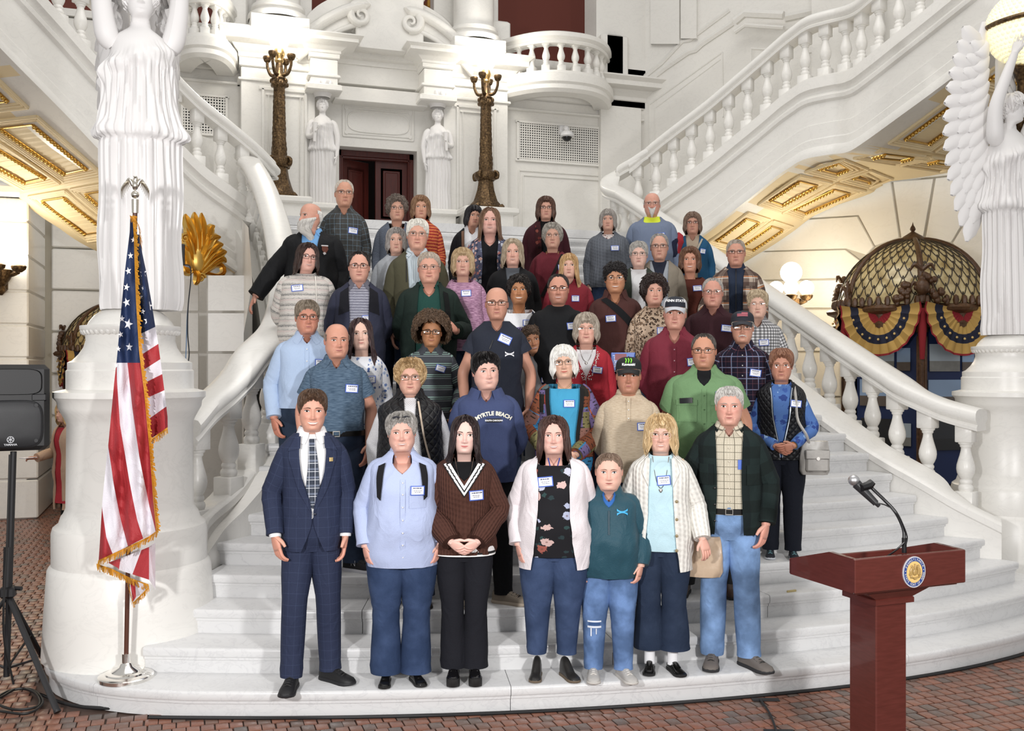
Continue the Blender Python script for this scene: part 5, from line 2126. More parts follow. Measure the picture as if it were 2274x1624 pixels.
def text_mesh(txt, size, bold=0.0, spacing=1.0):
 cu = bpy.data.curves.new('lettering', 'FONT')
 cu.body = txt
 cu.size = size
 cu.align_x = 'CENTER'
 cu.align_y = 'CENTER'
 cu.offset = bold
 cu.space_character = spacing
 cu.resolution_u = 3
 ob = bpy.data.objects.new('lettering_tmp', cu)
 COL.objects.link(ob)
 dg = bpy.context.evaluated_depsgraph_get()
 me = bpy.data.meshes.new_from_object(ob.evaluated_get(dg))
 bpy.data.objects.remove(ob)
 return me
# ------------------------------------------------------------------ cloth

def C_(c):
 if not isinstance(c, int):
  return c
 r = srgb(c)
 g = .3 * r[0] + .6 * r[1] + .1 * r[2]
 return tuple(x * .86 + g * .14 for x in r)

def wool(n, p, s=160.0, k=.25):
 return n.noise(p, s, 2.0)

@cached
def cloth(c, rough=.88, var=.22, bump=.25, scale=180.0, sheen=0.0, name='cloth'):
 n = NT(name, 1.0)
 p = n.uv(kind='Object')
 f = n.noise(p, scale, 2.0)
 g = n.noise(p, 9.0, 2.0)
 k = n.ma('ADD', n.ma('MULTIPLY', f, var), n.ma('MULTIPLY', g, var * .5))
 col = n.mix(k, C_(c), tuple(x * .45 for x in C_(c)))
 n.bump(f, bump, .004)
 return n.fin(col, rough, 0, .25, sheen=sheen)

@cached
def heather(c1, c2, sx=40.0, sz=260.0, mixk=1.0, rough=.9):
 n = NT('marled_knit', 0.6)
 p = n.uv((sx, sz, 1))
 f = n.noise(p, 1.0, 2.0, .6)
 col = n.ramp(f, [(.36, C_(c1)), (.64, C_(c2))])
 n.bump(f, .2, .003)
 return n.fin(col, rough, 0, .2)

@cached
def denim(c, fade=.35, rough=.8):
 n = NT('denim', 1.3)
 p = n.uv(kind='Object')
 f = n.noise(n.uv((900, 120, 1)), 1.0, 2.0)
 g = n.noise(p, 7.0, 3.0)
 base = C_(c)
 lt = tuple(min(1, x * 1.9 + .02) for x in base)
 col = n.mix(n.ma('MULTIPLY', n.ma('MAXIMUM', n.ma('SUBTRACT', g, .42), 0.0), fade * 6), base, lt)
 col = n.mix(n.ma('MULTIPLY', f, .45), col, tuple(x * .45 for x in base))
 n.bump(n.ma('ADD', f, n.ma('MULTIPLY', n.noise(p, 24.0, 3.0), 1.5)), .35, .006)
 return n.fin(col, rough, 0, .2)

def line(n, c, period, width, off=0.0):
 return n.ma('LESS_THAN', n.ma('ABSOLUTE', n.ma('SUBTRACT', n.ma('FRACT', n.ma('ADD', n.ma('DIVIDE', c, period), off + 20.0)), .5)), width / period / 2)

@cached
def plaid(base, lines, rough=.85, fuzz=.25, rot=0.0):
 """lines: (axis u|v, period, width, colour, offset, strength)"""
 n = NT('checked_cloth', 1.0)
 s = n.sep(n.uv())
 col = C_(base)
 for ax, per, wd, c, off, k in lines:
  m = line(n, s[0] if ax == 'u' else s[1], per, wd, off)
  col = n.mix(n.ma('MULTIPLY', m, k), col, C_(c))
 f = n.noise(n.uv(kind='Object'), 200.0, 2.0)
 col = n.mix(n.ma('MULTIPLY', f, fuzz), col, (.01, .01, .01))
 n.bump(f, .2, .003)
 return n.fin(col, rough, 0, .2)

@cached
def stripes(base, lines, rough=.88, wav=0.0):
 n = NT('striped_knit', 0.7)
 uv = n.uv()
 s = n.sep(uv)
 v = s[1]
 if wav:
  v = n.ma('ADD', v, n.ma('MULTIPLY', n.noise(n.uv((70, 70, 1)), 1.0, 2.0), wav))
 col = C_(base)
 for per, wd, c, off, k in lines:
  col = n.mix(n.ma('MULTIPLY', line(n, v, per, wd, off), k), col, C_(c))
 f = n.noise(n.uv(kind='Object'), 180.0, 2.0)
 col = n.mix(n.ma('MULTIPLY', f, .25), col, (.02, .02, .02))
 n.bump(f, .25, .004)
 return n.fin(col, rough, 0, .2)

@cached
def floral(base, cols, scale=18.0, size=.32, petals=5.0, leaf=None, dens=.75):
 n = NT('flowered_cloth')
 uv = n.uv((1, 1, 1))
 col = C_(base)
 layers = [(scale, size, cols)]
 if leaf is not None:
  layers.insert(0, (scale * 1.35, size * .8, leaf))
 for sc, sz, cs in layers:
  vt = n.t.nodes.new('ShaderNodeTexVoronoi')
  n.put(vt.inputs['Vector'], uv)
  vt.inputs['Scale'].default_value = sc
  d = vt.outputs['Distance']
  wob = n.noise(uv, sc * 3.5, 2.0)
  m = n.ma('LESS_THAN', n.ma('ADD', d, n.ma('MULTIPLY', n.ma('SUBTRACT', wob, .5), .55)), sz)
  rnd = n.sep(vt.outputs['Color'])
  keep = n.ma('LESS_THAN', rnd[1], dens)
  cc = n.ramp(rnd[0], [(i / len(cs), C_(c)) for i, c in enumerate(cs)])
  nd = cc.node
  nd.color_ramp.interpolation = 'CONSTANT'
  ctr = n.ma('LESS_THAN', d, sz * .28)
  cc = n.mix(n.ma('MULTIPLY', ctr, .6), cc, (.15, .08, .06))
  col = n.mix(n.ma('MULTIPLY', m, keep), col, cc)
 f = n.noise(n.uv(kind='Object'), 180.0, 2.0)
 col = n.mix(n.ma('MULTIPLY', f, .2), col, (.02, .02, .02))
 return n.fin(col, .85, 0, .2)

@cached
def leopard(base=0xC9AE92, ring=0x3A2A22, scale=48.0):
 n = NT('leopard_print')
 vt = n.t.nodes.new('ShaderNodeTexVoronoi')
 n.put(vt.inputs['Vector'], n.uv())
 vt.inputs['Scale'].default_value = scale
 d = vt.outputs['Distance']
 w = n.noise(n.uv(), scale * 1.6, 2.0)
 d = n.ma('ADD', d, n.ma('MULTIPLY', n.ma('SUBTRACT', w, .5), .5))
 m = n.ma('MULTIPLY', n.ma('GREATER_THAN', d, .26), n.ma('LESS_THAN', d, .47))
 col = n.mix(m, n.mix(n.ma('LESS_THAN', d, .24), C_(base), C_(0xA07B58)), C_(ring))
 return n.fin(col, .85, 0, .2)

@cached
def ribknit(c, period=.018, depth=.6, rough=.92, cable=False, axis=0, var=.35):
 n = NT('ribbed_knit', 0.5)
 s = n.sep(n.uv())
 k = n.ma('SINE', n.ma('MULTIPLY', s[axis], 2 * PI / period))
 if cable:
  k = n.ma('ADD', k, n.ma('MULTIPLY', n.ma('SINE', n.ma('ADD', n.ma('MULTIPLY', s[1], 190.0), n.ma('MULTIPLY', s[0], 60.0))), .4))
 f = n.noise(n.uv(kind='Object'), 160.0, 2.0)
 h = n.ma('ADD', n.ma('MULTIPLY', k, .5), n.ma('MULTIPLY', f, .5))
 b = C_(c)
 col = n.mix(n.ma('MULTIPLY', n.ma('MAXIMUM', n.ma('MULTIPLY', k, -1.0), 0.0), var), b, tuple(x * .5 for x in b))
 col = n.mix(n.ma('MULTIPLY', f, .25), col, tuple(x * .5 for x in b))
 n.bump(h, depth, .006)
 return n.fin(col, rough, 0, .15)

@cached
def grid_knit(c, period=.012):
 n = NT('waffle_knit')
 s = n.sep(n.uv())
 k = n.ma('MULTIPLY', n.ma('SINE', n.ma('MULTIPLY', s[0], 2 * PI / period)), n.ma('SINE', n.ma('MULTIPLY', s[1], 2 * PI / period)))
 n.bump(k, .6, .005)
 b = C_(c)
 col = n.mix(n.ma('MULTIPLY', n.ma('MAXIMUM', k, 0.0), .25), b, tuple(x * .6 for x in b))
 return n.fin(col, .9, 0, .2)

@cached
def quilted(c, size=.06):
 n = NT('quilted_nylon')
 s = n.sep(n.uv())
 a = n.ma('ADD', s[0], s[1])
 b = n.ma('SUBTRACT', s[0], s[1])
 l = n.ma('MINIMUM', n.ma('ABSOLUTE', n.ma('SINE', n.ma('MULTIPLY', a, PI / size))), n.ma('ABSOLUTE', n.ma('SINE', n.ma('MULTIPLY', b, PI / size))))
 n.bump(n.ma('POWER', l, .5), .8, .012)
 return n.fin(C_(c), .5, 0, .35)

@cached
def patchwork(cols, scale=9.0):
 n = NT('patchwork_knit', 0.5)
 uv = n.uv((1, 1, 1))
 vt = n.t.nodes.new('ShaderNodeTexVoronoi')
 vt.distance = 'CHEBYCHEV'
 n.put(vt.inputs['Vector'], n.uv((1, 1, 1)))
 vt.inputs['Scale'].default_value = scale
 vt.inputs['Randomness'].default_value = .55
 rnd = n.sep(vt.outputs['Color'])
 cc = n.ramp(rnd[0], [(i / len(cols), C_(c)) for i, c in enumerate(cols)])
 cc.node.color_ramp.interpolation = 'CONSTANT'
 s = n.sep(uv)
 leaf = n.ma('MULTIPLY', n.ma('GREATER_THAN', n.ma('SINE', n.ma('MULTIPLY', s[1], 260.0)), .35), n.ma('GREATER_THAN', n.noise(n.uv((30, 30, 1)), 1.0, 1.0), .54))
 cc = n.mix(n.ma('MULTIPLY', leaf, .85), cc, (.02, .018, .016))
 f = n.noise(n.uv(kind='Object'), 200.0, 2.0)
 cc = n.mix(n.ma('MULTIPLY', f, .3), cc, (.02, .02, .02))
 n.bump(f, .3, .005)
 return n.fin(cc, .9, 0, .15)

@cached
def leather(c, rough=.32):
 n = NT('leather')
 f = n.noise(n.uv(kind='Object'), 60.0, 3.0)
 n.bump(f, .25, .003)
 return n.fin(n.mix(n.ma('MULTIPLY', f, .3), C_(c), tuple(x * .5 for x in C_(c))), rough, 0, .5)

def ringlet_mat(c, hi=None):
 return hair_mat(c, hi)
# ------------------------------------------------------------------ the group on the stairs
BLK = leather(0x141312)
DJ, MJ, LJ = denim(0x26354F, .3), denim(0x3A5278, .4), denim(0x6E90BD, .5)
BLKT = cloth(0x14151B)
WHT = cloth(0xECECEE, var=.1)
NAVY = cloth(0x262B3C)
DSHOE = leather(0x2B2522)
GM = ('relax', 'relax')
DN = ('down', 'down')
BK = ('back', 'back')

def simple_legs(p, mat=None, **k):
 p.bottoms(mat or DJ, DSHOE, detail='plain', **k)

def face(**k):
 d = dict(smile=.3, age=.3, browcol=0x4A382C)
 d.update(k)
 return d

OLD = dict(age=.9, browcol=0xA89E94, brow=.015)
SK1, SK2, SK3, SK4, SK5 = 0xD2A591, 0xC89680, 0xDDB7A6, 0xB27E5E, 0xC48C6C
WIRE = (0x8E867C, .0055, 'rect', .112, .066, False, 1)
DARKG = (0x241C18, .008, 'rect', .115, .068)
RIMLESS = (0xA59A8E, .004, 'rect', .108, .062, False, 1)
OVALW = (0x8E7E66, .0055, 'oval', .112, .070, False, 1)

def ua_mark(p, x, z, k, mat, rot=0, off=None):
 """two interlocking curved strokes"""
 mb = MB()
 for sg in (1, -1):
  A, B = [], []
  for t in np.linspace(-1, 1, 11):
   xx = x + t * .5 * k
   c = z + sg * (.13 + .17 * t * t - .1) * k
   wd = (.055 + .05 * abs(t) ** 3) * k
   A.append((xx, c - wd))
   B.append((xx, c + wd))
  p.ribbon(A, B, (p.off if off is None else off) + .007, None, '', n=11, t=.0015, mb=mb)
 mb.build('logo', mat, p.root, 50)

# ---- front row, bottom step
p = Person('young man in a navy windowpane suit and plaid tie, standing beside the flag', .74, 1, 1.81, hairt=.022, wid=.98, skin=0xD9A48F, yaw=2, F=face(smile=1, teeth=1, age=.25, brow=.018, jaw=1.0, fw=.97, rosy=.8, iris=0x3C2A1E), hroll=1)
p.hair('mop', 0x49362A, 0x6E5440, vol=.85, fringe=.10, lift=.05, part=None, locks=140, sidevol=.6)
P_SUIT = plaid(0x2B3450, (('u', .052, .0016, 0x55658A, .1, .32), ('v', .060, .0016, 0x55658A, .3, .32)), .8, .25)
p.arms(((-.258, .03, 1.125) and 'relax', 'down'), curl=26)
p.finish()
p.bottoms(P_SUIT, leather(0x18181A, .6), sole=plain(0x1B1B1E, .6), stance=(.12, .11), toe=(12, 42), fwd=(-.07, .03), waist=1.02, hemr=.006)
p.top(WHT, off=.008, hem=.94, neck='shirt', sleeves=False, name='dress_shirt')
p.collar(WHT, open_=12, off=.006, drop=.055, point=.035)
TIE = plaid(0x3A4250, (('u', .03, .008, 0x2A3040, .2, .8), ('v', .05, .012, 0x707A90, .0, .8), ('v', .05, .003, 0xE2E6EE, .3, 1), ('u', .035, .003, 0xE2E6EE, .1, .9)), .5, .1)
p.ribbon([(-.016, 1.452), (-.022, 1.425), (-.026, 1.30), (-.040, 1.10), (-.0, 1.05)], [(.020, 1.452), (.016, 1.425), (.032, 1.30), (.040, 1.10), (.006, 1.05)], .012, TIE, 'tie', n=22, t=.008)
p.top(P_SUIT, off=.022, hem=.80, neck='coat', gap=[(.78, .075), (.86, .04), (.95, .006), (1.03, .004), (1.10, .016), (1.25, .066), (1.40, .080), (1.476, .075)], name='jacket', inset=-.004)
for sg in (-1, 1):
 p.ribbon([(sg * .010, 1.03), (sg * .030, 1.12), (sg * .062, 1.24), (sg * .076, 1.36), (sg * .072, 1.455)], [(sg * .012, 1.03), (sg * .080, 1.16), (sg * .118, 1.29), (sg * .136, 1.37), (sg * .098, 1.455)], .028, P_SUIT, 'lapel', n=18, t=.006)
 p.ribbon([(sg * .070, 1.40), (sg * .066, 1.47)], [(sg * .142, 1.385), (sg * .098, 1.462)], .032, P_SUIT, 'lapel', n=6, t=.006)
p.buttons([1.02], .012, .03, 0x1C2232, .008)
mb = MB()
p.patch(.105, 1.335, .022, .022, .038, None, '', mb=mb)
mb.build('lapel_pin', GOLDM, p.root, 50)
p.patch(-.125, 1.005, .10, .010, .0235, P_SUIT, 'pocket_welt')
for A in (p.arm(-1, 'relax'), p.arm(1, 'down')):
 mb = MB()
 d = A[4] / np.linalg.norm(A[4])
 mb.tube([A[3] - d * .02, A[3] + d * .014], [.037, .035], 16)
 mb.build('shirt_cuff', WHT, p.root, 60)

p = Person('smiling grey haired woman in a light blue button shirt with sunglasses on her head', 1.27, 1, 1.68, sex='f', hairt=.03, wid=1.12, fat=.75, skin=0xDDAF9F, F=face(smile=.9, teeth=.45, age=.8, fat=.7, browcol=0x8A7A6E, rosy=.9, fw=1.06, lip=.8), hroll=-2)
p.hair('pixie', 0x8C8883, 0xC2BEBA, vol=.95, rough=.02, wob=.16, lockout=.02, part=-.06, fringe=.02)
p.glasses(0x22201F, .008, 'rect', .115, .07) if False else None
p.arms(('relax', 'relax'), curl=34)
p.finish()
p.bottoms(denim(0x2E4368, .35), leather(0x131212, .25), flare=.034, waist=.98, stance=(.105, .085), toe=(4, 18), detail='plain', size=.92)
LB = cloth(0xB6C4EA, var=.16, scale=260)
p.top(LB, off=.026, hem=.765, neck='shirt', depth=.135, nw=.62, flare=.012, fold=.010)
p.collar(LB, open_=38, off=.02, drop=.06, point=.04)
p.ribbon([(-.012, .78), (-.012, 1.33)], [(.018, .78), (.018, 1.33)], .029, LB, 'placket', n=14)
p.buttons([.84, .92, 1.0, 1.08, 1.16, 1.24, 1.31], .003, .034)
p.patch(.095, 1.215, .105, .125, .029, LB, 'pocket')
for sg in (-1, 1):
 p.ribbon([(sg * .105, 1.43), (sg * .118, 1.36), (sg * .136, 1.20)], [(sg * .150, 1.41), (sg * .162, 1.34), (sg * .158, 1.22)], .034, cloth(0x1B1B1F), 'backpack_strap', n=14, t=.008)
p.tagc(.095, 1.262, -2, off=.034)
# sunglasses pushed up into the hair
mb = MB()
for sg in (-1, 1):
 t = np.linspace(0, 2 * PI, 19)
 R = np.stack([sg * .13 + .105 * np.cos(t), -.40 + .9 * (np.abs(sg * .13 + .105 * np.cos(t)) ** 2) - .10 * np.sin(t) * .5 + .02, .40 + .058 * np.sin(t)], -1)
 mb.tube(p.head_pt(R), .0022, 5, caps=False)
 c = R.mean(0)
 mb.add(p.head_pt(np.vstack([R[:-1], c])), [[i, (i + 1) % 18, 18] for i in range(18)], mat=1)
 mb.tube(p.head_pt(np.array([[sg * .23, -.33, .40], [sg * .33, -.15, .33], [sg * .36, .05, .2]])), .0022, 5)
mb.build('sunglasses', [plain(0x3A3A40, .3), plain(0x3A3C42, .08)], p.root, 50)

p = Person('girl with long dark hair in a brown cable sweater, hands folded', 1.64, 1, 1.645, sex='f', hairt=.012, HH=.222, wid=.96, skin=0xEAC6BA, F=face(smile=.35, age=.0, browcol=0x3A2822, lipcol=0xC77A76, rosy=.7, lip=1.15, eye=.026, jaw=.94), hroll=2)
p.hair('long', 0x241B1C, 0x4E3A38, part=.0, rough=.008, locks=130, lockw=.035, len=.92)
p.arms(('clasp', 'clasp'), curl=26)
p.finish()
p.bottoms(cloth(0x1B1C24), leather(0x121113, .18), flare=.022, hemr=.008, waist=.96, platform=.035, stance=(.068, .068), toe=(2, 2), hem=.085, detail='plain')
p.top(cloth(0x141418), off=.006, hem=1.0, neck='scoop', sleeves=False, depth=.03, name='undershirt')
BRN = ribknit(0x55342A, .020, .8, cable=True)
p.top(BRN, off=.030, hem=.845, neck='v', depth=.165, nw=.78, puff=.012, name='sweater', fold=.010, r0=1.12)
for i, (c, w0, w1) in enumerate((('w', .002, .020), ('b', .020, .030), ('w', .030, .044), ('b', .044, .052))):
 m = plain(0xF0EFEE if c == 'w' else 0x141416, .9)
 for sg in (-1, 1):
  p.ribbon([(0, 1.298 - w0 * 1.5), (sg * (.088 + w0), 1.435)], [(0, 1.298 - w1 * 1.5), (sg * (.088 + w1), 1.428)], .034, m, 'neck_stripe', n=9)
for (z0, z1, c) in ((.848, .868, 0xF0EFEE), (.872, .878, 0x141416), (.880, .896, 0xF0EFEE)):
 mb = MB()
 p.torso(mb, .033, z0, 'crew', ztop=z1, fold=0, rows=(2, 2))
 mb.build('hem_stripe', plain(c, .9), p.root, 50)
p.necklace(.16, pend=True)
p.tagc(.078, 1.235, 3, off=.037, w=.092, h=.066)

p = Person('woman in a white cardigan over a black floral blouse with hoop earrings', 2.19, 1, 1.64, sex='f', hairt=.014, wid=1.14, fat=.75, skin=0xE5B9AB, F=face(smile=.95, teeth=.5, age=.1, fat=.6, browcol=0x5A3E32, rosy=1.0, fw=1.06, lipcol=0xC07C78), hroll=-1)
p.hair('shoulder', 0x402A25, 0x6A4A40, part=.09, len=1.35, vol=.85, rough=.008, lockw=.04)
p.arms(('relax', 'back'), curl=24)
p.finish()
p.bottoms(denim(0x35496E, .35), leather(0x2C2A28, .35), boot=True, waist=.96, stance=(.115, .085), toe=(4, 24), sole=plain(0x6A5C4C, .8), hem=.15, detail='plain')
p.top(floral(0x1E1D22, (0xC9CBDD, 0xA8584A, 0xD8B4AE, 0xB4BCD8), 15, .36, leaf=(0x2E4A4A, 0x2A3C40), dens=.55), off=.018, hem=.825, neck='scoop', depth=.05, nw=1.0, sleeves=False, name='blouse')
p.top(cloth(0xEDE4E8, var=.12), off=.030, hem=.74, neck='coat', gap=[(.74, .15), (.9, .125), (1.1, .105), (1.3, .10), (1.40, .115), (1.476, .10)], name='cardigan', flare=.015, fold=.010)
for sg in (-1, 1):
 p.ribbon([(sg * .035, 1.472), (sg * .004, 1.36)], [(sg * .043, 1.468), (sg * .010, 1.352)], .010, plain(0x2E3E8A, .6), 'lanyard', n=9)
 mb = MB()
 t = np.linspace(0, 2 * PI, 21)
 mb.tube(p.head_pt(np.stack([sg * .37 + .0 * t, .02 + .06 * np.cos(t), -.22 + .085 * np.sin(t)], -1)), .0016, 5, caps=False)
 mb.build('earring', METAL, p.root, 50)
p.tagc(-.055, 1.325, 6, off=.022, w=.10, h=.062)

p = Person('boy with cropped hair in a dark teal zip pullover and ripped jeans', 2.54, 1, 1.40, hairt=.008, HH=.222, wid=1.24, fat=.75, skin=0xE3B6A4, F=face(smile=.3, age=0, fat=.6, browcol=0x8A6C58, fw=1.08, rosy=.7, iris=0x4A4A50, eye=.024, nose=.85))
p.hair('buzz', 0x6E5A4C, 0x8E7866)
p.arms(('relax', 'relax'), curl=30)
p.finish()
o = p.bottoms(denim(0x5474A4, .8), leather(0xB9B5B0, .8), sole=plain(0xC4C0BA, .8), stance=(.125, .115), toe=(-2, 22), fwd=(-.10, -.09), waist=.98, hem=.06, detail=plain(0xD8D4CE, .8), size=1.15)
p.top(plain(0x2A66B0, .7), off=.008, hem=1.2, neck='shirt', depth=.09, nw=.42, sleeves=False, name='polo_shirt')
p.collar(plain(0x2A66B0, .7), open_=22, off=.006, drop=.045)
TEAL = cloth(0x1F4E5E, .5, .12, .2, sheen=.1)
p.top(TEAL, off=.024, hem=.80, neck='shirt', depth=.13, nw=.44, fold=.011, name='pullover', puff=.008)
p.collar(TEAL, open_=26, off=.02, drop=.05, point=.05, r=1.16)
p.ribbon([(-.006, 1.16), (-.006, 1.345)], [(.006, 1.16), (.006, 1.345)], .028, plain(0x1A3A48, .5), 'zip')
ua_mark(p, .105, 1.335, .085, plain(0x3AA8E0, .6), off=.028)
# torn patch over one knee
P_, R__ = p.legs[0]
mb = MB()
for z, w, c in ((.48, .075, 0), (.36, .05, 1)):
 pass
i = int(np.argmin(np.abs(P_[:, 2] - .42 * p.s)))
for (dx, dz, w, h, mi) in ((0, 0, .070, .022, 1), (.0, .016, .085, .010, 0), (.0, -.018, .085, .012, 0), (-.02, -.05, .008, .05, 0), (.012, -.045, .006, .035, 0)):
 c = P_[i]
 G = []
 for v in (-.5, .5):
  row = []
  for u in np.linspace(-.5, .5, 7):
   x = dx + u * w
   row.append((c[0] + x, c[1] - math.sqrt(max(1e-5, R__[i] ** 2 - x * x)) - (.004 if mi == 0 else .003), c[2] + dz + v * h))
  G.append(row)
 mb.grid(np.array(G), mat=mi)
mb.build('torn_knee', [plain(0xD6DCE6, .9), plain(0x33507E, .9)], p.root, 0)

p = Person('blonde woman in rimless glasses, white cardigan and pale blue top', 2.88, 1, 1.65, sex='f', hairt=.026, wid=1.02, fat=.35, skin=0xE0B5A4, F=face(smile=.7, teeth=.4, age=.7, browcol=0xA58868, glasses=(0xD8B8A8, .007, 'rect', .120, .075), rosy=.9, lipcol=0xC88478))
p.hair('shoulder', 0xC9AC80, 0xEEDCB8, vol=1.3, len=.75, rough=.016, wob=.16, lockout=.02, fringe=-.15, locks=150, lockw=.035)
p.arms(('relax', ((.24, .03, 1.125), (.275, -.10, .925), (.35, -.35, -1), (-1, -.6, 0))), curl=30)
p.finish()
p.bottoms(denim(0x27364F, .2), leather(0x141312, .25), flare=.036, hemr=.012, waist=1.0, stance=(.075, .085), toe=(2, 22), hem=.15, socks=plain(0xE8E8EA, .9), detail='plain', shoeh=.75)
p.top(cloth(0xBEE2EE, var=.12), off=.014, hem=.835, neck='crew', depth=.02, sleeves=False, name='top')
IV = ribknit(0xEDEAE2, .034, .6, cable=True)
p.top(IV, off=.030, hem=.70, neck='coat', gap=[(.70, .125), (.9, .10), (1.1, .085), (1.3, .080), (1.476, .082)], name='cardigan', flare=.01, fold=.008)
for sg in (-1, 1):
 p.ribbon([(sg * .080, 1.28), (sg * .072, 1.46)], [(sg * .125, 1.37), (sg * .098, 1.46)], .037, IV, 'lapel', n=9, t=.007)
p.buttons([1.18, 1.06, .95, .85], .105, .036, 0x8A7A58, .010)
p.necklace(.20, pend=True, w=.055)
p.tagc(.02, 1.318, 5, off=.018, w=.09, h=.062)
F6 = p

p = Person('tall white haired man in a dark green jacket, tan plaid shirt and light jeans', 3.35, 1, 1.82, hairt=.018, wid=1.0, fat=.3, skin=0xDBA796, F=face(smile=.1, age=.95, browcol=0xA09890, fw=1.02, rosy=1.1, lipcol=0xB07068, fat=.3))
p.hair('short', 0xB4B1AC, 0xDCD9D4, lift=.03, part=-.12, fringe=-.02, rough=.012)
p.arms((((-.272, .03, 1.12), (-.235, -.10, .90), (-.3, -.3, -1), (1, -.6, 0)), 'relax'), curl=28)
p.finish()
p.bottoms(denim(0x6A8DBB, .6), leather(0x6E6660, .7), sole=plain(0x2A2A2C, .8), stance=(.105, .12), toe=(2, 40), waist=1.0, hemr=.012, detail=plain(0x2A2A2A, .8), size=1.06)
p.belt(0x181818, .975, .020)
p.top(plaid(0xD9CFB8, (('u', .044, .004, 0x4A4638, .0, .8), ('v', .046, .004, 0x4A4638, .2, .8), ('u', .011, .002, 0xB0A68C, .3, .5), ('v', .0115, .002, 0xB0A68C, .1, .5))), off=.014, hem=.955, neck='shirt', depth=.07, nw=.36, sleeves=False, name='shirt', fold=.008)
p.collar(plaid(0xD9CFB8, (('u', .044, .004, 0x4A4638, .0, .8), ('v', .02, .003, 0x4A4638, .2, .8))), open_=20, off=.01, drop=.05)
p.buttons([1.36, 1.28, 1.2, 1.12, 1.04], .0, .018, 0xD8D0C0)
GRN = plaid(0x1E2C2B, (('u', .16, .07, 0x131A1E, .1, .55), ('v', .17, .075, 0x141C1A, .3, .55)), .95, .3)
p.top(GRN, off=.034, hem=.835, neck='coat', gap=[(.83, .085), (1.0, .075), (1.2, .072), (1.36, .078), (1.476, .085)], name='jacket', fold=.010)
p.collar(GRN, open_=42, off=.034, drop=.075, point=.06, r=1.35, z=1.468, spread=.035)
p.patch(-.135, 1.20, .085, .125, .040, GRN, 'pocket')
p.patch(.142, 1.20, .075, .12, .040, GRN, 'pocket')
p.buttons([1.12, 1.02, .92], -.085, .040, 0x10100F, .008)
mb = MB()
p.patch(.064, 1.262, .024, .058, .019, None, '', mb=mb)
mb.build('name_tag', plain(0x5070C8, .6), p.root, 50)
F7 = p

# ---- second row
p = Person('bald man in a blue marled polo shirt and belted jeans behind the suited man', 1.02, 4, 1.75, hairt=.0, wid=1.06, fat=.45, skin=0xCF9882, F=face(smile=.35, age=.5, browcol=0x4A3A30, brow=.022, jaw=1.05, rosy=.8, fat=.3), hyaw=10)
p.hair('fringe', 0x7A6A60, vol=.6)
p.arms(('relax', 'relax'), bare=1)
p.finish()
p.bottoms(denim(0x2B3A52, .4), leather(0x17171A, .7), sole=plain(0xD4D4DA, .7), waist=.985, stance=(.12, .12), toe=(6, 50), hemr=.01, size=1.08)
p.belt(0x15130F, .975, .02)
HP = heather(0x3C5268, 0x5B7288, 26, 150)
p.top(HP, off=.016, hem=.965, neck='shirt', depth=.075, nw=.34, length=.50, name='polo_shirt', fold=.009)
p.collar(HP, open_=24, off=.012, drop=.055)
p.tagc(.105, 1.285, -4)
# letter on the outer side of the visible shoe
A1 = p

p = Person('woman with wavy blonde hair and glasses in a black quilted vest over white knit', 1.45, 3, 1.69, sex='f', hairt=.036, wid=1.12, fat=.7, skin=0xD8A894, F=face(smile=.4, age=.6, fat=.5, browcol=0x9A7A58, glasses=(0x6A5648, .0075, 'rect', .122, .070), rosy=.8))
p.hair('puff', 0xA98A62, 0xD8C098, vol=1.0, len=1.15, rough=.02, wob=.25, lockout=.03, curl=.035)
p.arms(('relax', 'relax'))
p.finish()
simple_legs(p, denim(0x26344E), hemr=.01)
p.top(grid_knit(0xE6E5E8), off=.020, hem=.80, neck='crew', depth=.02, name='sweater', fold=.008, r0=1.05)
QB = quilted(0x17171A)
p.top(QB, off=.040, hem=.84, neck='coat', gap=[(.80, .10), (1.0, .085), (1.2, .07), (1.35, .035), (1.476, .045)], sleeves=False, name='vest')
p.collar(QB, open_=24, off=.04, drop=.03, point=.0, r=1.35, rise=.012)
p.ribbon([(.050, 1.45), (.095, 1.18), (.16, .95)], [(.063, 1.45), (.108, 1.18), (.172, .96)], .048, leather(0xC9B49C), 'bag_strap', n=12)

p = Person('dark haired boy in a navy hooded sweatshirt with arched lettering', 1.95, 3, 1.72, hairt=.022, HH=.236, wid=1.06, fat=.5, skin=0xE2B5A6, F=face(smile=.5, age=0, fat=.5, browcol=0x2A201C, fw=1.05, teeth=.25, iris=0x3A2A22, rosy=.6, lipcol=0xC4857C), hyaw=12, hroll=-3)
p.hair('mop', 0x1A1718, 0x34302F, vol=.9, fringe=.06, rough=.018, locks=160, lockw=.03, lockout=.02, sidevol=.5)
p.arms(BK)
p.finish()
p.bottoms(cloth(0x15161A), leather(0x9A8C7A, .7), sole=plain(0xBCAE9C, .8), stance=(.1, .12), toe=(6, 62), fwd=(0, .0), size=1.1)
HD = cloth(0x414E78, var=.2)
p.top(HD, off=.030, hem=.86, neck='shirt', depth=.085, nw=.40, name='hooded_sweatshirt', fold=.010)
p.collar(HD, open_=22, off=.03, drop=.10, point=.03, r=1.45, rise=.012, spread=.06, name='hood', z=1.465)
p.text('MYRTLE BEACH', .050, 1.335, .036, plain(0xE8E4D4, .8), arc=.21 * p.s, name='lettering', bold=.0015)
p.patch(.052, 1.287, .105, .026, .032, plain(0x15161C, .8), 'label_patch')
p.text('SOUTH CAROLINA', .052, 1.287, .0138, plain(0xF0F0F0, .8), off=.036, bold=.0006)

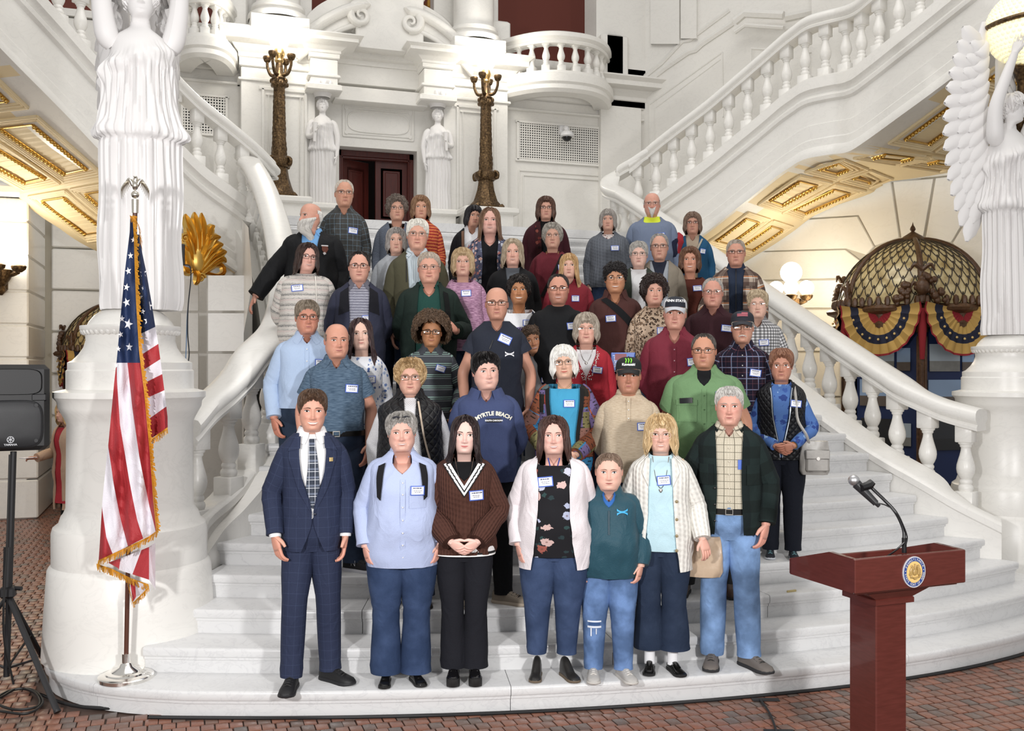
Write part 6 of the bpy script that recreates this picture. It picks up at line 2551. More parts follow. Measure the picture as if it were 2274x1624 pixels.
p = Person('white haired woman in a turquoise top and patchwork cardigan', 2.59, 4, 1.62, sex='f', hairt=.026, HH=.226, wid=1.04, fat=.4, skin=0xE0B69E, F=face(smile=.45, age=.7, browcol=0x9A8A78, glasses=(0x6E5A4A, .0075, 'rect', .120, .070), lipcol=0xC46A5E, rosy=.6), hroll=-3)
p.hair('bob', 0xE4E2DC, 0xF8F7F3, vol=1.05, part=.06, rough=.012, locks=130)
p.arms((((-.255, .02, 1.10), (-.15, -.20, .96), (.8, -.2, -.5), (0, -.3, 1)), ((.275, .0, 1.08), (.09, -.24, .92), (-.8, -.25, -.5), (0, -.3, 1))))
p.finish()
simple_legs(p, denim(0x2A3A58))
TQ = cloth(0x2FA4D2, var=.12)
p.top(TQ, off=.016, hem=.85, neck='boat', depth=.035, nw=1.3, sleeves=False, name='top')
PW = patchwork((0x2E2B26, 0xB05A34, 0x2C8CC4, 0x7C6AA0, 0x9A6A5C, 0xC4493C, 0x8C8450, 0x5E7478, 0x8A4A2C), 8.5)
p.top(PW, off=.034, hem=.74, neck='coat', gap=[(.74, .14), (1.0, .10), (1.2, .105), (1.35, .13), (1.44, .125), (1.476, .12)], name='cardigan', ztop=1.45, r0=1.08)
for sg in (-1, 1):
 p.ribbon([(sg * .118, 1.43), (sg * .115, 1.30), (sg * .085, 1.05), (sg * .10, .90)], [(sg * .152, 1.41), (sg * .145, 1.28), (sg * .115, 1.05), (sg * .13, .90)], .042, cloth(0x1E1D1D), 'cardigan_edge', n=16)
p.necklace(.05, GOLDM)
p.tagc(.035, 1.305, 0, off=.020)

p = Person('man in a black cap with green claw marks and an oatmeal henley', 2.93, 3, 1.69, hairt=.022, wid=1.05, fat=.45, skin=0xC48C74, F=face(smile=-.15, age=.7, browcol=0x5A4A3E, stubble=.25, rosy=.7, fat=.4))
p.hair('buzz', 0x6E6258)
o = p.cap(0x18191B)
p.arms(BK)
p.finish()
simple_legs(p)
OAT = heather(0xB9A488, 0xCDBBA0, 30, 220)
p.top(OAT, off=.016, hem=.86, neck='crew', depth=.0, name='henley', fold=.008)
p.ribbon([(-.014, 1.30), (-.014, 1.465)], [(.014, 1.30), (.014, 1.465)], .020, OAT, 'placket', n=9)
p.buttons([1.44, 1.38, 1.32], 0, .026)
p.collar(OAT, open_=14, off=.006, drop=.0, point=.0, r=1.08)
p.tagc(.105, 1.262, 2)
A5 = p

def cap_text(p, txt, size, mat, zr=.42, bold=.0, name='lettering', spacing=1.0):
 me = text_mesh(txt, size / p.HH, bold / p.HH, spacing)
 V = np.array([v.co for v in me.vertices])
 F_ = [list(q.vertices) for q in me.polygons]
 z0 = p.cap_front(0, zr)[2]
 P13 = p.capP
 fr = P13[:, 24]
 out = []
 for x, z, _ in V:
  zz = z0 + z
  k = np.interp(-zz, -fr[:, 2], np.arange(len(fr)))
  a, f = int(k), k - int(k)
  b = min(a + 1, len(fr) - 1)
  row = P13[a] * (1 - f) + P13[b] * f
  m = slice(14, 35)
  out.append((x, np.interp(x, row[m, 0], row[m, 1]) - .016, zz))
 mb = MB()
 mb.add(p.head_pt(np.array(out)), F_)
 mb.build(name, mat, p.root, 0)

cap_text(p, 'Kawasaki', .024, plain(0xF2F2F2, .7), .16, .0008)
mb = MB()
for i, x0 in enumerate((-.075, 0, .075)):
 pts = []
 for k, (dx, z) in enumerate(((-.012, .62), (.012, .5), (-.006, .38), (.004, .28))):
  c = p.cap_front(x0 + dx, z)
  pts.append(c)
 mb.tube(p.head_pt(np.array(pts)), [.0052, .0046, .0044, .001], 6, samples=9)
mb.build('claw_mark', plain(0x7ED23A, .6), p.root, 50)

p = Person('broad man in glasses and green short sleeved shirt with a phone in the pocket', 3.49, 3, 1.85, hairt=.008, wid=1.24, fat=.75, skin=0xC89278, F=face(smile=-.1, age=.45, browcol=0x3A2E28, glasses=(0x3A3632, .0065, 'rect', .118, .066, False, 1), stubble=.25, fat=.5, rosy=.8), hyaw=-4)
p.hair('recede', 0x4A4440, 0x6A625C, vol=.5)
p.arms(('back', 'relax'), bare=1)
p.finish()
p.bottoms(cloth(0x2E3032), leather(0x4A342A, .5), boot=True, stance=(.13, .15), toe=(10, 20))
GS = cloth(0x6E9664, .8, .16)
p.top(cloth(0x191A1E), off=.006, hem=1.0, neck='crew', sleeves=False, name='undershirt')
p.top(GS, off=.020, hem=.80, neck='shirt', depth=.115, nw=.44, length=.50, name='shirt', fold=.012)
p.collar(GS, open_=32, off=.014, drop=.06, point=.04)
p.ribbon([(-.013, .82), (-.013, 1.36)], [(.015, .82), (.015, 1.36)], .024, GS, 'placket', n=14)
p.buttons([1.32, 1.23, 1.14, 1.05, .96], .001, .029, 0x4A7040)
for sg in (-1, 1):
 p.patch(sg * .11, 1.215, .13, .13, .024, GS, 'pocket')
 p.patch(sg * .11, 1.275, .135, .035, .029, GS, 'pocket_flap')
p.patch(-.115, 1.287, .082, .034, .036, plain(0x15171A, .25), 'phone', rot=4, t=.008)
p.tagc(.115, 1.315, -3, off=.030)

p = Person('short haired woman in a black quilted vest over a blue leaf print top', 4.30, 4, 1.595, sex='f', hairt=.024, HH=.226, wid=.98, fat=.35, skin=0xC48E78, F=face(smile=-.05, age=1.0, browcol=0x7A5A48, glasses=RIMLESS, rosy=.8))
p.hair('pixie', 0x7A5240, 0xA67C60, vol=1.1, lift=.04, rough=.016)
p.arms((((-.23, .02, 1.11), (-.05, -.19, .96), (.75, -.3, -.45), (0, -.3, 1)), ((.25, .0, 1.10), (.10, -.22, .97), (-.85, -.25, -.35), (0, -.3, 1))), curl=30)
p.finish()
p.bottoms(cloth(0x181C28), leather(0x20242E, .7), sole=plain(0xC8CCD2, .7), stance=(.09, .095), toe=(0, 6), detail=plain(0x6FA0A8, .7), waist=1.0, hemr=.008)
BLF = floral(0x4C78BE, (0x2A4690, 0x3A60B0, 0x8AB0E0), 17, .40, dens=.95)
p.top(BLF, off=.014, hem=.86, neck='crew', depth=.025, name='top', fold=.007)
p.top(quilted(0x15161B, .05), off=.032, hem=.84, neck='coat', gap=[(.84, .004), (1.0, .02), (1.2, .06), (1.35, .07), (1.476, .085)], sleeves=False, name='vest')
for sg in (-1, 1):
 p.ribbon([(sg * .006, .86), (sg * .024, 1.0), (sg * .064, 1.2), (sg * .074, 1.36), (sg * .085, 1.44)], [(sg * .012, .86), (sg * .031, 1.0), (sg * .071, 1.2), (sg * .081, 1.36), (sg * .092, 1.44)], .037, plain(0xB8C2CE, .35, .6), 'zip', n=16)
p.collar(quilted(0x15161B, .05), open_=46, off=.03, drop=.05, r=1.3, z=1.47)
p.tagc(.118, 1.31, -6, off=.038)
mb = MB()
A = p.arm(1, ((.25, .0, 1.10), (.10, -.22, .97), (-.85, -.25, -.35), (0, -.3, 1)))
d = (A[3] - A[2]) / np.linalg.norm(A[3] - A[2])
mb.tube([A[3] - d * .012, A[3] + d * .004], .030, 14)
mb.build('watch', GOLDM, p.root, 50)
A7 = p

# ---- third row
p = Person('man in aviator glasses and a light blue button-down shirt, far left of the group', .86, 5, 1.79, hairt=.024, wid=1.08, fat=.5, skin=0xC58A74, F=face(smile=-.05, **{**OLD, 'browcol': 0x6A5848}, glasses=(0x3A302A, .006, 'oval', .12, .078, False, 1), fat=.4, rosy=.9), hyaw=6)
p.hair('mop', 0x6E6254, 0x9A8E7E, vol=.7, fringe=.07, lift=.03, sidevol=.6)
p.arms(('relax', 'down'), curl=30)
p.finish()
p.bottoms(denim(0x2A3A50, .3), DSHOE, waist=1.0, detail='plain')
p.belt(0x17140F, .985, .02)
LS = cloth(0xAFC6E6, var=.14, scale=260)
p.top(LS, off=.022, hem=.965, neck='shirt', depth=.07, nw=.34, fold=.010)
p.collar(LS, open_=18, off=.016, drop=.055, point=.035)
p.ribbon([(-.013, .98), (-.013, 1.40)], [(.013, .98), (.013, 1.40)], .026, LS, 'placket', n=12)
p.buttons([1.385, 1.30, 1.21], 0, .031)
p.tagc(.10, 1.285, -2)

p = Person('woman with long straight brown hair in a white and blue floral blouse', 1.24, 5, 1.65, sex='f', hairt=.012, wid=.96, skin=0xE0BBAA, F=face(smile=.2, age=.6, browcol=0x6A5044, rosy=.5, lipcol=0xBC7C74), hroll=-2)
p.hair('long', 0x38282A, 0x5E4642, part=.0, len=.95, rough=.006, locks=120, lockw=.03, vol=.8)
p.arms(DN)
p.finish()
simple_legs(p)
p.top(floral(0xE6E8EE, (0x6E8CC4, 0x4A66A4, 0xA8BCDC), 34, .36, dens=.8), off=.016, hem=.84, neck='scoop', depth=.03, name='blouse')
p.tagc(.065, 1.265, 2)

p = Person('boy with a big brown curly afro, black glasses and a striped polo', 1.80, 6, 1.57, hairt=.075, HH=.215, wid=1.1, fat=.15, skin=0xB8835F, F=face(smile=.7, age=0, browcol=0x4A382C, glasses=(0x15130F, .010, 'rect', .122, .072), fw=1.02, lipcol=0xA86C5A), hroll=2)
p.hair('puff', 0x4C3A2C, 0x84684E, vol=3.3, curl=.10, ringlets=900, ringr=.034, locks=0, close=0)
p.arms(('back', ((.27, .02, 1.12), (.235, -.14, .96), (-.2, -.5, -1), (-.6, -1, 0))), curl=34)
p.finish()
simple_legs(p, cloth(0x1D1F26))
p.top(stripes(0x474B52, ((.085, .007, 0x93B5AA, 0, 1), (.085, .006, 0x93B5AA, .17, 1), (.085, .005, 0xB8C8C8, .34, .6))), off=.020, hem=.84, neck='shirt', depth=.06, nw=.32, name='polo_shirt')
p.collar(cloth(0x474B52), open_=22, off=.012, drop=.05)
p.tagc(.085, 1.30, -18)

p = Person('bald goateed man with glasses in a dark navy athletic tee', 2.20, 5, 1.87, hairt=.0, wid=1.02, skin=0xCB9781, F=face(smile=.05, age=.6, browcol=0x6A5040, glasses=(0x2A221E, .007, 'rect', .122, .066, False, 1), stubble=.35, stubcol=(.75, .72, .72), rosy=.9))
p.arms(('relax', 'relax'), bare=1)
p.finish()
simple_legs(p)
TS = cloth(0x272C3A, .8, .12)
p.top(TS, off=.016, hem=.84, neck='v', depth=.075, nw=.42, length=.46, name='t_shirt', fold=.009)
p.tagc(.055, 1.365, -24)
ua_mark(p, .085, 1.265, .06, plain(0xE8E8EC, .6))
p.ribbon([(-.052, 1.30), (-.028, 1.36)], [(-.046, 1.298), (-.022, 1.358)], .020, plain(0x101014, .5), 'pen')

p = Person('small curly haired boy leaning out from behind the navy tee', 2.71, 7, 1.31, hairt=.03, HH=.212, wid=1.0, skin=0xBD8868, F=face(smile=.6, age=0, browcol=0x4A3A2E, teeth=.3, rosy=.6), hroll=-14, hx=-.03)
p.hair('mop', 0x4A3A2E, 0x7E6450, vol=1.0, curl=.06, ringlets=420, ringr=.026, locks=0, fringe=.04)
p.arms(DN)
p.finish()
simple_legs(p, cloth(0x8A8C90))
p.top(cloth(0xA2A3A6), off=.016, hem=.80, neck='crew', name='t_shirt')
p.tagc(.06, 1.2, 0)

p = Person('woman with a silver bob in a red beaded cardigan over white', 2.98, 6, 1.56, sex='f', hairt=.028, HH=.228, wid=1.05, fat=.4, skin=0xDFAF9C, F=face(smile=.5, age=.6, browcol=0x9A8672, glasses=RIMLESS, rosy=1.0, fat=.3))
p.hair('bob', 0x9A8E80, 0xCBC2B4, vol=1.1, rough=.010, locks=120)
p.arms(('down', 'down'))
p.finish()
simple_legs(p)
p.top(WHT, off=.010, hem=.9, neck='scoop', depth=.03, sleeves=False, name='top')
RED = cloth(0xB3162C, var=.16)
p.top(RED, off=.026, hem=.82, neck='coat', gap=[(.82, .003), (1.20, .004), (1.30, .05), (1.40, .088), (1.476, .088)], name='cardigan')
mb = MB()
r5 = random.Random(2)
for i in range(90):
 t = r5.random()
 sg = r5.choice((-1, 1))
 z = 1.17 + .26 * t
 g = np.interp(z, [1.17, 1.20, 1.30, 1.40], [.0, .004, .05, .088]) + r5.uniform(.006, .045) * (1 - .3 * t)
 x = sg * g
 mb.sphere((x * p.s, float(p.S.front(x * p.s, z * p.s, .026)) - .004, z * p.s), .0042, 6, 4)
mb.build('beads', plain(0xF2EDE8, .2, .3), p.root, 60)['kind'] = 'stuff'
p.necklace(.13, pend=True)
p.tagc(.098, 1.262, -6)

p = Person('man in a black and white cap and raspberry red shirt', 3.56, 5, 1.83, hairt=.022, wid=1.06, fat=.4, skin=0xCF9C8A, F=face(smile=.1, age=.6, browcol=0x9A8A7A, rosy=1.0, fat=.3), hroll=2)
p.hair('buzz', 0xB0A89C)
p.cap(0x1B1F2A, front=0x1B1F2A, bill=0xC9CCD2, back=0xD8DADE)
cap_text(p, 'PENN STATE', .026, plain(0xF4F4F4, .7), .34, .001)
p.arms(BK)
p.finish()
simple_legs(p)
RS = cloth(0x7E2236, .8, .14)
p.top(RS, off=.022, hem=.82, neck='shirt', depth=.105, nw=.42, name='shirt', fold=.010)
p.collar(RS, open_=32, off=.014, drop=.065, point=.035)
p.ribbon([(-.013, .82), (-.013, 1.37)], [(.013, .82), (.013, 1.37)], .026, RS, 'placket', n=14)
p.buttons([1.35, 1.27, 1.19], 0, .031, 0xC8A0A8)
p.tagc(.125, 1.262, 6, w=.07)

p = Person('man with a white moustache, flag patch cap and purple plaid shirt', 4.14, 5, 1.73, hairt=.022, wid=1.04, fat=.35, skin=0xCC9A84, F=face(smile=-.1, **OLD, glasses=(0x4A4038, .006, 'rect', .12, .07, False, 1), rosy=.9))
p.hair('buzz', 0xA8A29A)
p.moustache(0xD8D4CC)
o = p.cap(0x23252E, bill=0x2E3038)
mb = MB()
for j in range(7):
 G = []
 for zr in (.30 + j * .055, .30 + (j + 1) * .055):
  G.append([p.cap_front(x, zr) - np.array([0, .012, 0]) for x in np.linspace(-.17, .17, 8)])
 mb.grid(p.head_pt(np.array(G)), mat=j % 2, flip=False)
G = [[p.cap_front(x, zr) - np.array([0, .018, 0]) for x in np.linspace(-.17, -.03, 5)] for zr in (.48, .685)]
mb.grid(p.head_pt(np.array(G)), mat=2)
mb.build('flag_patch', [plain(0xA8606A, .8), plain(0x8E4450, .8), plain(0x2E3444, .8)], p.root, 0)
p.arms(DN)
p.finish()
simple_legs(p)
PP = plaid(0x2E1E2E, (('u', .085, .034, 0x1C1E36, .0, .6), ('v', .085, .034, 0x1C1E36, .2, .6), ('u', .085, .005, 0x8FA8D0, .25, .85), ('v', .085, .005, 0x8FA8D0, .45, .85), ('u', .0425, .002, 0x9A6070, .1, .6), ('v', .0425, .002, 0x9A6070, .3, .6)))
p.top(PP, off=.020, hem=.83, neck='shirt', depth=.05, nw=.3, name='shirt', fold=.008)
p.collar(PP, open_=18, off=.014, drop=.055, point=.035)
p.buttons([1.40, 1.32, 1.24, 1.16, 1.08], 0, .028)
p.tagc(.10, 1.262, -8)

p = Person('older woman with short curled hair in a black and white gingham shirt', 4.65, 7, 1.63, sex='f', hairt=.03, HH=.222, wid=1.08, fat=.5, skin=0xDDB4A0, F=face(smile=-.1, age=1.0, browcol=0x9A8A7A, glasses=RIMLESS, rosy=.6, fat=.4))
p.hair('pixie', 0xA8957A, 0xCDBEA2, vol=1.15, curl=.04, rough=.018, wob=.2)
p.arms(('back', 'relax'))
p.finish()
simple_legs(p)
GH = plaid(0xE6E6E8, (('u', .026, .013, 0x202026, .0, .62), ('v', .026, .013, 0x202026, .0, .62)), .85, .1)
p.top(GH, off=.022, hem=.80, neck='shirt', depth=.09, nw=.45, length=.72, name='shirt', fold=.009)
p.collar(GH, open_=34, off=.014, drop=.06)
p.tagc(.055, 1.265, 4)

# ---- fourth row
p = Person('woman with dark shoulder length hair and a cream patterned sweater', .96, 9, 1.67, sex='f', hairt=.016, wid=1.14, fat=.55, skin=0xDFAE9E, F=face(smile=.8, teeth=.35, age=.1, browcol=0x4A342C, glasses=(0x3A2A26, .0075, 'rect', .122, .07), rosy=.8, fat=.4), hyaw=14, hroll=5)
p.hair('shoulder', 0x33241F, 0x58423A, len=.92, rough=.014, part=.05, wob=.12)
p.arms(BK)
p.finish()
simple_legs(p)
SW = stripes(0xDAD3CB, ((.085, .016, 0x8A8884, .0, .45), (.085, .006, 0x5E6468, .0, .6), (.0425, .004, 0x6E7674, .25, .6), (.085, .014, 0xD8C0BC, .5, .5)), .95, .02)
p.top(SW, off=.030, hem=.80, neck='crew', depth=.02, name='sweater', r0=1.15, fold=.009)
p.ribbon([(.078, 1.45), (.090, 1.2), (.11, .95)], [(.088, 1.45), (.100, 1.2), (.12, .95)], .036, leather(0xDCD6CC), 'bag_strap', n=12)
p.tagc(-.07, 1.34, 6, w=.10)

p = Person('young man in glasses, grey striped polo and dark fleece jacket', 1.35, 8, 1.74, hairt=.016, wid=1.04, fat=.35, skin=0xDCA894, F=face(smile=.35, age=.1, browcol=0x201814, brow=.02, browt=.024, glasses=(0x2A2220, .0065, 'rect', .122, .068, False, 1), stubble=.15, fat=.3))
p.hair('recede', 0x241E1C, 0x3A3230, vol=1.1)
p.arms(BK)
p.finish()
simple_legs(p)
p.top(stripes(0x77778A, ((.022, .006, 0xC9CAD8, .0, .9), (.022, .002, 0xE6E6EE, .4, .6)), wav=.006), off=.012, hem=.9, neck='shirt', depth=.06, nw=.32, sleeves=False, name='polo_shirt')
p.collar(cloth(0x6E6E7A), open_=24, off=.010, drop=.055)
FJ = cloth(0x33364A, var=.2)
p.top(FJ, off=.032, hem=.82, neck='coat', gap=[(.82, .075), (1.1, .072), (1.3, .078), (1.476, .088)], name='jacket', fold=.009)
for sg in (-1, 1):
 p.ribbon([(sg * .080, 1.25), (sg * .084, 1.45)], [(sg * .165, 1.22), (sg * .150, 1.405)], .036, cloth(0x1A1A22), 'jacket_yoke', n=10)
p.collar(FJ, open_=48, off=.034, drop=.05, r=1.35, z=1.47)
p.tagc(.055, 1.19, 4, off=.018, w=.06)

p = Person('grinning heavy set man in a dark green fleece jacket with a shoulder strap', 1.90, 8, 1.74, hairt=.018, HH=.244, wid=1.14, fat=.7, skin=0xD9A48F, F=face(smile=.7, age=.7, browcol=0x8A7A6C, glasses=WIRE, fat=.6, rosy=1.1, fw=1.03))
p.hair('short', 0xA89A8C, 0xC9BEB0, vol=.8, rough=.014)
p.arms(('back', ((.285, .0, 1.12), (.22, -.20, 1.10), (-.5, -.6, .5), (-.4, 0, 1))), curl=55)
p.finish()
simple_legs(p)
p.top(cloth(0x1B4A42), off=.012, hem=.86, neck='v', depth=.11, nw=.5, sleeves=False, name='polo_shirt')
p.collar(cloth(0x1B4A42), open_=36, off=.010, drop=.05)
GF = cloth(0x1E2E28, var=.25)
p.top(GF, off=.034, hem=.80, neck='coat', gap=[(.80, .12), (1.1, .105), (1.3, .095), (1.476, .082)], name='jacket', fold=.011)
p.collar(GF, open_=46, off=.034, drop=.04, r=1.35, rise=.01, z=1.472)
p.ribbon([(.115, 1.43), (.135, 1.25), (.15, 1.05)], [(.155, 1.41), (.175, 1.25), (.19, 1.05)], .042, cloth(0x101212), 'shoulder_strap', n=12, t=.006)

p = Person('smiling woman with short black wavy hair in a white lettered top', 2.63, 8, 1.57, sex='f', hairt=.03, wid=.98, skin=0xB9835E, F=face(smile=.95, teeth=.8, age=.25, browcol=0x201614, lipcol=0xA8604E, iris=0x2A1A12, eye=.026))
p.hair('puff', 0x1D1817, 0x3C322E, vol=.85, curl=.06, ringlets=260, ringr=.034, len=.95)
p.arms(('back', ((.25, -.02, 1.11), (.16, -.18, .95), (-.3, -.3, -1), (-1, -.3, 0))), curl=26)
p.finish()
simple_legs(p)
p.top(cloth(0xEEEEF2, var=.1), off=.014, hem=.84, neck='boat', depth=.045, nw=1.2, name='top')
p.patch(-.0, 1.20, .215, .15, .017, plain(0x5A4290, .8), 'print_panel')
p.text('EVERYONE', -.01, 1.252, .040, plain(0xE6E2F0, .8), off=.021, spacing=1.05)
p.text('A', -.0, 1.20, .030, plain(0xE6E2F0, .8), off=.021)
p.ribbon([(.122, 1.43), (.14, 1.33)], [(.138, 1.425), (.156, 1.33)], .020, cloth(0x22283C), 'bag_strap', n=7)
p.necklace(.10)
p.tagc(.085, 1.318, 1, w=.095)

p = Person('dark haired man with glasses in a plain black crew neck sweater', 2.86, 7, 1.71, hairt=.010, wid=1.14, fat=.55, skin=0xCC957F, F=face(smile=.6, teeth=.35, age=.3, browcol=0x1E1614, browt=.024, glasses=(0x2E2826, .0065, 'rect', .120, .060, False, 1), stubble=.45, stubcol=(.45, .42, .42), fat=.5))
p.hair('recede', 0x2A2422, 0x443C38, vol=.6)
p.arms(BK)
p.finish()
simple_legs(p)
p.top(cloth(0x191A1D), off=.020, hem=.82, neck='crew', name='sweater', fold=.009)
p.tagc(.115, 1.315, 6)

p = Person('young man with curly black hair and a strap across his maroon fleece', 3.46, 8, 1.69, hairt=.034, wid=1.04, fat=.3, skin=0xC6906F, F=face(smile=.85, teeth=.6, age=0, browcol=0x1C1512, browt=.024, glasses=(0x9A8E80, .005, 'oval', .118, .068, False, 1), iris=0x201410, fw=1.04, lipcol=0xB0705E))
p.hair('mop', 0x1B1718, 0x3A3432, vol=1.1, curl=.05, ringlets=300, ringr=.036, fringe=.06, sidevol=.5)
p.arms(BK)
p.finish()
simple_legs(p)
MF = cloth(0x512E2A, var=.2)
p.top(MF, off=.030, hem=.82, neck='shirt', depth=.12, nw=.40, name='fleece_pullover', fold=.010)
p.collar(MF, open_=34, off=.026, drop=.05, r=1.3, rise=.01)
p.ribbon([(-.128, 1.435), (-.02, 1.34), (.10, 1.22), (.16, 1.12)], [(-.082, 1.455), (.03, 1.375), (.145, 1.26), (.178, 1.20)], .036, cloth(0x17181B), 'shoulder_strap', n=16, t=.006)
p.tagc(-.04, 1.265, 4, w=.09)

p = Person('woman with long dark curly hair in a leopard print top', 3.67, 7, 1.71, sex='f', hairt=.02, wid=.98, skin=0xD8A692, F=face(smile=.4, age=.45, browcol=0x3A2A24, lipcol=0xB46A60), hyaw=8)
p.hair('puff', 0x2A201E, 0x4A3A34, vol=1.5, curl=.06, ringlets=260, ringr=.04, len=1.7, rough=.02)
p.arms(DN)
p.finish()
simple_legs(p)
p.top(leopard(), off=.016, hem=.84, neck='crew', name='blouse')
p.tagc(.07, 1.28, 0)

p = Person('heavy browed grey haired man with glasses in a dark maroon polo', 4.21, 7, 1.71, hairt=.012, wid=1.12, fat=.5, skin=0xCC9684, F=face(smile=-.15, **OLD, glasses=(0x7A6E66, .006, 'rect', .122, .070, False, 1), fat=.5, rosy=1.1))
p.hair('recede', 0x9A948E, 0xBAB4AE, vol=.6)
p.arms(DN, bare=1)
p.finish()
simple_legs(p)
DM = cloth(0x3A1A22, .85, .14)
p.top(DM, off=.018, hem=.82, neck='shirt', depth=.08, nw=.38, length=.5, name='polo_shirt')
p.collar(DM, open_=28, off=.012, drop=.055)
p.tagc(.115, 1.31, -6)

# ---- fifth row
p = Person('man with a long white beard in a black jacket, hand on the left railing', 1.08, 11, 1.76, hairt=.006, wid=1.18, fat=.6, skin=0xD3A08C, F=face(smile=-.1, age=.8, browcol=0xD6D2CC, rosy=1.0), hyaw=-48, yaw=-8, hpitch=-3)
p.hair('fringe', 0xD8D5CF, 0xF0EEEA, vol=1.2, start=98)
p.beard(0xD2CEC8, [(-.16, 1.10, .04), (-.32, 1.30, .11), (-.55, 1.25, .17), (-.8, 1.0, .17), (-1.0, .65, .12), (-1.12, .3, .04)], hi=0xF2F0EC, n=300, width=92)
p.arms((((-.33, -.02, 1.15), (-.47, -.10, .92), (-.45, -.3, -.9), (.2, -1, 0)), 'down'), curl=24)
p.finish()
simple_legs(p, cloth(0x1A1A1C))
p.top(cloth(0x6CA8E0, var=.1), off=.012, hem=.86, neck='shirt', depth=.08, nw=.4, sleeves=False, name='polo_shirt')
p.collar(cloth(0x6CA8E0, var=.1), open_=28, off=.012, drop=.05)
BJ = cloth(0x151619, .75, .2)
p.top(BJ, off=.036, hem=.80, neck='coat', gap=[(.80, .045), (1.1, .045), (1.3, .06), (1.476, .082)], name='jacket', fold=.012, r0=1.15)
p.collar(BJ, open_=44, off=.036, drop=.06, r=1.4, z=1.47, spread=.03)
mb = MB()
E_ = [(.104, 1.345), (.150, 1.352), (.158, 1.318), (.132, 1.272), (.106, 1.312)]
for i in range(1, 4):
 p.ribbon([E_[0], E_[i]], [E_[0], E_[i + 1]], .041, None, '', n=5, mb=mb)
mb.build('embroidered_badge', plain(0x6A3A2C, .8), p.root, 40)
mb = MB()
p.patch(.128, 1.350, .056, .010, .044, None, '', mb=mb)
p.patch(.128, 1.282, .020, .020, .044, None, '', rot=30, mb=mb)
mb.build('badge_trim', plain(0xC8C4C4, .8), p.root, 40)
D1 = p

p = Person('unsmiling woman with a grey bob in a pale grey sweater', 1.75, 10, 1.69, sex='f', hairt=.022, HH=.212, skin=0xD2A794, F=face(smile=-.25, age=.8, browcol=0x8A7E74), hyaw=0)
p.hair('bob_open', 0x8A8480, 0xB0AAA4, vol=.85, fringe=-.08, part=.05)
p.arms(DN)
p.finish()
simple_legs(p)
p.top(cloth(0xB4B9C0, var=.14), off=.020, hem=.82, neck='crew', depth=.02, name='sweater')

p = Person('tall white haired man in an olive jacket over a checked shirt', 1.86, 9, 1.88, hairt=.018, HH=.248, wid=1.02, skin=0xD8A590, F=face(smile=.3, age=.9, browcol=0xB8AEA2, glasses=WIRE, rosy=1.1), hroll=2)
p.hair('mop', 0xD6D2C8, 0xEFECE4, vol=.75, fringe=.10, part=-.11, sidevol=.5, rough=.010)
p.arms(DN)
p.finish()
simple_legs(p)
CS_ = plaid(0xD6E2EA, (('u', .012, .002, 0x5A7C8A, 0, .7), ('v', .012, .002, 0x5A7C8A, 0, .7)), .85, .1)
p.top(CS_, off=.012, hem=.86, neck='shirt', depth=.055, nw=.36, sleeves=False)
p.collar(CS_, open_=26, off=.010, drop=.06, point=.03)
OJ = cloth(0x55523C, var=.2)
p.top(OJ, off=.034, hem=.80, neck='coat', gap=[(.80, .07), (1.2, .062), (1.4, .075), (1.476, .095)], name='jacket', fold=.010)
p.collar(OJ, open_=52, off=.034, drop=.06, r=1.4, z=1.47, spread=.03)
p.ribbon([(-.085, 1.42), (-.084, 1.24)], [(-.079, 1.42), (-.078, 1.24)], .042, plain(0x18181A, .7), 'drawcord', n=8)

p = Person('blonde older woman with glasses in a heathered pink top', 2.24, 9, 1.65, sex='f', hairt=.024, wid=1.0, fat=.35, skin=0xD8AB98, F=face(smile=.1, age=.75, browcol=0xA48C70, glasses=RIMLESS, rosy=.8))
p.hair('bob_open', 0xA88E6C, 0xD0BC98, vol=1.0, fringe=-.12)
p.arms(DN)
p.finish()
simple_legs(p)
p.top(heather(0x8E5F80, 0xCE9EBC, 22, 160), off=.016, hem=.82, neck='scoop', depth=.035, name='top')
p.tagc(.03, 1.335, 3, w=.09)

p = Person('woman with long light brown hair in a floral kimono over black', 2.76, 12, 1.66, sex='f', hairt=.012, HH=.24, wid=1.08, fat=.45, skin=0xDFB0A2, F=face(smile=.75, teeth=.35, age=.1, browcol=0x8A6A56, rosy=1.0, fat=.6, fw=1.06))
p.hair('long', 0x6E5240, 0xA58468, part=.02, len=.85, rough=.008, lockw=.03, locks=120)
p.arms(DN)
p.finish()
simple_legs(p)
p.top(cloth(0x15151A), off=.012, hem=.84, neck='v', depth=.13, nw=.6, sleeves=False, name='top')
p.top(floral(0x54566E, (0xD8A89C, 0xC9CCD8, 0xB4706A, 0x2A3048), 24, .40, leaf=(0x2E3850, 0x7A86A0), dens=.9), off=.026, hem=.74, neck='coat', gap=[(.74, .10), (1.2, .07), (1.4, .085), (1.476, .09)], name='kimono', flare=.02)

p = Person('woman with ash blonde shoulder hair in a black cardigan', 2.77, 10, 1.61, sex='f', hairt=.016, wid=1.12, fat=.4, skin=0xDCAD9B, F=face(smile=.5, teeth=.3, age=.6, browcol=0x9A8068, rosy=.9, fat=.3))
p.hair('shoulder', 0x9A8A74, 0xCABDA6, len=.82, part=.05, vol=1.05)
p.arms(DN)
p.finish()
simple_legs(p)
p.top(cloth(0x5A6068), off=.012, hem=.84, neck='crew', depth=.02, sleeves=False, name='top')
p.top(cloth(0x17181B), off=.028, hem=.80, neck='coat', gap=[(.80, .05), (1.3, .05), (1.476, .07)], name='cardigan')

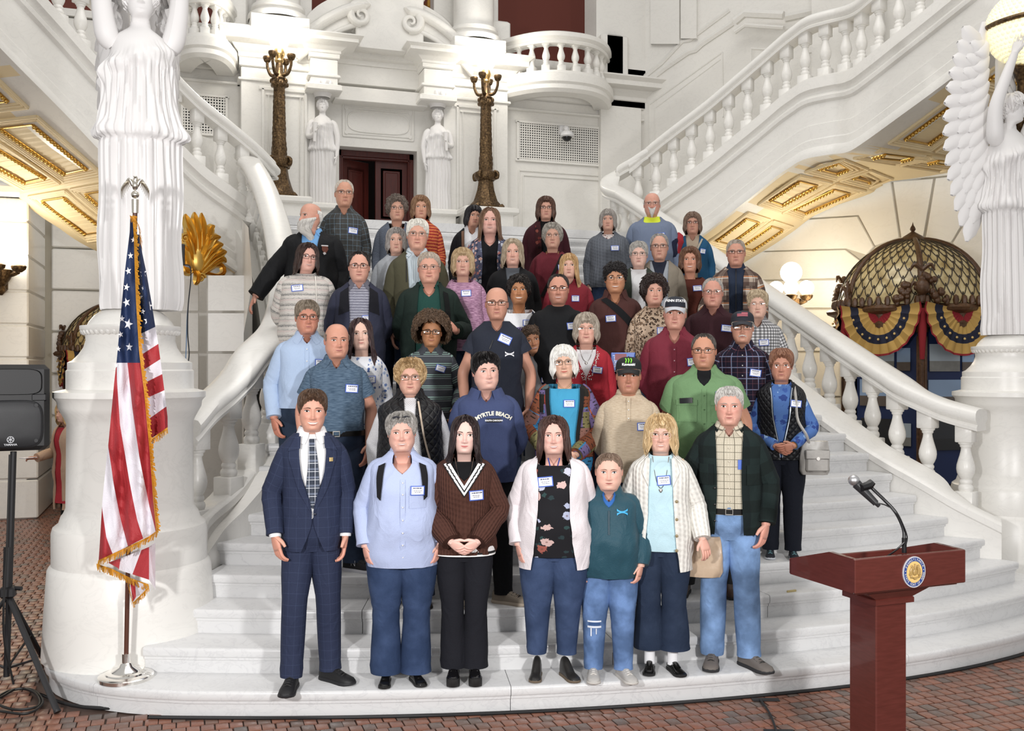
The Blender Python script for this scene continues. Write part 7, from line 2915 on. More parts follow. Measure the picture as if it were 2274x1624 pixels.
p = Person('woman with grey wavy hair and a gold chain in a burgundy sweater', 3.26, 11, 1.66, sex='f', hairt=.026, wid=1.02, fat=.35, skin=0xCB9E8A, F=face(smile=-.15, age=.85, browcol=0x8A7C70, glasses=(0xB49A8A, .006, 'oval', .12, .072, False, 1), rosy=.7))
p.hair('puff', 0x8E8880, 0xB8B2AA, vol=.85, wob=.2, rough=.018, curl=.025)
p.arms(DN)
p.finish()
simple_legs(p)
p.top(cloth(0x6A1C2A, var=.16), off=.018, hem=.82, neck='scoop', depth=.02, name='sweater')
p.ribbon([(.085, 1.44), (.0, 1.25), (-.12, 1.02)], [(.112, 1.43), (.03, 1.24), (-.09, 1.01)], .024, cloth(0x221A1A), 'bag_strap', n=12)
p.necklace(.14, GOLDM)
p.tagc(.085, 1.30, 4, w=.06)

p = Person('woman with very long strawberry blonde hair in a red blouse', 3.16, 9, 1.62, sex='f', hairt=.014, HH=.204, wid=1.05, fat=.25, skin=0xDDB09C, F=face(smile=-.1, age=.5, browcol=0xB09070, rosy=.7))
p.hair('long', 0xB08C60, 0xDDBE92, fringe=-.16, len=1.15, rough=.008, locks=130, lockw=.03)
p.arms(DN)
p.finish()
simple_legs(p)
p.top(cloth(0x8E2030, var=.16), off=.018, hem=.82, neck='v', depth=.06, nw=.5, name='blouse')
p.tagc(.06, 1.3, 0, w=.07)

p = Person('woman with a grey bob in a slate grey cable sweater', 4.12, 13, 1.61, sex='f', hairt=.026, HH=.208, wid=1.14, fat=.3, skin=0xCFA28E, F=face(smile=-.2, age=.85, browcol=0x9A9088), hyaw=-2)
p.hair('bob', 0x8C8680, 0xB4AEA8, vol=.85, fringe=.0)
p.arms(DN)
p.finish()
simple_legs(p, MJ)
p.top(floral(0xD8CCC8, (0x7A4A48, 0x5A4A50), 60, .4), off=.010, hem=1.2, neck='scoop', depth=.02, sleeves=False, name='undershirt')
p.top(ribknit(0x666B74, .03, .5, cable=True), off=.024, hem=.86, neck='v', depth=.10, nw=.75, name='sweater')
p.tagc(.075, 1.285, 2)

p = Person('man with a white goatee and yellow collar under a blue grey sweatshirt', 4.62, 13, 1.79, hairt=.006, wid=1.12, fat=.5, skin=0xD09B88, F=face(smile=.2, age=1.0, browcol=0xC8C2BA, glasses=(0x9A9288, .006, 'rect', .122, .075, False, 1), rosy=1.2))
p.hair('fringe', 0xC8C4BE)
p.beard(0xD8D5D0, [(-.22, 1.0, .02), (-.33, 1.05, .05), (-.48, 1.0, .075), (-.62, .6, .04)], width=30, n=70, hi=0xF0EEEA)
p.arms(DN)
p.finish()
simple_legs(p)
p.top(plain(0xD6E63A, .7), off=.008, hem=1.2, neck='crew', sleeves=False, name='t_shirt')
p.top(cloth(0x72809A, var=.14), off=.026, hem=.82, neck='crew', depth=.07, nw=.75, name='sweatshirt', fold=.010)
p.tagc(.085, 1.285, 6)

p = Person('woman with short grey hair and glasses in a green jacket over white', 3.97, 10, 1.63, sex='f', hairt=.018, wid=1.04, fat=.3, skin=0xDFB8A8, F=face(smile=-.15, age=.8, browcol=0xA8A098, glasses=WIRE, rosy=.6))
p.hair('pixie', 0x9C9892, 0xC4C0BA, vol=.75, part=.06)
p.arms(DN)
p.finish()
simple_legs(p)
p.top(WHT, off=.012, hem=.86, neck='crew', depth=.02, sleeves=False, name='t_shirt')
p.top(cloth(0x3A4238), off=.030, hem=.80, neck='coat', gap=[(.80, .075), (1.3, .065), (1.476, .08)], name='jacket')
p.collar(cloth(0x3A4238), open_=50, off=.03, drop=.06, r=1.35, z=1.47)

p = Person('thin grey haired man in a tan jacket with brown glasses', 4.18, 10, 1.71, hairt=.014, skin=0xCC9E8A, F=face(smile=-.15, **OLD, glasses=(0x4A3A32, .0075, 'rect', .118, .068), fw=.95))
p.hair('recede', 0x8E8A86, 0xAEAAA6, vol=.9)
p.arms(DN)
p.finish()
simple_legs(p)
p.top(NAVY, off=.008, hem=1.0, neck='crew', sleeves=False, name='t_shirt')
p.top(cloth(0x9CA2AA), off=.018, hem=.84, neck='coat', gap=[(.84, .003), (1.2, .004), (1.35, .035), (1.476, .07)], sleeves=False, name='sweater')
p.top(cloth(0x8C8272), off=.034, hem=.80, neck='coat', gap=[(.80, .085), (1.3, .08), (1.476, .09)], name='jacket')
p.collar(cloth(0x8C8272), open_=52, off=.034, drop=.06, r=1.4, z=1.47)
p.tagc(.05, 1.26, 2, off=.022, w=.06)

p = Person('smiling woman with brown feathered hair in a rust sweater', 4.50, 10, 1.61, sex='f', hairt=.03, wid=1.0, skin=0xD09A82, F=face(smile=.85, teeth=.6, age=.4, browcol=0x6A4C3A, rosy=.8, lipcol=0xB8645A))
p.hair('bob_open', 0x5E4030, 0x8E6A50, vol=1.15, fringe=-.08, lift=.03, part=-.08)
p.arms(DN)
p.finish()
simple_legs(p)
p.top(cloth(0x5E2A1E, var=.18), off=.020, hem=.82, neck='boat', depth=.03, nw=1.1, name='sweater')
p.necklace(.10, GOLDM)
p.tagc(.075, 1.325, 4)

p = Person('woman with a brown pageboy cut in a teal blue cardigan', 5.10, 13, 1.63, sex='f', hairt=.024, skin=0xC4937E, F=face(smile=-.05, age=.85, browcol=0x6E5A4E, glasses=(0x5A3A34, .007, 'rect', .115, .055)))
p.hair('bob', 0x6A5446, 0x947C6A, vol=.85, fringe=.03)
p.arms((((-.25, .0, 1.12), (-.20, -.20, 1.10), (-.2, -.7, .6), (.8, 0, .6)), 'down'), curl=50)
p.finish()
simple_legs(p)
p.top(cloth(0xB7A48C), off=.010, hem=.86, neck='shirt', depth=.08, nw=.4, sleeves=False, name='blouse')
p.top(cloth(0x17557C, var=.16), off=.026, hem=.80, neck='coat', gap=[(.80, .06), (1.3, .06), (1.476, .078)], name='cardigan')
p.ribbon([(.100, 1.44), (.0, 1.22)], [(.118, 1.435), (.022, 1.215)], .034, cloth(0xB0A898), 'bag_strap', n=8)
p.tagc(.115, 1.29, -8, w=.06)
E5 = p

p = Person('man with cropped hair in a brown and cream plaid shacket', 4.79, 9, 1.80, hairt=.010, wid=1.04, skin=0xCC9782, F=face(smile=-.2, **OLD, glasses=(0x3A3430, .0065, 'rect', .118, .062, False, 1), rosy=1.0))
p.hair('buzz', 0x9A8E82, 0xB8AEA2)
p.arms((((-.26, .0, 1.12), (-.16, -.20, 1.02), (.4, -.4, -.5), (0, -.3, 1)), 'down'))
p.finish()
simple_legs(p)
p.top(cloth(0x28344A), off=.012, hem=.84, neck='turtle', sleeves=False, name='zip_sweater')
p.ribbon([(-.004, .9), (-.004, 1.47)], [(.004, .9), (.004, 1.47)], .016, plain(0x12141C, .5), 'zip')
PLD = plaid(0xC0AE9C, (('u', .115, .058, 0x5A3E36, .0, .75), ('v', .12, .060, 0x4A342E, .1, .75), ('v', .12, .010, 0xC67A42, .42, .9), ('u', .115, .010, 0x6A5048, .4, .7), ('v', .12, .008, 0xE8DED0, .52, .7)))
p.top(PLD, off=.036, hem=.78, neck='coat', gap=[(.78, .065), (1.2, .058), (1.4, .065), (1.476, .082)], name='shacket', fold=.010)
p.collar(cloth(0xB29880), open_=44, off=.036, drop=.07, r=1.4, z=1.47, spread=.03)
for sg in (-1, 1):
 p.patch(sg * .125, 1.255, .10, .12, .041, PLD, 'pocket')

# ---- top row
p = Person('balding man with glasses in a charcoal windowpane shirt, highest at left', 1.44, 13, 1.75, hairt=.004, HH=.25, wid=.98, skin=0xCD9A82, F=face(smile=-.1, **OLD, glasses=(0x6A625A, .006, 'rect', .122, .062, False, 1), rosy=.9, fw=.96), hyaw=6)
p.hair('recede', 0xC0B6AA, 0xD8D0C6, vol=.5)
p.arms(DN)
p.finish()
simple_legs(p)
CW = plaid(0x4C4C4A, (('u', .048, .004, 0x7892A4, .0, .7), ('v', .050, .004, 0x7892A4, .0, .7), ('u', .024, .003, 0x36383A, .2, .6), ('v', .025, .003, 0x36383A, .3, .6)))
p.top(CW, off=.022, hem=.82, neck='shirt', depth=.085, nw=.4, fold=.010)
p.collar(CW, open_=28, off=.014, drop=.06, point=.035)
p.tagc(.085, 1.265, -5)

p = Person('woman with dark grey curls and glasses in a blue tweed jacket', 1.94, 13, 1.64, sex='f', hairt=.034, HH=.222, wid=1.02, skin=0xCFA08A, F=face(smile=.1, age=.8, browcol=0x7A6A60, glasses=(0x8A8078, .0055, 'rect', .112, .058, False, 1)), hyaw=4)
p.hair('puff', 0x5E524A, 0x8C8076, vol=1.2, curl=.05, ringlets=160, ringr=.04, rough=.02, len=1.1)
p.arms(DN)
p.finish()
simple_legs(p)
p.top(cloth(0x3A3432), off=.010, hem=.9, neck='scoop', depth=.06, sleeves=False, name='top')
p.top(stripes(0x5C6474, ((.012, .004, 0x8A94A4, 0, .8), (.012, .003, 0x3A4252, .4, .7)), wav=.006), off=.028, hem=.80, neck='coat', gap=[(.80, .006), (1.25, .02), (1.4, .07), (1.476, .085)], name='jacket')
p.necklace(.07, plain(0x3A2A24, .4), .004)

p = Person('auburn haired woman in an orange and red ruffled jacket', 2.17, 13, 1.65, sex='f', hairt=.028, HH=.214, wid=1.0, skin=0xCF9F86, F=face(smile=.0, age=.6, browcol=0x7A5A48), hyaw=4)
p.hair('bob_open', 0x7C5C44, 0xAC8A68, vol=1.15, fringe=-.10, len=1.15, rough=.018, wob=.15)
p.arms(DN)
p.finish()
simple_legs(p)
ORN = stripes(0xC43E20, ((.030, .010, 0xE88A34, 0, .8), (.030, .008, 0x8E1C1E, .5, .8)), wav=.02)
p.top(ORN, off=.030, hem=.80, neck='shirt', depth=.08, nw=.5, name='jacket', fold=.014)
p.tagc(.05, 1.36, -10, w=.06, h=.05)

p = Person('black haired woman with fringe in a white blouse and dark jacket', 2.68, 13, 1.58, sex='f', hairt=.026, HH=.20, skin=0xC99A84, F=face(smile=.4, age=.4, browcol=0x2A201E), hyaw=16, hroll=6)
p.hair('bob', 0x18161A, 0x302C30, vol=1.0, fringe=.04, len=1.1)
p.arms(DN)
p.finish()
simple_legs(p)
p.top(cloth(0xE6E6EA, var=.1), off=.012, hem=.86, neck='shirt', depth=.09, nw=.5, sleeves=False, name='blouse')
p.collar(cloth(0xE6E6EA, var=.1), open_=34, off=.010, drop=.06)
p.top(cloth(0x1D1E24), off=.028, hem=.80, neck='coat', gap=[(.80, .07), (1.476, .085)], name='jacket')
p.ribbon([(-.115, 1.44), (-.11, 1.2)], [(-.088, 1.45), (-.082, 1.2)], .036, leather(0x7A5238), 'bag_strap', n=8)

p = Person('woman with brown layered hair and glasses in burgundy cardigan and scarf', 3.44, 13, 1.70, sex='f', hairt=.028, HH=.216, wid=1.08, skin=0xD0A08C, F=face(smile=.3, age=.5, browcol=0x5A4034, glasses=(0x2A1E1C, .0075, 'rect', .115, .062)), hyaw=4)
p.hair('bob_open', 0x4C342A, 0x7A5A48, vol=1.15, fringe=-.10, len=1.45, rough=.02, wob=.12)
p.arms(DN)
p.finish()
simple_legs(p)
p.top(cloth(0x141216), off=.010, hem=.86, neck='crew', sleeves=False, name='top')
p.top(cloth(0x431520, var=.16), off=.026, hem=.78, neck='coat', gap=[(.78, .07), (1.3, .065), (1.476, .075)], name='cardigan', fold=.009)
SCF = floral(0x3C1418, (0x6A2420, 0x2A1012, 0x8A4034), 26, .42)
for sg in (-1, 1):
 p.ribbon([(sg * .055, 1.475), (sg * .045, 1.30), (sg * .035, 1.02)], [(sg * .110, 1.455), (sg * .105, 1.30), (sg * .095, 1.02)], .034, SCF, 'scarf', n=14, t=.010)
# ------------------------------------------------------------------ statues on their pedestals
PEDP = [(.56, 0), (.545, .30), (.525, .62), (.515, .64), (.50, .66), (.50, .88), (.49, .92), (.455, .95), (.44, 1.0), (.425, 1.02), (.41, 1.06), (.405, 1.66), (.42, 1.70), (.44, 1.74), (.46, 1.78), (.465, 1.82), (.49, 1.85), (.49, 1.89), (.41, 1.91), (.41, 2.04),
  (.40, 2.05), (.40, 2.10), (.37, 2.115), (.33, 2.16), (.30, 2.21), (.287, 2.26), (.29, 2.30), (.31, 2.315), (.325, 2.34), (.325, 2.365), (.28, 2.37), (.265, 2.40), (.235, 2.44), (.20, 2.47), (.15, 2.49), (0, 2.50)]

def pedestal(loc, label, sc):
 r = empty('statue_pedestal', loc)
 tag(r, label, 'pedestal')
 mb = MB()
 mb.lathe([(a, z * sc) for a, z in PEDP][::-1], 72)
 mb.build('drum', WHITE, r, 35)
 mb = MB()
 for i in range(44):
  a = 2 * PI * i / 44
  mb.sphere((.30 * math.cos(a), .30 * math.sin(a), 2.325 * sc), (.024, .024, .026), 6, 4)
 mb.build('leaf_moulding', WHITE, r, 60)
 return r

PL = (-.345, 7.13)
PR = (7.35, 7.13)
pedestal((*PL, RISE), 'round moulded marble pedestal behind the flag at the left of the stairs', .936)
pedestal((*PR, RISE), 'round moulded marble pedestal at the right edge beside the stairs', .90)

def feather_wing(mb, base, out, back, H=1.10, Wd=.36):
 """half-oval wing: roots on a spine beside the arm, tips round the outer edge, three overlapping rows"""
 out, back, base = (np.array(v, float) for v in (out, back, base))
 up = np.array([0, 0, 1.0])
 sp = base + np.array([up * (H * (-.50 + 1.46 * t)) + out * (.10 * math.sin(PI * t)) for t in np.linspace(0, 1, 16)])
 mb.tube(sp, np.interp(np.linspace(0, 1, 16), [0, .4, .8, 1], [.05, .10, .07, .03]), 10)
 for lay, (k, n, dz) in enumerate(((1.0, 15, 0), (.66, 13, .03), (.40, 11, .055))):
  for i in range(n):
   t = (i + .5) / n
   tip = base + out * (Wd * k * (math.sin(PI * (.10 + .84 * t)) ** .8) + .05) + up * (H * (.98 - 1.98 * t) * (.55 + .45 * k)) - back * dz
   rt = base + up * (H * (.82 - 1.22 * t)) - back * dz
   d = tip - rt
   ln = np.linalg.norm(d)
   d = d / ln
   s = np.linspace(0, 1, 9)
   c = rt + d * (s * ln)[:, None] - up * (.05 * np.sin(PI * s))[:, None] * (1 - t) - back * (.03 * np.sin(PI * s))[:, None]
   sd = np.cross(d, back)
   w = (.080 - .012 * lay) * np.sqrt(np.clip(1 - (np.maximum(s - .74, 0) / .265) ** 2, .02, 1)) * np.interp(s, [0, .3], [.6, 1])
   G = np.stack([c + sd * w[:, None], c - back * .024 + sd * (w * .35)[:, None], c - back * .024 - sd * (w * .35)[:, None], c - sd * w[:, None], c + back * .01], 1)
   mb.grid(G, wrap=True)

def statue(loc, rz, label, wings, hem=0.0, sc=1.0, arms=None, hyaw=0, wang=25):
 r = empty('statue', loc, rz)
 tag(r, label, 'statue')
 mb = MB()
 Z = np.concatenate([np.linspace(0, 1.15, 40), np.linspace(1.165, 1.66, 30), np.linspace(1.68, 1.99, 18)])
 zt = [0, .05, .4, .9, 1.15, 1.17, 1.22, 1.4, 1.58, 1.66, 1.75, 1.82, 1.87, 1.90, 1.93, 1.99]
 w = np.interp(Z, zt, [.25, .26, .255, .25, .25, .278, .278, .235, .215, .22, .195, .175, .155, .115, .07, .06])
 f = np.interp(Z, zt, [.20, .21, .19, .175, .17, .20, .20, .17, .165, .185, .165, .135, .10, .08, .06, .055])
 th = np.linspace(-PI, PI, 141)
 X, Y = sup(th[None, :], w[:, None], f[:, None], f[:, None], 2.15)
 P = np.stack([X, Y, np.repeat(Z[:, None], 141, 1)], -1)
 lo = (1 - sm(1.14, 1.17, Z))[:, None]
 hi = sm(1.14, 1.17, Z)[:, None] * (1 - sm(1.60, 1.74, Z))[:, None]
 zz = Z[:, None]
 rid = lambda m, ph, a: 1 - np.abs(np.sin(m * th / 2 + ph + a * vn(P * np.array([1, 1, .5]), 4, 3))) * 1.6
 pl = lo * (.020 * rid(26, 0, 1.6) + .013 * rid(47, 1, 1.2) + .014 * vn(P, 6, 2)) + hi * (.013 * rid(30, 2 + 2.0 * zz, 2.2) + .012 * rid(52, 5 - 3 * zz, 1.5) + .020 * vn(P, 9, 5) + .03 * np.exp(-((zz - 1.2) / .05) ** 2) * (.5 + .5 * np.sin(6 * th)))
 sw_ = np.exp(-((zz - 1.66 - .10 * np.sin(th + .5)) / .06) ** 2) * (.034 + .012 * np.sin(9 * th + 24 * zz) + .007 * rid(40, 9 * zz, 1.0))
 n = np.stack([np.sin(th), -np.cos(th), 0 * th], -1)
 P = P + n[None] * (pl + sw_)[..., None]
 P[:, -1] = P[:, 0]
 mb.grid(P, cap0=True, cap1=True)
 mb.build('draped_body', STATUE, r, 70)
 mb = MB()
 HH = .255
 _, _, H, _ = make_head(dict(smile=0, age=0, nose=1.0, brow=.02))
 c, d = math.cos(R_(hyaw)), math.sin(R_(hyaw))
 Rm = np.array([[c, d, 0], [-d, c, 0], [0, 0, 1]])
 hp = lambda A: (A * HH) @ Rm + np.array([0, -.03, 2.12])
 mb.grid(hp(H), flip=True, cap0=True)
 k = MB()
 make_hair(k, 'puff', {}, dict(vol=.9, len=.7, rough=.03, locks=60, lockout=.03, curl=.02, ringlets=60, ringr=.05), 5)
 for v in k.v:
  pass
 for sg in (-1, 1):
  pts = [(sg * .17, 0, 1.80), (sg * .215, -.02, 1.87), (sg * .25, -.05, 2.13), (sg * .24, -.06, 2.42), (sg * .18, -.03, 2.68)] if not arms else arms[sg]
  mb.tube(pts, [.06, .078, .062, .05, .034], 14, samples=20)
  e, b = np.array(pts[-1]), np.array(pts[-2])
  Person.hand(None, mb, e, (e - b), np.array((-sg * .3, -1, 0)), sg, 1.15, 12)
 mb.build('figure', STATUE, r, 70)
 k.v = [hp(v) for v in k.v]
 k.build('hair', STATUE, r, 70)
 if wings:
  for sg in wings:
   w_ = MB()
   feather_wing(w_, (sg * .12, .17, 1.92), (sg * math.cos(R_(wang)), math.sin(R_(wang)), 0), (sg * -math.sin(R_(wang)), math.cos(R_(wang)), 0))
   w_.build('wing', STATUE, r, 60)
 r.scale = (sc, sc, sc)
 return r

statue((PL[0] + .06, PL[1] - .02, RISE + 2.325), math.atan2(.345, 7.13) + .02, 'tall white draped female statue with raised arms on the left pedestal', (-1, 1), wang=68)
statue((*PR, RISE + 2.235), R_(8), 'white winged female statue touching a lit beaded globe on the right pedestal', (-1, 1), hyaw=34, wang=22,
  arms={-1: [(-.17, 0, 1.80), (-.22, -.02, 1.86), (-.25, -.05, 2.10), (-.19, -.10, 2.35), (-.11, -.14, 2.60)], 1: [(.17, 0, 1.80), (.22, -.02, 1.86), (.3, -.05, 2.10), (.32, -.10, 2.35), (.30, -.12, 2.58)]})
g = empty('globe_lamp', tuple(at(2276, 62, 9.15)))
tag(g, 'large lit globe of glass beads with a bronze band held by the right statue', 'globe lamp')
mb = MB()
mb.sphere((0, 0, 0), .325, 24, 16)
mb.build('lit_core', plain((1, .9, .62), .4, emit=(1.0, .86, .50), estr=.85, name='bead_glow'), g, 90)
mb = MB()
b0 = MB()
for i in range(24):
 ph = PI * (i + .5) / 24
 for j in range(40):
  a = 2 * PI * (j + .5 * (i % 2)) / 40
  b0.sphere((.335 * math.sin(ph) * math.cos(a), .335 * math.sin(ph) * math.sin(a), .335 * math.cos(ph)), .017, 5, 3)
b0.build('glass_beads', plain((.95, .92, .70), .15, emit=(1, .9, .6), estr=.35), g, 90)['kind'] = 'stuff'
mb.tube([(.345 * math.cos(a), .345 * math.sin(a), .055 + .05 * math.cos(a)) for a in np.linspace(0, 2 * PI, 49)], .024, 8)
mb.build('band', BRONZE, g, 60)
mb = MB()
mb.tube([(.02, .02, -.31), (.10, .10, -.5), (.16, .22, -1.2)], [.12, .06, .05], 12)
mb.build('stem', BRONZE, g, 60)

# caryatids by the door
for px, Y, lab, hf in ((716, W - .46, 'small marble caryatid holding a torch, left of the door', -1), (972, W - .46, 'small marble caryatid holding a torch, right of the door', 1)):
 x = at_y(px, 400, Y)[0]
 s = statue((x, Y, 4.99), R_(-8), lab, None, sc=.80, arms={-hf: [(-hf * .17, 0, 1.80), (-hf * .24, .0, 1.72), (-hf * .31, -.02, 1.45), (-hf * .30, -.05, 1.22), (-hf * .29, -.09, 1.05)], hf: [(hf * .17, 0, 1.80), (hf * .24, .0, 1.72), (hf * .29, -.06, 1.48), (hf * .22, -.20, 1.44), (hf * .15, -.27, 1.50)]})
 s.scale = (.86, .80, .84)
 mb = MB()
 mb.lathe([(.16, 2.30), (.17, 2.34), (.20, 2.40), (.27, 2.52), (.29, 2.60), (.27, 2.64), (.0, 2.64)], 20)
 for i in range(14):
  a = 2 * PI * i / 14
  mb.sphere((.265 * math.cos(a), .265 * math.sin(a), 2.56), (.05, .05, .08), 7, 5)
 mb.build('basket_capital', STATUE, s, 60)
 mb = MB()
 mb.tube([(hf * .16, -.31, 1.30), (hf * .15, -.30, 1.58), (hf * .15, -.29, 1.70)], [.03, .04, .06], 10)
 mb.build('torch', STATUE, s, 60)

# bronze lamp posts
for px, lab in ((641, 'bronze lamp post with a glowing globe left of the door'), (1079, 'bronze lamp post with a glowing globe right of the door')):
 Y = W - .95
 x = at_y(px if px > 900 else 620, 460, Y)[0]
 r = empty('lamp_post', (x, Y, 5.0))
 tag(r, lab, 'lamp post', 'bronze lamp posts beside the door' if False else None)
 r.scale = (.88, .88, .88)
 mb = MB()
 mb.lathe([(.34, 0), (.36, .04), (.33, .10), (.27, .16), (.24, .24), (.19, .40), (.165, .55), (.16, .62)], 8)
 for i in range(4):
  a = PI / 4 + PI / 2 * i
  mb.tube([(.34 * math.cos(a), .34 * math.sin(a), .04), (.38 * math.cos(a), .38 * math.sin(a), .0)], .07, 8)
 mb.build('base', BRONZE, r, 40)
 mb = MB()
 mb.lathe([(.17, .60), (.23, .64), (.25, .70), (.24, .76), (.17, .80), (.13, .84)], 20)
 for i in range(4):
  a = PI / 4 + PI / 2 * i
  mb.tube([(.20 * math.cos(a), .20 * math.sin(a), .78), (.28 * math.cos(a), .28 * math.sin(a), .74), (.27 * math.cos(a), .27 * math.sin(a), .64), (.21 * math.cos(a), .21 * math.sin(a), .66)], .035, 8, samples=10)
 mb.build('scrolled_collar', BRONZE, r, 50)
 mb = MB()
 z = np.linspace(.82, 2.18, 60)
 th = np.linspace(0, 2 * PI, 33)
 R = np.interp(z, [.82, .9, 1.1, 1.12, 2.1, 2.18], [.135, .14, .13, .125, .10, .105])
 R = R[:, None] + .010 * np.abs(np.sin(th * 5 + 9 * z[:, None])) + .006 * np.sin(16 * th + 31 * z[:, None])
 mb.grid(np.stack([R * np.cos(th), R * np.sin(th), np.repeat(z[:, None], 33, 1)], -1))
 mb.build('shaft', BRONZE, r, 70)
 mb = MB()
 mb.lathe([(.10, 2.15), (.15, 2.18), (.16, 2.24), (.13, 2.30), (.15, 2.33), (.09, 2.38), (.07, 2.6), (.06, 2.66)], 16)
 for i in range(10):
  a = 2 * PI * i / 10
  mb.sphere((.145 * math.cos(a), .145 * math.sin(a), 2.22 + .06 * (i % 2)), (.04, .04, .05), 7, 5)
 mb.build('capital', BRONZE, r, 50)
 for i in range(4):
  a = PI / 4 + PI / 2 * i + .2
  c, s_ = math.cos(a), math.sin(a)
  mb = MB()
  mb.tube([(.06 * c, .06 * s_, 2.40), (.18 * c, .18 * s_, 2.42), (.25 * c, .25 * s_, 2.56), (.26 * c, .26 * s_, 2.68)], [.04, .034, .028, .03], 8, samples=12)
  mb.lathe([(.03, 2.67), (.06, 2.69), (.075, 2.73), (.085, 2.76), (.08, 2.79), (.05, 2.79)], 12, (.26 * c, .26 * s_, 0))
  mb.build('arm', BRONZE, r, 50)
 mb = MB()
 mb.lathe([(.065, 2.64), (.09, 2.68), (.075, 2.72), (.10, 2.78), (.11, 2.83), (.09, 2.88), (.075, 2.95)], 16)
 mb.build('globe_holder', plain((.62, .42, .18), .3, 1.0), r, 50)
 mb = MB()
 mb.sphere((0, 0, 3.11), .20, 24, 16)
 mb.build('globe', GLOBE, r, 90)
 lamp('post_lamp', 'POINT', (x, Y - .3, 7.74), 50, (1, .95, .85), .2)

def sconce(p, rz, label, n=3):
 r = empty('wall_sconce', tuple(p), rz)
 tag(r, label, 'wall lamp')
 mb = MB()
 mb.lathe([(.02, -.34), (.07, -.28), (.05, -.22), (.12, -.12), (.15, -.05), (.16, .0), (.10, .02)], 16)
 mb.bbox((0, .14, -.12), (.14, .24, .3), .02)
 mb.build('bracket', BRONZE, r, 50)
 for i in range(n):
  a = -PI / 2 + (i - (n - 1) / 2) * 1.25
  c = np.array((.24 * math.cos(a), .24 * math.sin(a), 0))
  mb = MB()
  mb.tube([(0, 0, -.08), c * .6 + (0, 0, -.06), c + (0, 0, -.02)], .035, 8, samples=8)
  mb.lathe([(.04, -.03), (.09, .01), (.10, .05), (.08, .07), (.0, .07)], 14, tuple(c))
  mb.build('arm', BRONZE, r, 50)
  mb = MB()
  mb.sphere(c + (0, 0, .17), .115, 18, 12)
  mb.build('globe', GLOBE, r, 90)
 mb = MB()
 mb.lathe([(.06, .0), (.03, .1), (.05, .2), (.07, .24), (.06, .26)], 12)
 mb.build('stem', GOLDM, r, 50)
 mb = MB()
 mb.sphere((0, 0, .42), .165, 20, 14)
 mb.build('globe', GLOBE, r, 90)
 lamp('sconce_lamp', 'POINT', tuple(np.array(p) + (0, -.35, .35)), 30, (1, .9, .72), .2)

sconce(at(1757, 665, 15.2), R_(-35), 'bronze wall lamp with a cluster of lit globes behind the right balustrade')
sconce(at(2, 600, 13.1), 0, 'bronze wall lamp with lit globes on the pier at the left edge')

# gilded acanthus ornament
o_ = empty('gilded_ornament', tuple(at(455, 560, 12.2)), R_(20))
tag(o_, 'gilded carved acanthus ornament on the wall right of the left statue', 'wall ornament')
PXM = 12.2 / 2150

def leaf(pts, w, name='leaf'):
 P = catmull([((x - 455) * PXM, 0, (560 - y) * PXM) for x, y in pts], 16)
 s = np.linspace(0, 1, 16)
 wd = w * PXM * np.sin(PI * (.12 + .86 * s)) ** .7
 T = np.gradient(P, axis=0)
 T /= np.linalg.norm(T, axis=1)[:, None]
 N = np.stack([-T[:, 2], 0 * s, T[:, 0]], -1)
 bulge = np.array([0, -1.0, 0]) * (.03 + .06 * np.sin(PI * s))[:, None]
 cs = []
 for k, b in ((-1, .25), (-.55, 1.0), (-.2, .75), (0, 1.25), (.2, .75), (.55, 1.0), (1, .25)):
  cs.append(P + N * (wd * k)[:, None] + bulge * b)
 mb = MB()
 mb.grid(np.stack(cs, 1))
 mb.grid(np.stack(cs, 1), flip=True)
 mb.build(name, GOLD, o_, 60)

for pts, w in (([(432, 590), (428, 540), (415, 500), (410, 480)], 14), ([(440, 585), (438, 530), (432, 495), (430, 474)], 13), ([(446, 585), (448, 530), (448, 500), (446, 474)], 12), ([(450, 580), (458, 535), (466, 508), (476, 500)], 13), ([(436, 590), (424, 545), (414, 520), (412, 488)], 10),
    ([(438, 600), (452, 560), (468, 530), (490, 524)], 16), ([(440, 602), (462, 566), (482, 545), (496, 540)], 14), ([(444, 606), (468, 575), (490, 560), (504, 556)], 14), ([(446, 610), (472, 585), (492, 574), (503, 580)], 12),
    ([(430, 596), (420, 560), (412, 540), (402, 530)], 13), ([(424, 610), (414, 590), (408, 565), (404, 545)], 14), ([(432, 600), (436, 612), (434, 628), (430, 634)], 9), ([(426, 600), (414, 606), (406, 590), (402, 570)], 11)):
 leaf(pts, w)
leaf([(444, 598), (470, 590), (490, 588), (494, 604), (480, 612), (462, 608), (452, 610)], 7, 'ribbon')
mb = MB()
mb.sphere((-.10, -.02, -.10), (.10, .06, .17), 14, 9)
for cx, cz in ((-.27, .15), (-.07, -.33)):
 mb.tube([(cx + (.06 - .055 * t) * math.cos(t * 10), -.05, cz + (.06 - .055 * t) * math.sin(t * 10)) for t in np.linspace(0, 1, 24)], .018, 6)
mb.build('shield', GOLD, o_, 60)
# small black receiver and its cable hanging beside the statue
mb = MB()
mb.bbox(at(406, 566, 7.3), (.03, .05, .16), .006)
tag(mb.build('wireless_receiver', BLACK, None, 30), 'small black receiver box fixed beside the left statue', 'receiver')
mb = MB()
mb.tube([at(x, y, 7.5) for x, y in ((408, 588), (422, 592), (424, 620), (418, 680), (417, 740), (420, 790), (412, 830))], .005, 5, samples=40)
mb.tube([at(x, y, 7.52) for x, y in ((410, 590), (424, 600), (421, 650), (416, 700), (414, 760), (411, 832))], .004, 5, samples=40, mat=1)
tag(mb.build('hanging_cable', [plain(0x20242A, .6), plain(0x6C8EB4, .5)], None, 60), 'thin blue and black cables hanging down beside the left statue', 'cable')
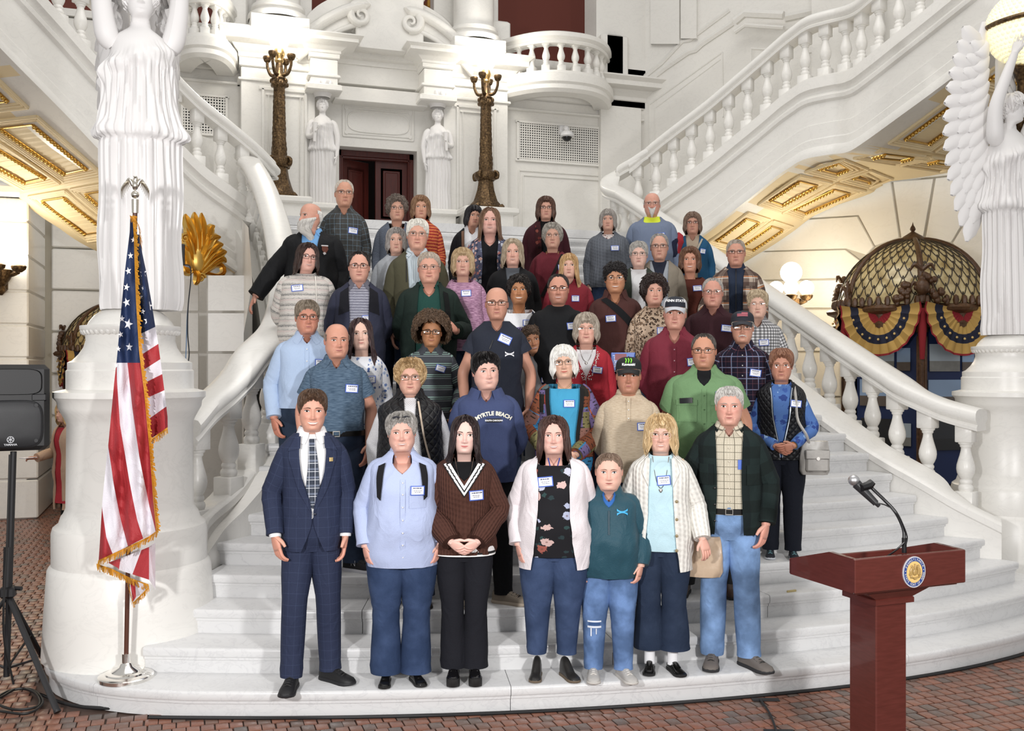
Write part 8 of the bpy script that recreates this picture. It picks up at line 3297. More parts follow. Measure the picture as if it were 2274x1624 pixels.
# camera under the right grille
c_ = empty('security_camera', tuple(at_y(1250, 300, W - .05)))
tag(c_, 'white dome security camera on the right vent grille', 'camera')
mb = MB()
mb.bbox((0, 0, .10), (.16, .1, .18), .02)
mb.tube([(0, -.03, .10), (0, -.18, .10), (0, -.22, .02)], .05, 10, samples=10)
mb.lathe([(.05, .04), (.12, .0), (.14, -.07), (.10, -.09)], 18, (0, -.22, 0))
mb.build('housing', plain(0xE4E4E6, .35), c_, 50)
mb = MB()
mb.sphere((0, -.22, -.08), .10, 16, 10)
mb.build('lens_dome', plain(0x18181C, .1), c_, 90)

# ------------------------------------------------------------------ flag
fl = empty('flag', tuple(at(280, 1500, 6.02)))
fl.location.z = RISE
tag(fl, 'gold fringed American flag furled on a pole with a silver eagle, beside the left pedestal', 'flag')
fo = np.array(fl.location)
FB, FR_, FW = cloth(0x24365E, .55, .12), cloth(0xB0242C, .55, .12), cloth(0xE2DDE6, .55, .08)
FG = plain(0xC98A1E, .6, name='gold_fringe')
yy = lambda a: np.array(a, float)
LE = yy([(485, 289), (516, 288), (605, 277), (700, 268), (770, 262), (802, 259), (845, 254), (983, 241), (1107, 227), (1213, 219)])
CE = yy([(485, 297), (521, 300), (592, 302), (668, 305), (731, 308.6), (784, 312), (871, 323), (954, 330.7), (1012, 336), (1070, 340), (1125, 343), (1213, 350)])
b1 = yy([(806, 283), (907, 294), (1012, 309), (1096, 325), (1143, 332.5), (1213, 346)])
b2 = yy([(806, 259), (849, 260), (943, 266.4), (1067, 287), (1165, 305), (1213, 318)])
b3 = yy([(806, 225), (994, 240.6), (1074, 252.6), (1143, 267), (1213, 284)])
b4 = yy([(806, 190), (1117, 227), (1172, 236), (1213, 250)])
ip = lambda t, y: np.interp(y, t[:, 0], t[:, 1])

def fd(x, y):
 return 5.90 + .030 * np.sin(x * .105 + y * .004) + .018 * np.sin(x * .21 - y * .011 + 1) + .010 * np.sin(y * .06 + x * .11)

def fpt(x, y, dd=0.0):
 x, y = np.asarray(x, float), np.asarray(y, float)
 d = fd(x, y) + dd
 u = (x - CX) / FPX
 return np.stack([d * (SN + CS * u), d * (CS - SN * u), EYE - d * (y - CY) / FPX], -1) - fo

def slant(x, y):
 return y + sm(1030, 1213, y) * ((x - 285) / 67 * -33)

def strip(lo, hi, y0, y1, mat, name, n=70, m=7):
 y = np.linspace(y0, y1, n)
 L, C = ip(LE, y), ip(CE, y)
 a, b = np.clip(lo(y), L, C), np.clip(hi(y), L, C)
 u = np.linspace(0, 1, m)
 X = a[:, None] + (b - a)[:, None] * u
 Yy = np.repeat(y[:, None], m, 1)
 mb = MB()
 mb.grid(fpt(X, slant(X, Yy)))
 mb.build(name, mat, fl, 80)

strip(lambda y: y * 0 + 0, lambda y: y * 0 + 999, 485, 806, FB, 'blue_field', 60, 14)
for lo, hi, m in ((b1, None, FR_), (b2, b1, FW), (b3, b2, FR_), (b4, b3, FW), (None, b4, FR_)):
 strip((lambda y, t=lo: ip(t, y)) if lo is not None else (lambda y: y * 0), (lambda y, t=hi: ip(t, y)) if hi is not None else (lambda y: y * 0 + 999), 806, 1213, m, 'stripe')
RE = yy([(521, 311), (562, 316), (605, 325), (668, 336), (726, 345), (764, 351.5), (798, 356), (867, 365), (925, 372), (950, 372.5)])
bands = [((521, 521), (743, 726), FB), ((743, 726), (789, 764), FW), ((789, 764), (823, 798), FR_), ((823, 798), (851, 831), FW), ((851, 831), (885, 867), FR_), ((885, 867), (932, 903), FW), ((932, 903), (976, 950), FR_)]
for (l0, r0), (l1, r1), m in bands:
 t = np.linspace(0, 1, 16)
 yl, yr = l0 + (l1 - l0) * t, r0 + (r1 - r0) * t
 u = np.linspace(0, 1, 8)
 X = ip(CE, yl)[:, None] * (1 - u) + ip(RE, yr)[:, None] * u
 Yy = yl[:, None] * (1 - u) + yr[:, None] * u
 mb = MB()
 mb.grid(fpt(X, Yy, .05 + .03 * np.sin(u * 7)))
 mb.build('blue_field' if m is FB else 'stripe', m, fl, 80)
# the back corner hanging below the front edge
for poly, m in (([(240, 1250), (268, 1240), (264, 1266), (262, 1262)], FR_), ([(268, 1240), (314, 1222), (294, 1276), (264, 1266)], FW), ([(314, 1222), (331, 1215), (331, 1288), (294, 1276)], FR_), ([(331, 1215), (345, 1205), (345, 1310), (331, 1288)], FW), ([(288, 1286), (300, 1290), (302, 1326), (295, 1338)], FR_), ([(300, 1290), (330, 1302), (312, 1322), (302, 1326)], FW)):
 P = np.array(poly, float)
 mb = MB()
 mb.add(fpt(P[:, 0], P[:, 1], .07), [[0, 1, 2, 3]])
 mb.build('stripe', m, fl, 0)
mb = MB()
rs = random.Random(9)
for sx, sy, sz in ((296, 533, 7), (290, 568, 8), (285, 602, 9), (281, 638, 9), (281, 672, 11), (271, 708, 8), (285, 720, 13), (268, 743, 8), (287, 771, 10), (263, 775, 7), (311, 583, 5), (318, 606, 10), (331, 680, 11), (327, 712, 10), (317, 692, 7), (318, 640, 5), (313, 660, 5), (259, 812, 6)):
 a0 = rs.uniform(-.3, .3)
 A = [(sx + sz * (1 if i % 2 == 0 else .4) * .82 * math.sin(a0 + PI * i / 5), sy - sz * (1 if i % 2 == 0 else .4) * math.cos(a0 + PI * i / 5)) for i in range(10)]
 A = np.array(A + [(sx, sy)])
 mb.add(fpt(A[:, 0], A[:, 1], (.045 if sx > ip(CE, sy) else 0) - .006), [[i, (i + 1) % 10, 10] for i in range(10)])
mb.build('stars', plain(0xF2F2F6, .6), fl, 0)['kind'] = 'stuff'

def fringe(line, w, hang, dd, n):
 mb = MB()
 P = np.array(line, float)
 L = np.concatenate([[0], np.cumsum(np.hypot(*np.diff(P, axis=0).T))])
 s = np.linspace(0, L[-1], n)
 x, y = np.interp(s, L, P[:, 0]), np.interp(s, L, P[:, 1])
 hx, hy = hang
 G = np.stack([fpt(x, y, dd), fpt(x + hx * .3, y + hy * .3, dd - .008), fpt(x + hx * .35, y + hy * .35, dd)], 1)
 mb.grid(G)
 for i in range(n - 1):
  j = rs.uniform(.75, 1.15)
  k = rs.uniform(-2, 2)
  A = np.array([(x[i], y[i]), (x[i + 1], y[i + 1]), (x[i + 1] + hx * j + k, y[i + 1] + hy * j), (x[i] + hx * j + k, y[i] + hy * j)])
  mb.add(fpt(A[:, 0], A[:, 1], dd - .006 + rs.uniform(-.004, .004)), [[0, 1, 2, 3]])
 mb.build('fringe', FG, fl, 0)['kind'] = 'stuff'

ys = np.linspace(478, 1213, 60)
fringe([(ip(CE, y) - 3, slant(ip(CE, y), y)) for y in ys], 0, (9, 3), -.012, 200)
fringe([(218, 1245), (285, 1214), (330, 1192), (352, 1176)], 0, (-3, 16), -.012, 70)
fringe([(336, 976), (352, 963), (372, 949)], 0, (1, 14), .03, 26)
fringe([(214, 1252), (250, 1264), (290, 1284), (330, 1298)], 0, (2, 15), .06, 60)
fringe([(284, 1290), (290, 1316), (296, 1338), (312, 1322), (331, 1302)], 0, (0, 13), .055, 50)
fringe([(288, 478), (300, 484), (308, 500), (311, 540)], 0, (5, 16), -.03, 40)
PB, PT = np.array([0, 0, 0.0]), at(300, 470, 6.02) - fo
mb = MB()
mb.tube([PB + (0, 0, .10), PT], .014, 12)
mb.build('pole', plain(0x5A3426, .4, var=.4), fl, 60)
mb = MB()
mb.lathe([(0, .155), (.026, .155), (.026, .10), (.034, .095), (.045, .075), (.085, .055), (.09, .047), (.12, .042), (.125, .034), (.155, .028), (.165, .02), (.165, .0)], 40)
mb.build('base', plain((.86, .84, .80), .16, 1.0), fl, 40)
SILV = plain((.74, .70, .62), .22, 1.0)
mb = MB()
T0 = PT
mb.tube([T0 + (0, 0, -.01), T0 + (0, 0, .075)], [.019, .021], 14)
mb.sphere(T0 + (0, 0, .105), .024, 14, 9)
mb.build('ferrule', SILV, fl, 50)
e_ = MB()
e_.sphere(T0 + (0, 0, .165), (.020, .024, .034), 12, 8)
e_.tube([T0 + (0, -.005, .185), T0 + (.004, -.012, .21), T0 + (-.006, -.03, .212)], [.014, .012, .004], 8, samples=8)
e_.build('eagle_body', SILV, fl, 60)
for sg in (-1, 1):
 e_ = MB()
 for i in range(7):
  t = i / 6
  a = np.array([sg * (.016 + .030 * t), 0, .175 + .02 * math.sin(PI * t)])
  b = np.array([sg * (.030 + .048 * t), .01, .150 - .075 * t])
  e_.tube([T0 + a, T0 + (a + b) / 2 + np.array([sg * .016, -.006, .016]), T0 + b], [.009, .010, .002], 6, samples=8, squash=(1, .5))
 e_.tube([T0 + (sg * .012, 0, .16), T0 + (sg * .030, -.004, .198), T0 + (sg * .05, 0, .185)], [.012, .012, .006], 8, samples=8)
 e_.build('eagle_wing', SILV, fl, 60)

# ------------------------------------------------------------------ loudspeaker on its tripod
sp = empty('loudspeaker', tuple(at(28, 906, 6.15)), R_(6))
tag(sp, 'black loudspeaker with a grille on a tripod stand at the left edge', 'loudspeaker')
GRY = plain(0x111113, .5)
mb = MB()
mb.bbox((0, .16, 0), (.42, .34, .55), .03)
mb.bbox((0, .30, .02), (.34, .12, .46), .03)
mb.build('cabinet', GRY, sp, 30)
mb = MB()
t = np.linspace(-1, 1, 25)
for r_, y_, zz in ((.195, -.012, 0),):
 G = []
 for k, yv in ((1.0, -.004), (.96, -.016), (.8, .02), (.45, .05), (.2, .06)):
  a = np.linspace(0, 2 * PI, 29)
  G.append(np.stack([.175 * k * np.sign(np.cos(a)) * np.abs(np.cos(a)) ** .4, np.full(29, yv), .165 + .085 * k * np.sign(np.sin(a)) * np.abs(np.sin(a)) ** .5], -1))
 mb.grid(np.array(G), cap1=True)
mb.build('horn', plain(0x0C0C0E, .45), sp, 50)
mb = MB()
a = np.linspace(0, 2 * PI, 41)
ring = lambda k, y: np.stack([.178 * k * np.sign(np.cos(a)) * np.abs(np.cos(a)) ** .45, np.full(41, y), -.105 + .155 * k * np.sign(np.sin(a)) * np.abs(np.sin(a)) ** .55], -1)
mb.grid(np.array([ring(1, -.008), ring(.98, -.022), ring(.9, -.028), ring(.5, -.034)]), cap1=True)
gm = NT('perforated_grille')
q = gm.uv((140, 140, 140), 'Object')
v = gm.t.nodes.new('ShaderNodeTexVoronoi')
gm.put(v.inputs['Vector'], q)
mb.build('grille', gm.fin(gm.mix(gm.ma('LESS_THAN', v.outputs[0], .42), srgb(0x1A1B1F), srgb(0x050506)), .5), sp, 60)
mb = MB()
for x, z in ((.135, .015), (-.135, .015), (.135, -.21), (-.135, -.21)):
 mb.tube([(x, -.02, z), (x, -.036, z)], .012, 10)
mb.bbox((.15, -.004, .065), (.09, .02, .05), .008)
mb.build('screws', BLACK, sp, 40)
mb = MB()
t = np.linspace(0, 2 * PI, 25)
mb.tube(np.stack([-.01 + .019 * np.cos(t), np.full(25, -.038), -.20 + .019 * np.sin(t)], -1), .0024, 6)
for i in range(3):
 a_ = PI / 2 + i * PI / 3
 mb.tube([(-.01 - .017 * math.cos(a_), -.038, -.20 - .017 * math.sin(a_)), (-.01 + .017 * math.cos(a_), -.038, -.20 + .017 * math.sin(a_))], .0022, 5)
me = text_mesh('YAMAHA', .018, .0004)
mb.add(np.array([(v_.co.x - .01, -.038, v_.co.y - .232) for v_ in me.vertices]), [list(f_.vertices) for f_ in me.polygons])
mb.build('maker_badge', plain(0xC8CACE, .4), sp, 0)
st = empty('speaker_stand', tuple(at(26, 1300, 6.2)))
st.location.z = 0
tag(st, 'black tripod stand carrying the loudspeaker at the left edge', 'speaker stand')
sx0 = Vector(at(30, 1003, 6.2)) - st.location
mb = MB()
mb.tube([(-.03, 0, .12), (sx0.x, sx0.y, sx0.z)], .019, 12)
mb.build('pole', BLACK, st, 50)
mb = MB()
mb.tube([(-.028, 0, .62), (-.02, 0, .95)], .027, 12)
mb.bbox((-.022, 0, .66), (.09, .09, .07), .012)
mb.tube([(.02, 0, .68), (.06, -.02, .68)], .014, 8)
mb.build('collar', BLACK, st, 40)
for px, py in ((128, 1588), (100, 1475), (-150, 1560)):
 f_ = Vector(at(px, py, 2.1 * 2150 / (py - 815))) - st.location
 f_.z = .015
 mb = MB()
 mb.tube([(-.02, 0, .64), tuple(f_)], .016, 8, squash=(1.3, .8))
 mb.tube([tuple(f_ * .985 + Vector((0, 0, .012))), tuple(f_)], .022, 8)
 mb.tube([(-.028, 0, .17), tuple(f_ * .55 + Vector((0, 0, .28)))], .008, 6)
 mb.build('leg', BLACK, st, 50)
mb = MB()
mb.tube([at(x, y, 2.08 * 2150 / (y - 815)) for x, y in ((0, 1580), (60, 1585), (95, 1560), (70, 1532), (20, 1535), (-10, 1558), (30, 1576), (85, 1568), (78, 1540), (40, 1530), (0, 1550))], .008, 6, samples=70)
mb.tube([at(22, 1010, 6.1), at(16, 1200, 6.1), at(8, 1400, 6.1), at(30, 1520, 6.15)], .007, 6, samples=20)
tag(mb.build('speaker_cable', plain(0x131314, .5), None, 60), 'black cable coiled on the floor under the speaker stand', 'cable')

# ------------------------------------------------------------------ lectern with seal, microphone
PA, PBk, PC = at(1899, 1280, 4.72), at(2145, 1262, 4.98), at(1753, 1258, 5.22)
ex = PBk - PA
ex[2] = 0
LW = float(np.linalg.norm(ex))
ang = math.atan2(ex[1], ex[0])
le = empty('lectern', (PA[0], PA[1], 0), ang)
tag(le, 'dark red wooden lectern with a round gold seal, in front of the stairs at right', 'lectern')
LD = .50
RW = NT('reddish_walnut')
_f = RW.noise(RW.uv((2, 2, 14), 'Object'), 6.0, 4.0)
RW = RW.fin(RW.mix(_f, srgb(0x4A2019), srgb(0x66302A)), .28, 0, .5, coat=.3)
zt1, zb1, zt2, zb2 = 1.160, .99, 1.075, .99
mb = MB()
mb.bbox((LW / 2, .012, (zt1 + zb1) / 2), (LW, .024, zt1 - zb1), .004)
for x in (.012, LW - .012):
 mb.prism([(x - .012, .02, zb1), (x - .012, .02, zt1), (x - .012, LD * .38, zt1 + .004), (x - .012, LD, zt2), (x - .012, LD, zb2)], (1, 0, 0), .024)
mb.bbox((LW / 2, LD, (zt2 + zb2) / 2), (LW, .02, zt2 - zb2), .004)
mb.prism([(.02, .02, zt1 - .05), (LW - .02, .02, zt1 - .05), (LW - .02, LD, zt2 - .03), (.02, LD, zt2 - .03)], (0, 0, -1), .012)
mb.build('desk_box', RW, le, 30)
mb = MB()
mb.prism([(.03, .03, zb1), (LW - .03, .03, zb1), (LW - .03, LD - .04, zb1 + .01), (.03, LD - .04, zb1 + .01)], (0, 0, -1), .012)
G = [[(LW / 2 + sx * a, .24 + sy * b, z) for sx, sy in ((-1, -1), (1, -1), (1, 1), (-1, 1))] for a, b, z in ((.24, .16, zb1 - .01), (.12, .12, zb1 - .075), (.125, .125, zb1 - .08), (.125, .125, zb1 - .105), (.11, .11, zb1 - .11))]
mb.grid(np.array(G), wrap=True)
mb.build('corbel', RW, le, 20)
mb = MB()
mb.bbox((LW / 2, .24, .47), (.20, .20, .86), .006)
mb.bbox((LW / 2, .24, .02), (.5, .45, .04), .01)
mb.build('post', RW, le, 30)
sl = MB()
sc_ = np.array([LW * .5 + .01, -.002, zt1 - .088])
def rnd(r, y, n=40):
 t = np.linspace(0, 2 * PI, n + 1)[:-1]
 return np.stack([sc_[0] + r * .92 * np.cos(t), np.full(n, y), sc_[2] + r * np.sin(t)], -1)
for r1, r0, y, m in ((.078, .073, -.006, 0), (.073, .054, -.005, 1), (.054, 0, -.007, 2)):
 a_, b_ = rnd(r1, y), rnd(max(r0, .0005), y)
 sl.grid(np.stack([rnd(r1, 0), a_, b_]), wrap=True, mat=m)
for i, (txt, a0, sg) in enumerate((('PENNSYLVANIA', PI / 2, 1), ('STATE COAT OF ARMS', -PI / 2, -1))):
 n = len(txt)
 for j, ch in enumerate(txt):
  if ch == ' ':
   continue
  a_ = a0 - sg * (j - (n - 1) / 2) * (.205 if sg > 0 else .170)
  me = text_mesh(ch, .0165, .0004)
  V = np.array([v_.co for v_ in me.vertices])
  rot = a_ - PI / 2 if sg > 0 else a_ + PI / 2
  c, d = math.cos(rot), math.sin(rot)
  R0 = .0632
  X = V[:, 0] * c - V[:, 1] * d + R0 * math.cos(a_)
  Z = V[:, 0] * d + V[:, 1] * c + R0 * math.sin(a_)
  sl.add(np.stack([sc_[0] + X * .92, np.full(len(X), sc_[1] - .0058), sc_[2] + Z], -1), [list(f_.vertices) for f_ in me.polygons], mat=0)
 sl.sphere(sc_ + (.058 * (1 if i else -1), -.005, .008), (.003, .002, .003), 8, 5, mat=0)
sl.build('seal', [plain(0xC4C4C8, .4), plain(0x2C4688, .4), plain(0xE0BE7A, .35)], le, 40)
cr_ = MB()
for sg in (-1, 1):
 h = lambda *p_: [sc_ + np.array([sg * x * .92, -.009, z]) for x, z in p_]
 cr_.tube(h((.026, -.012), (.028, .008), (.020, .022), (.014, .030)), [.007, .009, .006, .003], 6, samples=10, squash=(1, .6))
 cr_.tube(h((.020, .022), (.024, .032), (.018, .034)), [.005, .005, .003], 6, samples=6, squash=(1, .6))
 cr_.tube(h((.024, .010), (.012, .016)), .003, 5)
 cr_.tube(h((.026, -.010), (.036, -.014), (.040, -.004)), [.005, .003, .002], 5, samples=7)
 cr_.tube(h((.024, -.012), (.030, -.024), (.014, -.026), (.002, -.034)), .004, 6, samples=10)
cr_.sphere(sc_ + (0, -.009, .0), (.013, .004, .017), 10, 6)
cr_.tube([sc_ + np.array([x, -.009, z]) for x, z in ((0, .018), (.002, .030), (-.002, .042))], [.006, .007, .003], 6, samples=7)
cr_.sphere(sc_ + (0, -.009, -.030), (.010, .004, .008), 8, 5)
cr_.build('coat_of_arms', plain(0xA88A54, .4), le, 60)
mi = empty('microphone', tuple(at(2004, 1230, 4.93)))
tag(mi, 'black microphone on a gooseneck standing on the lectern', 'microphone')
mo = np.array(mi.location)
MK = plain(0x121214, .35)
gp = lambda *p_: [at(x, y, d) - mo for x, y, d in p_]
mb = MB()
mb.tube(gp((2008, 1228, 4.92), (2008, 1195, 4.92)), .012, 12)
mb.tube(gp((2008, 1200, 4.92), (2006, 1175, 4.93), (1990, 1140, 4.95), (1965, 1112, 4.97), (1940, 1088, 5.0), (1930, 1078, 5.0)), .0085, 10, samples=30)
mb.tube(gp((2012, 1210, 4.91), (2014, 1190, 4.91), (2000, 1155, 4.92), (1982, 1132, 4.93), (1966, 1122, 4.95), (1950, 1118, 4.97), (1940, 1116, 4.98)), .0035, 6, samples=40)
mb.tube(gp((2008, 1205, 4.90), (1990, 1222, 4.9), (1970, 1236, 4.92)), .0045, 6, samples=8)
mb.build('gooseneck', MK, mi, 60)
mb = MB()
mb.tube(gp((1902, 1075, 5.0), (1945, 1118, 4.98)), [.026, .017], 14)
mb.tube(gp((1945, 1118, 4.98), (1952, 1124, 4.98)), .011, 10)
mb.build('microphone_body', plain(0x2A2A2C, .4), mi, 60)
mb = MB()
mb.sphere(at(1896, 1067, 5.0) - mo, .029, 16, 11)
mb.build('wire_head', plain((.55, .55, .56), .35, .9), mi, 70)
mb = MB()
mb.tube(gp((1912, 1084, 4.97), (1930, 1078, 5.0), (1938, 1070, 5.0)), [.02, .024, .018], 8)
mb.build('clip', MK, mi, 40)
# cables on the floor along the lowest step, strip of tape
mb = MB()
for dx in (0, .014):
 mb.tube([(x, float(y_k(1, x)) - .005 - dx, .012) for x in np.linspace(-.2, 6.3, 40)], .0085, 6)
 mb.tube([(-.20, 6.32 - dx, .012), (-.62, 6.5 - dx, .012), (-.9, 6.85, .012)], .0085, 6, samples=10)
tag(mb.build('floor_cable', plain(0x141416, .6), None, 60), 'black cable running along the foot of the lowest step', 'cable')
mb = MB()
fp = lambda x, y: at(x, y, 2.085 * 2150 / (y - 815))
mb.tube([fp(1688, 1553), fp(1712, 1590), fp(1732, 1650)], .007, 6, samples=12)
for x, y in ((1700, 1552), (1730, 1622)):
 mb.bbox(fp(x, y) - (0, 0, .006), (.17, .05, .006), .002, R_(-20))
tag(mb.build('taped_cable', plain(0x1C1C1F, .6), None, 40), 'black cable taped across the tiles left of the lectern', 'cable')

# ------------------------------------------------------------------ domed kiosks
WD = NT('carved_oak')
_f = WD.noise(WD.uv(kind='Object'), 22.0, 5.0)
WD.bump(_f, .4, .02)
WD = WD.fin(WD.mix(_f, srgb(0x2E1E14), srgb(0x6E4C30)), .4, 0, .5)
SHL = NT('amber_glass')
_f = SHL.noise(SHL.uv(kind='Object'), 7.0, 4.0)
SHL = SHL.fin(SHL.ramp(_f, [(.3, srgb(0x9C8558)), (.5, srgb(0xC4B080)), (.7, srgb(0xDCCDA2))]), .12, 0, .6)

def dome_z(r):
 return 2.93 + .95 * math.sqrt(max(0, 1 - (r / 1.0) ** 2.15))

def bunt_mat():
 return [plain(0xBE9A56, .85), plain(0x8E1F28, .85), plain(0x1D2136, .85), plain(0xD8B878, .8)]

def kiosk(loc, sc, label, rz):
 r = empty('kiosk', loc, rz)
 tag(r, label, 'kiosk')
 mb = MB()
 pr = [(math.sin(a), 2.93 + .95 * math.cos(a)) for a in np.linspace(.05, PI / 2, 22)]
 mb.lathe(pr, 48)
 mb.build('glass_dome', SHL, r, 60)
 mb = MB()
 nr, nc = 13, 40
 for i in range(nr):
  a0, a1 = PI / 2 * (1 - i / nr), PI / 2 * (1 - (i + 1.35) / nr)
  if a1 < .1:
   a1 = .1
  for j in range(nc):
   b = 2 * PI * (j + .5 * (i % 2)) / nc
   pts = []
   for t in np.linspace(-1, 1, 7):
    a = a1 + (a0 - a1) * (1 - abs(t) ** 2.2) if False else a0 + (a1 - a0) * abs(t) ** 2.0
    bb = b + PI / nc * t
    pts.append((1.004 * math.sin(a) * math.cos(bb), 1.004 * math.sin(a) * math.sin(bb), 2.93 + .954 * math.cos(a)))
   mb.tube(pts, .0075, 3, caps=False)
 mb.build('leading', plain(0x3A3026, .5), r, 40)['kind'] = 'stuff'
 for i in range(6):
  b = PI / 6 + i * PI / 3
  mb = MB()
  mb.tube([(1.01 * math.sin(a) * math.cos(b), 1.01 * math.sin(a) * math.sin(b), 2.93 + .96 * math.cos(a)) for a in np.linspace(.12, PI / 2, 16)], np.linspace(.03, .045, 16), 8)
  mb.build('rib', WD, r, 60)
  mb = MB()
  x, y = 1.0 * math.cos(b), 1.0 * math.sin(b)
  for z0, z1, w in ((.5, 2.62, .055), (.3, .5, .075), (2.55, 2.66, .075)):
   mb.lathe([(w, z0), (w, z1)], 10, (x, y, 0))
  for q_ in range(7):
   a = 2 * PI * q_ / 7
   mb.tube([(x + .055 * math.cos(a), y + .055 * math.sin(a), .55), (x + .055 * math.cos(a), y + .055 * math.sin(a), 2.5)], .014, 5)
  mb.build('column', WD, r, 50)
  mb = MB()
  mb.lathe([(.05, 2.95), (.06, 3.02), (.035, 3.06), (.05, 3.12), (.02, 3.2), (.03, 3.24), (0, 3.3)], 8, (x * 1.03, y * 1.03, 0))
  for sg in (-1, 1):
   mb.tube([(x * 1.03, y * 1.03, 3.08), (x * 1.03 - sg * y * .1, y * 1.03 + sg * x * .1, 3.2), (x * 1.06 - sg * y * .14, y * 1.06 + sg * x * .14, 3.12)], [.03, .03, .005], 6, samples=8)
  mb.build('corner_eagle', WD, r, 50)
  # glass case between two columns with framed pictures
  b2_ = b + PI / 6
  nx, ny = math.cos(b2_), math.sin(b2_)
  tx, ty = -ny, nx
  ap = .866
  ctr = np.array([nx * ap, ny * ap, 0])
  hw = .42
  mb = MB()
  mb.prism([ctr + np.array([tx, ty, 0]) * u + np.array([0, 0, z]) - np.array([nx, ny, 0]) * .06 for u, z in ((-hw, .55), (hw, .55), (hw, 2.6), (-hw, 2.6))], (-nx, -ny, 0), .02)
  mb.build('display_board', plain(0x1A2C58, .6), r, 0)
  for k_, (u, z, w, h, c) in enumerate(((-.12, 1.75, .5, .36, 0), (.24, 1.78, .18, .36, 1), (-.12, 2.22, .46, .36, 1), (.24, 2.2, .18, .30, 0), (-.10, 1.2, .5, .4, 2), (.26, 1.2, .16, .3, 1))):
   mb = MB()
   o3 = ctr - np.array([nx, ny, 0]) * .05
   for (z0, z1, m) in ((-.5, -.12, 1), (-.12, .5, 0)):
    mb.prism([o3 + np.array([tx, ty, 0]) * (u + s_ * w / 2) + np.array([0, 0, z + zz * h]) for s_, zz in ((-1, z0), (1, z0), (1, z1), (-1, z1))], (nx, ny, 0), .012, mat=m)
   mb.build('picture', [plain((0x8FA8C8, 0xA9B6C0, 0x23262C)[c], .3), plain((0x6A5F58, 0x8C8C88, 0x1C1E22)[c], .3, var=.6)], r, 0)
 mb = MB()
 mb.lathe([(.10, 3.87), (.17, 3.88), (.20, 3.86), (.13, 3.93), (.05, 3.98), (.02, 4.0), (.04, 4.03), (.03, 4.06), (.012, 4.09), (0, 4.14)], 16)
 mb.build('finial', WD, r, 50)
 mb = MB()
 mb.lathe([(.98, 2.60), (1.05, 2.62), (1.07, 2.68), (1.03, 2.72), (1.05, 2.80), (1.14, 2.84), (1.16, 2.88), (1.12, 2.92), (1.0, 2.94)], 6)
 mb.lathe([(1.02, .0), (1.06, .0), (1.06, .28), (1.0, .32), (.97, .5), (.9, .5)], 6)
 for i in range(54):
  b = 2 * PI * i / 54
  mb.sphere((1.05 * math.cos(b), 1.05 * math.sin(b), 2.97), (.04, .04, .075), 6, 4)
 mb.build('cornice', WD, r, 30)
 for k_ in range(3):
  b = -PI / 2 + (k_ - 1) * 2 * PI / 3
  mb = MB()
  rs2 = random.Random(k_)
  for i in range(26):
   u = rs2.uniform(-.32, .32)
   h = (1 - (u / .34) ** 2) * .42
   bb = b + u
   z = 2.96 + rs2.uniform(0, max(.02, h - .06))
   mb.sphere((1.07 * math.cos(bb), 1.07 * math.sin(bb), z), rs2.uniform(.035, .06), 6, 4)
  mb.sphere((1.07 * math.cos(b), 1.07 * math.sin(b), 3.14), (.09, .09, .11), 8, 6)
  for sg in (-1, 1):
   bb = b + sg * .09
   mb.tube([(1.07 * math.cos(b), 1.07 * math.sin(b), 3.36), (1.08 * math.cos(bb), 1.08 * math.sin(bb), 3.43), (1.08 * math.cos(b + sg * .14), 1.08 * math.sin(b + sg * .14), 3.35)], [.03, .03, .01], 6, samples=8)
  mb.build('carved_crest', WD, r, 50)
 for i in range(6):
  b2_ = i * PI / 3 + PI / 3
  nx, ny = math.cos(b2_), math.sin(b2_)
  tx, ty = -ny, nx
  ctr = np.array([nx * .985, ny * .985, 2.84])
  mb = MB()
  A = np.linspace(0, PI, 41)
  rr = [.0, .16, .16, .29, .29, .40, .40, .56]
  for a_, c_, m in ((0, .17, 1), (.17, .31, 0), (.31, .43, 2), (.43, .56, 0), (.56, .585, 1)):
   G = []
   for q_ in (a_, (a_ + c_) / 2, c_):
    wv = .018 * np.cos(A * 26) * (q_ / .5)
    x_, z_ = -np.cos(A) * q_ * .96, -np.sin(A) ** .9 * q_ * 1.02 + .10 * (np.abs(np.cos(A)) ** 3) * q_ / .56
    G.append(ctr + np.outer(x_, (tx, ty, 0)) + np.outer(z_, (0, 0, 1)) + np.outer(.03 + wv + .02 * (1 - np.abs(np.cos(A))), (nx, ny, 0)))
   mb.grid(np.array(G), mat=m)
  for q_ in np.linspace(.25, PI - .25, 9):
   mb.sphere(ctr + np.array([tx, ty, 0]) * (-math.cos(q_) * .36) + np.array([nx, ny, 0]) * .07 + np.array([0, 0, -math.sin(q_) ** .9 * .375]), .018, 5, 3, mat=3)
  b3_ = b2_ + PI / 6
  cx_, cy_ = 1.05 * math.cos(b3_), 1.05 * math.sin(b3_)
  mb.tube([(cx_, cy_, 2.86), (cx_ * 1.02, cy_ * 1.02, 2.6), (cx_, cy_, 2.2)], [.05, .055, .03], 8, mat=1)
  mb.build('bunting', bunt_mat(), r, 50)
 r.scale = (sc, sc, sc)

kp = at(2027, 815, 13.6)
kiosk((kp[0], kp[1], 0), 1.0, 'oak kiosk with an amber glass dome and patriotic bunting behind the right balustrade', R_(-35))
kp = at(262, 815, 15.2)
kiosk((kp[0], kp[1], 0), .80, 'amber domed oak kiosk with bunting half hidden behind the left pedestal', R_(12))

# ------------------------------------------------------------------ things carried

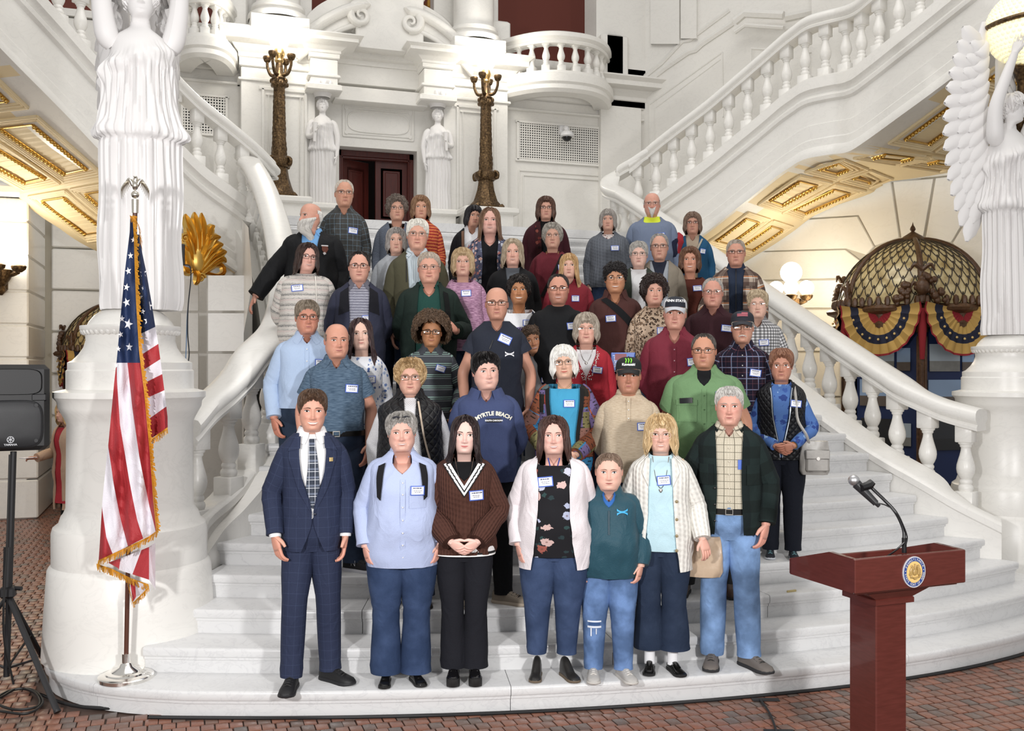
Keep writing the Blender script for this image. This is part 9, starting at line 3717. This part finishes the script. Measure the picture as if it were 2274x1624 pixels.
def bag(p, c, size, col, label, strap, flap=True, rz=0.0):
 M = p.root.matrix_basis
 r = empty('handbag', tuple(M @ Vector(c)), p.root.rotation_euler.z + rz)
 tag(r, label, 'handbag')
 w, d, h = size
 m = leather(col, .38)
 mb = MB()
 Z = np.linspace(-h / 2, h / 2, 9)
 th = np.linspace(0, 2 * PI, 25)
 k = np.interp(Z, [-h / 2, -h / 2 + .02, 0, h / 2], [.85, 1, 1.0, .88])
 X, Y = w / 2 * np.sign(np.sin(th)) * np.abs(np.sin(th)) ** .5, d / 2 * np.sign(np.cos(th)) * np.abs(np.cos(th)) ** .7
 mb.grid(np.stack([k[:, None] * X, k[:, None] * Y + .008 * np.sin(th * 5 + Z[:, None] * 30), np.repeat(Z[:, None], 25, 1)], -1), cap0=True, cap1=True)
 mb.build('bag_body', m, r, 50)
 if flap:
  mb = MB()
  mb.bbox((.01, -d / 2 - .012, -.03), (w * .75, .03, h * .55), .012)
  mb.bbox((.01, -d / 2 - .028, .03), (w * .78, .012, h * .28), .006)
  mb.build('front_pocket', m, r, 30)
  mb = MB()
  mb.tube([(.01, -d / 2 - .034, .0), (.01, -d / 2 - .042, .0)], .013, 12)
  mb.build('clasp', METAL, r, 40)
 if strap:
  inv = Matrix.Rotation(-rz, 3, 'Z')
  pts = [inv @ (Vector(q_) - Vector(c)) for q_ in strap]
  mb = MB()
  mb.tube([tuple(q_) for q_ in pts], .011, 8, samples=24, squash=(1, .4))
  mb.build('strap', m, r, 60)

q = A7.s
sf = lambda p_, x, z, o=.045: (x * p_.s, float(p_.S.front(x * p_.s, z * p_.s, o)) - .004, z * p_.s)
bag(A7, (.265 * q, -.09, .86 * q), (.22, .09, .25), 0xA8A49E, 'silver grey shoulder bag hanging at the hip of the woman in the black vest',
 [(.225 * q, -.10, .95 * q), (.20 * q, -.17, 1.05 * q), sf(A7, .13, 1.18), sf(A7, .115, 1.36), (.10 * q, -.02, 1.475 * q)], rz=R_(10))
q = F6.s
bag(F6, (.285 * q, .10, .77 * q), (.26, .10, .26), 0xC9AE90, 'beige leather handbag hanging behind the blonde woman in white',
 [(.25 * q, .06, .88 * q), (.24 * q, .0, 1.2 * q), (.14 * q, -.03, 1.45 * q)], flap=False)
p = E5
q = p.s
M = p.root.matrix_basis
r = empty('folded_jacket', tuple(M @ Vector((-.21 * q, -.22, 1.24 * q))), p.root.rotation_euler.z)
tag(r, 'red and navy jacket held up by the woman in the teal cardigan', 'jacket')
for nm, c, o in (('red_side', 0xA81E2C, 0), ('navy_lining', 0x20243C, -.055)):
 mb = MB()
 P = catmull([(.03, o * .3, -.10), (.0 + o * .4, o * .5, .02), (.03 + o, o * .6, .14), (.075 + o, o * .3, .22)], 20)
 mb.tube(P, np.interp(np.linspace(0, 1, 20), [0, .3, .8, 1], [.03, .07, .075, .03]), 14, squash=(1, .6))
 V = mb.v[-1]
 mb.v[-1] = V + vn(V, 40, 3)[:, None] * .008
 mb.build(nm, cloth(c), r, 70)
br = empty('brochure', tuple(at(1384, 803, 7.62)), R_(-20))
tag(br, 'blue printed brochure held behind the black capped man', 'brochure')
mb = MB()
mb.bbox((0, 0, 0), (.19, .006, .14), .002)
mb.build('cover', plain(0x2458B4, .3), br, 0)
mb = MB()
mb.box((-.02, -.005, .035), (.09, .003, .05))
mb.build('cover_picture', plain(0x8A3040, .4, var=.5), br, 0)
me = text_mesh('Capitol', .045)
mb = MB()
mb.add(np.array([(-.065 - v_.co.y, -.005, v_.co.x - .015) for v_ in me.vertices]), [list(f_.vertices) for f_ in me.polygons])
mb.build('lettering', plain(0xE8ECF4, .5), br, 0)
# shoe marks
for P_, txt, rt in ((A1, 'N', 0),):
 sh = [o for o in P_.root.children if o.name.startswith('shoe')][1]
 me = text_mesh(txt, .06, -.0012)
 mb = MB()
 mb.add(np.array([(-.0445 * P_.s + .0, -.03 - v_.co.x, .062 + v_.co.y) for v_ in me.vertices]), [list(f_.vertices) for f_ in me.polygons])
 mb.build('shoe_mark', plain(0xE8E8EC, .5), sh, 0)
# passer-by in a red dress, half hidden behind the left pedestal
q_ = at(150, 1205, 11.6)
p = Person('woman in a red dress and tan coat passing behind the left pedestal', q_[0], 0, 1.68, sex='f', z=0, Y=q_[1], yaw=-55, skin=0xC49A84, F=face(age=.3))
p.hair('shoulder', 0xB89868)
p.arms((((-.25, -.02, 1.12), (-.23, -.26, 1.06), (-.1, -1, .1), (1, 0, .6)), 'relax'))
p.finish()
mb = MB()
for P_ in (-1, 1):
 mb.tube([(P_ * .075, 0, .62), (P_ * .075, -.02 * P_, .45), (P_ * .08, .02, .25), (P_ * .08, .02, .07)], [.065, .052, .048, .032], 12, samples=16)
 mb.tube([(P_ * .08, .03, .05), (P_ * .08, -.06, .035), (P_ * .08, -.15, .02)], [.032, .034, .022], 10, samples=8)
mb.build('legs', p.skin, p.root, 70)
mb = MB()
p.torso(mb, .012, .50, 'scoop', .04, flare=.02)
mb.build('dress', cloth(0xB01A2A), p.root, 60)
p.top(cloth(0xB9987C), off=.03, hem=.42, neck='coat', gap=[(.40, .07), (1.3, .06), (1.476, .08)], name='coat')
mb = MB()
mb.bbox((-.22, -.36, 1.03), (.10, .17, .01), .003)
o = mb.build('phone_and_folder', plain(0xD8D4D8, .4), p.root, 0)
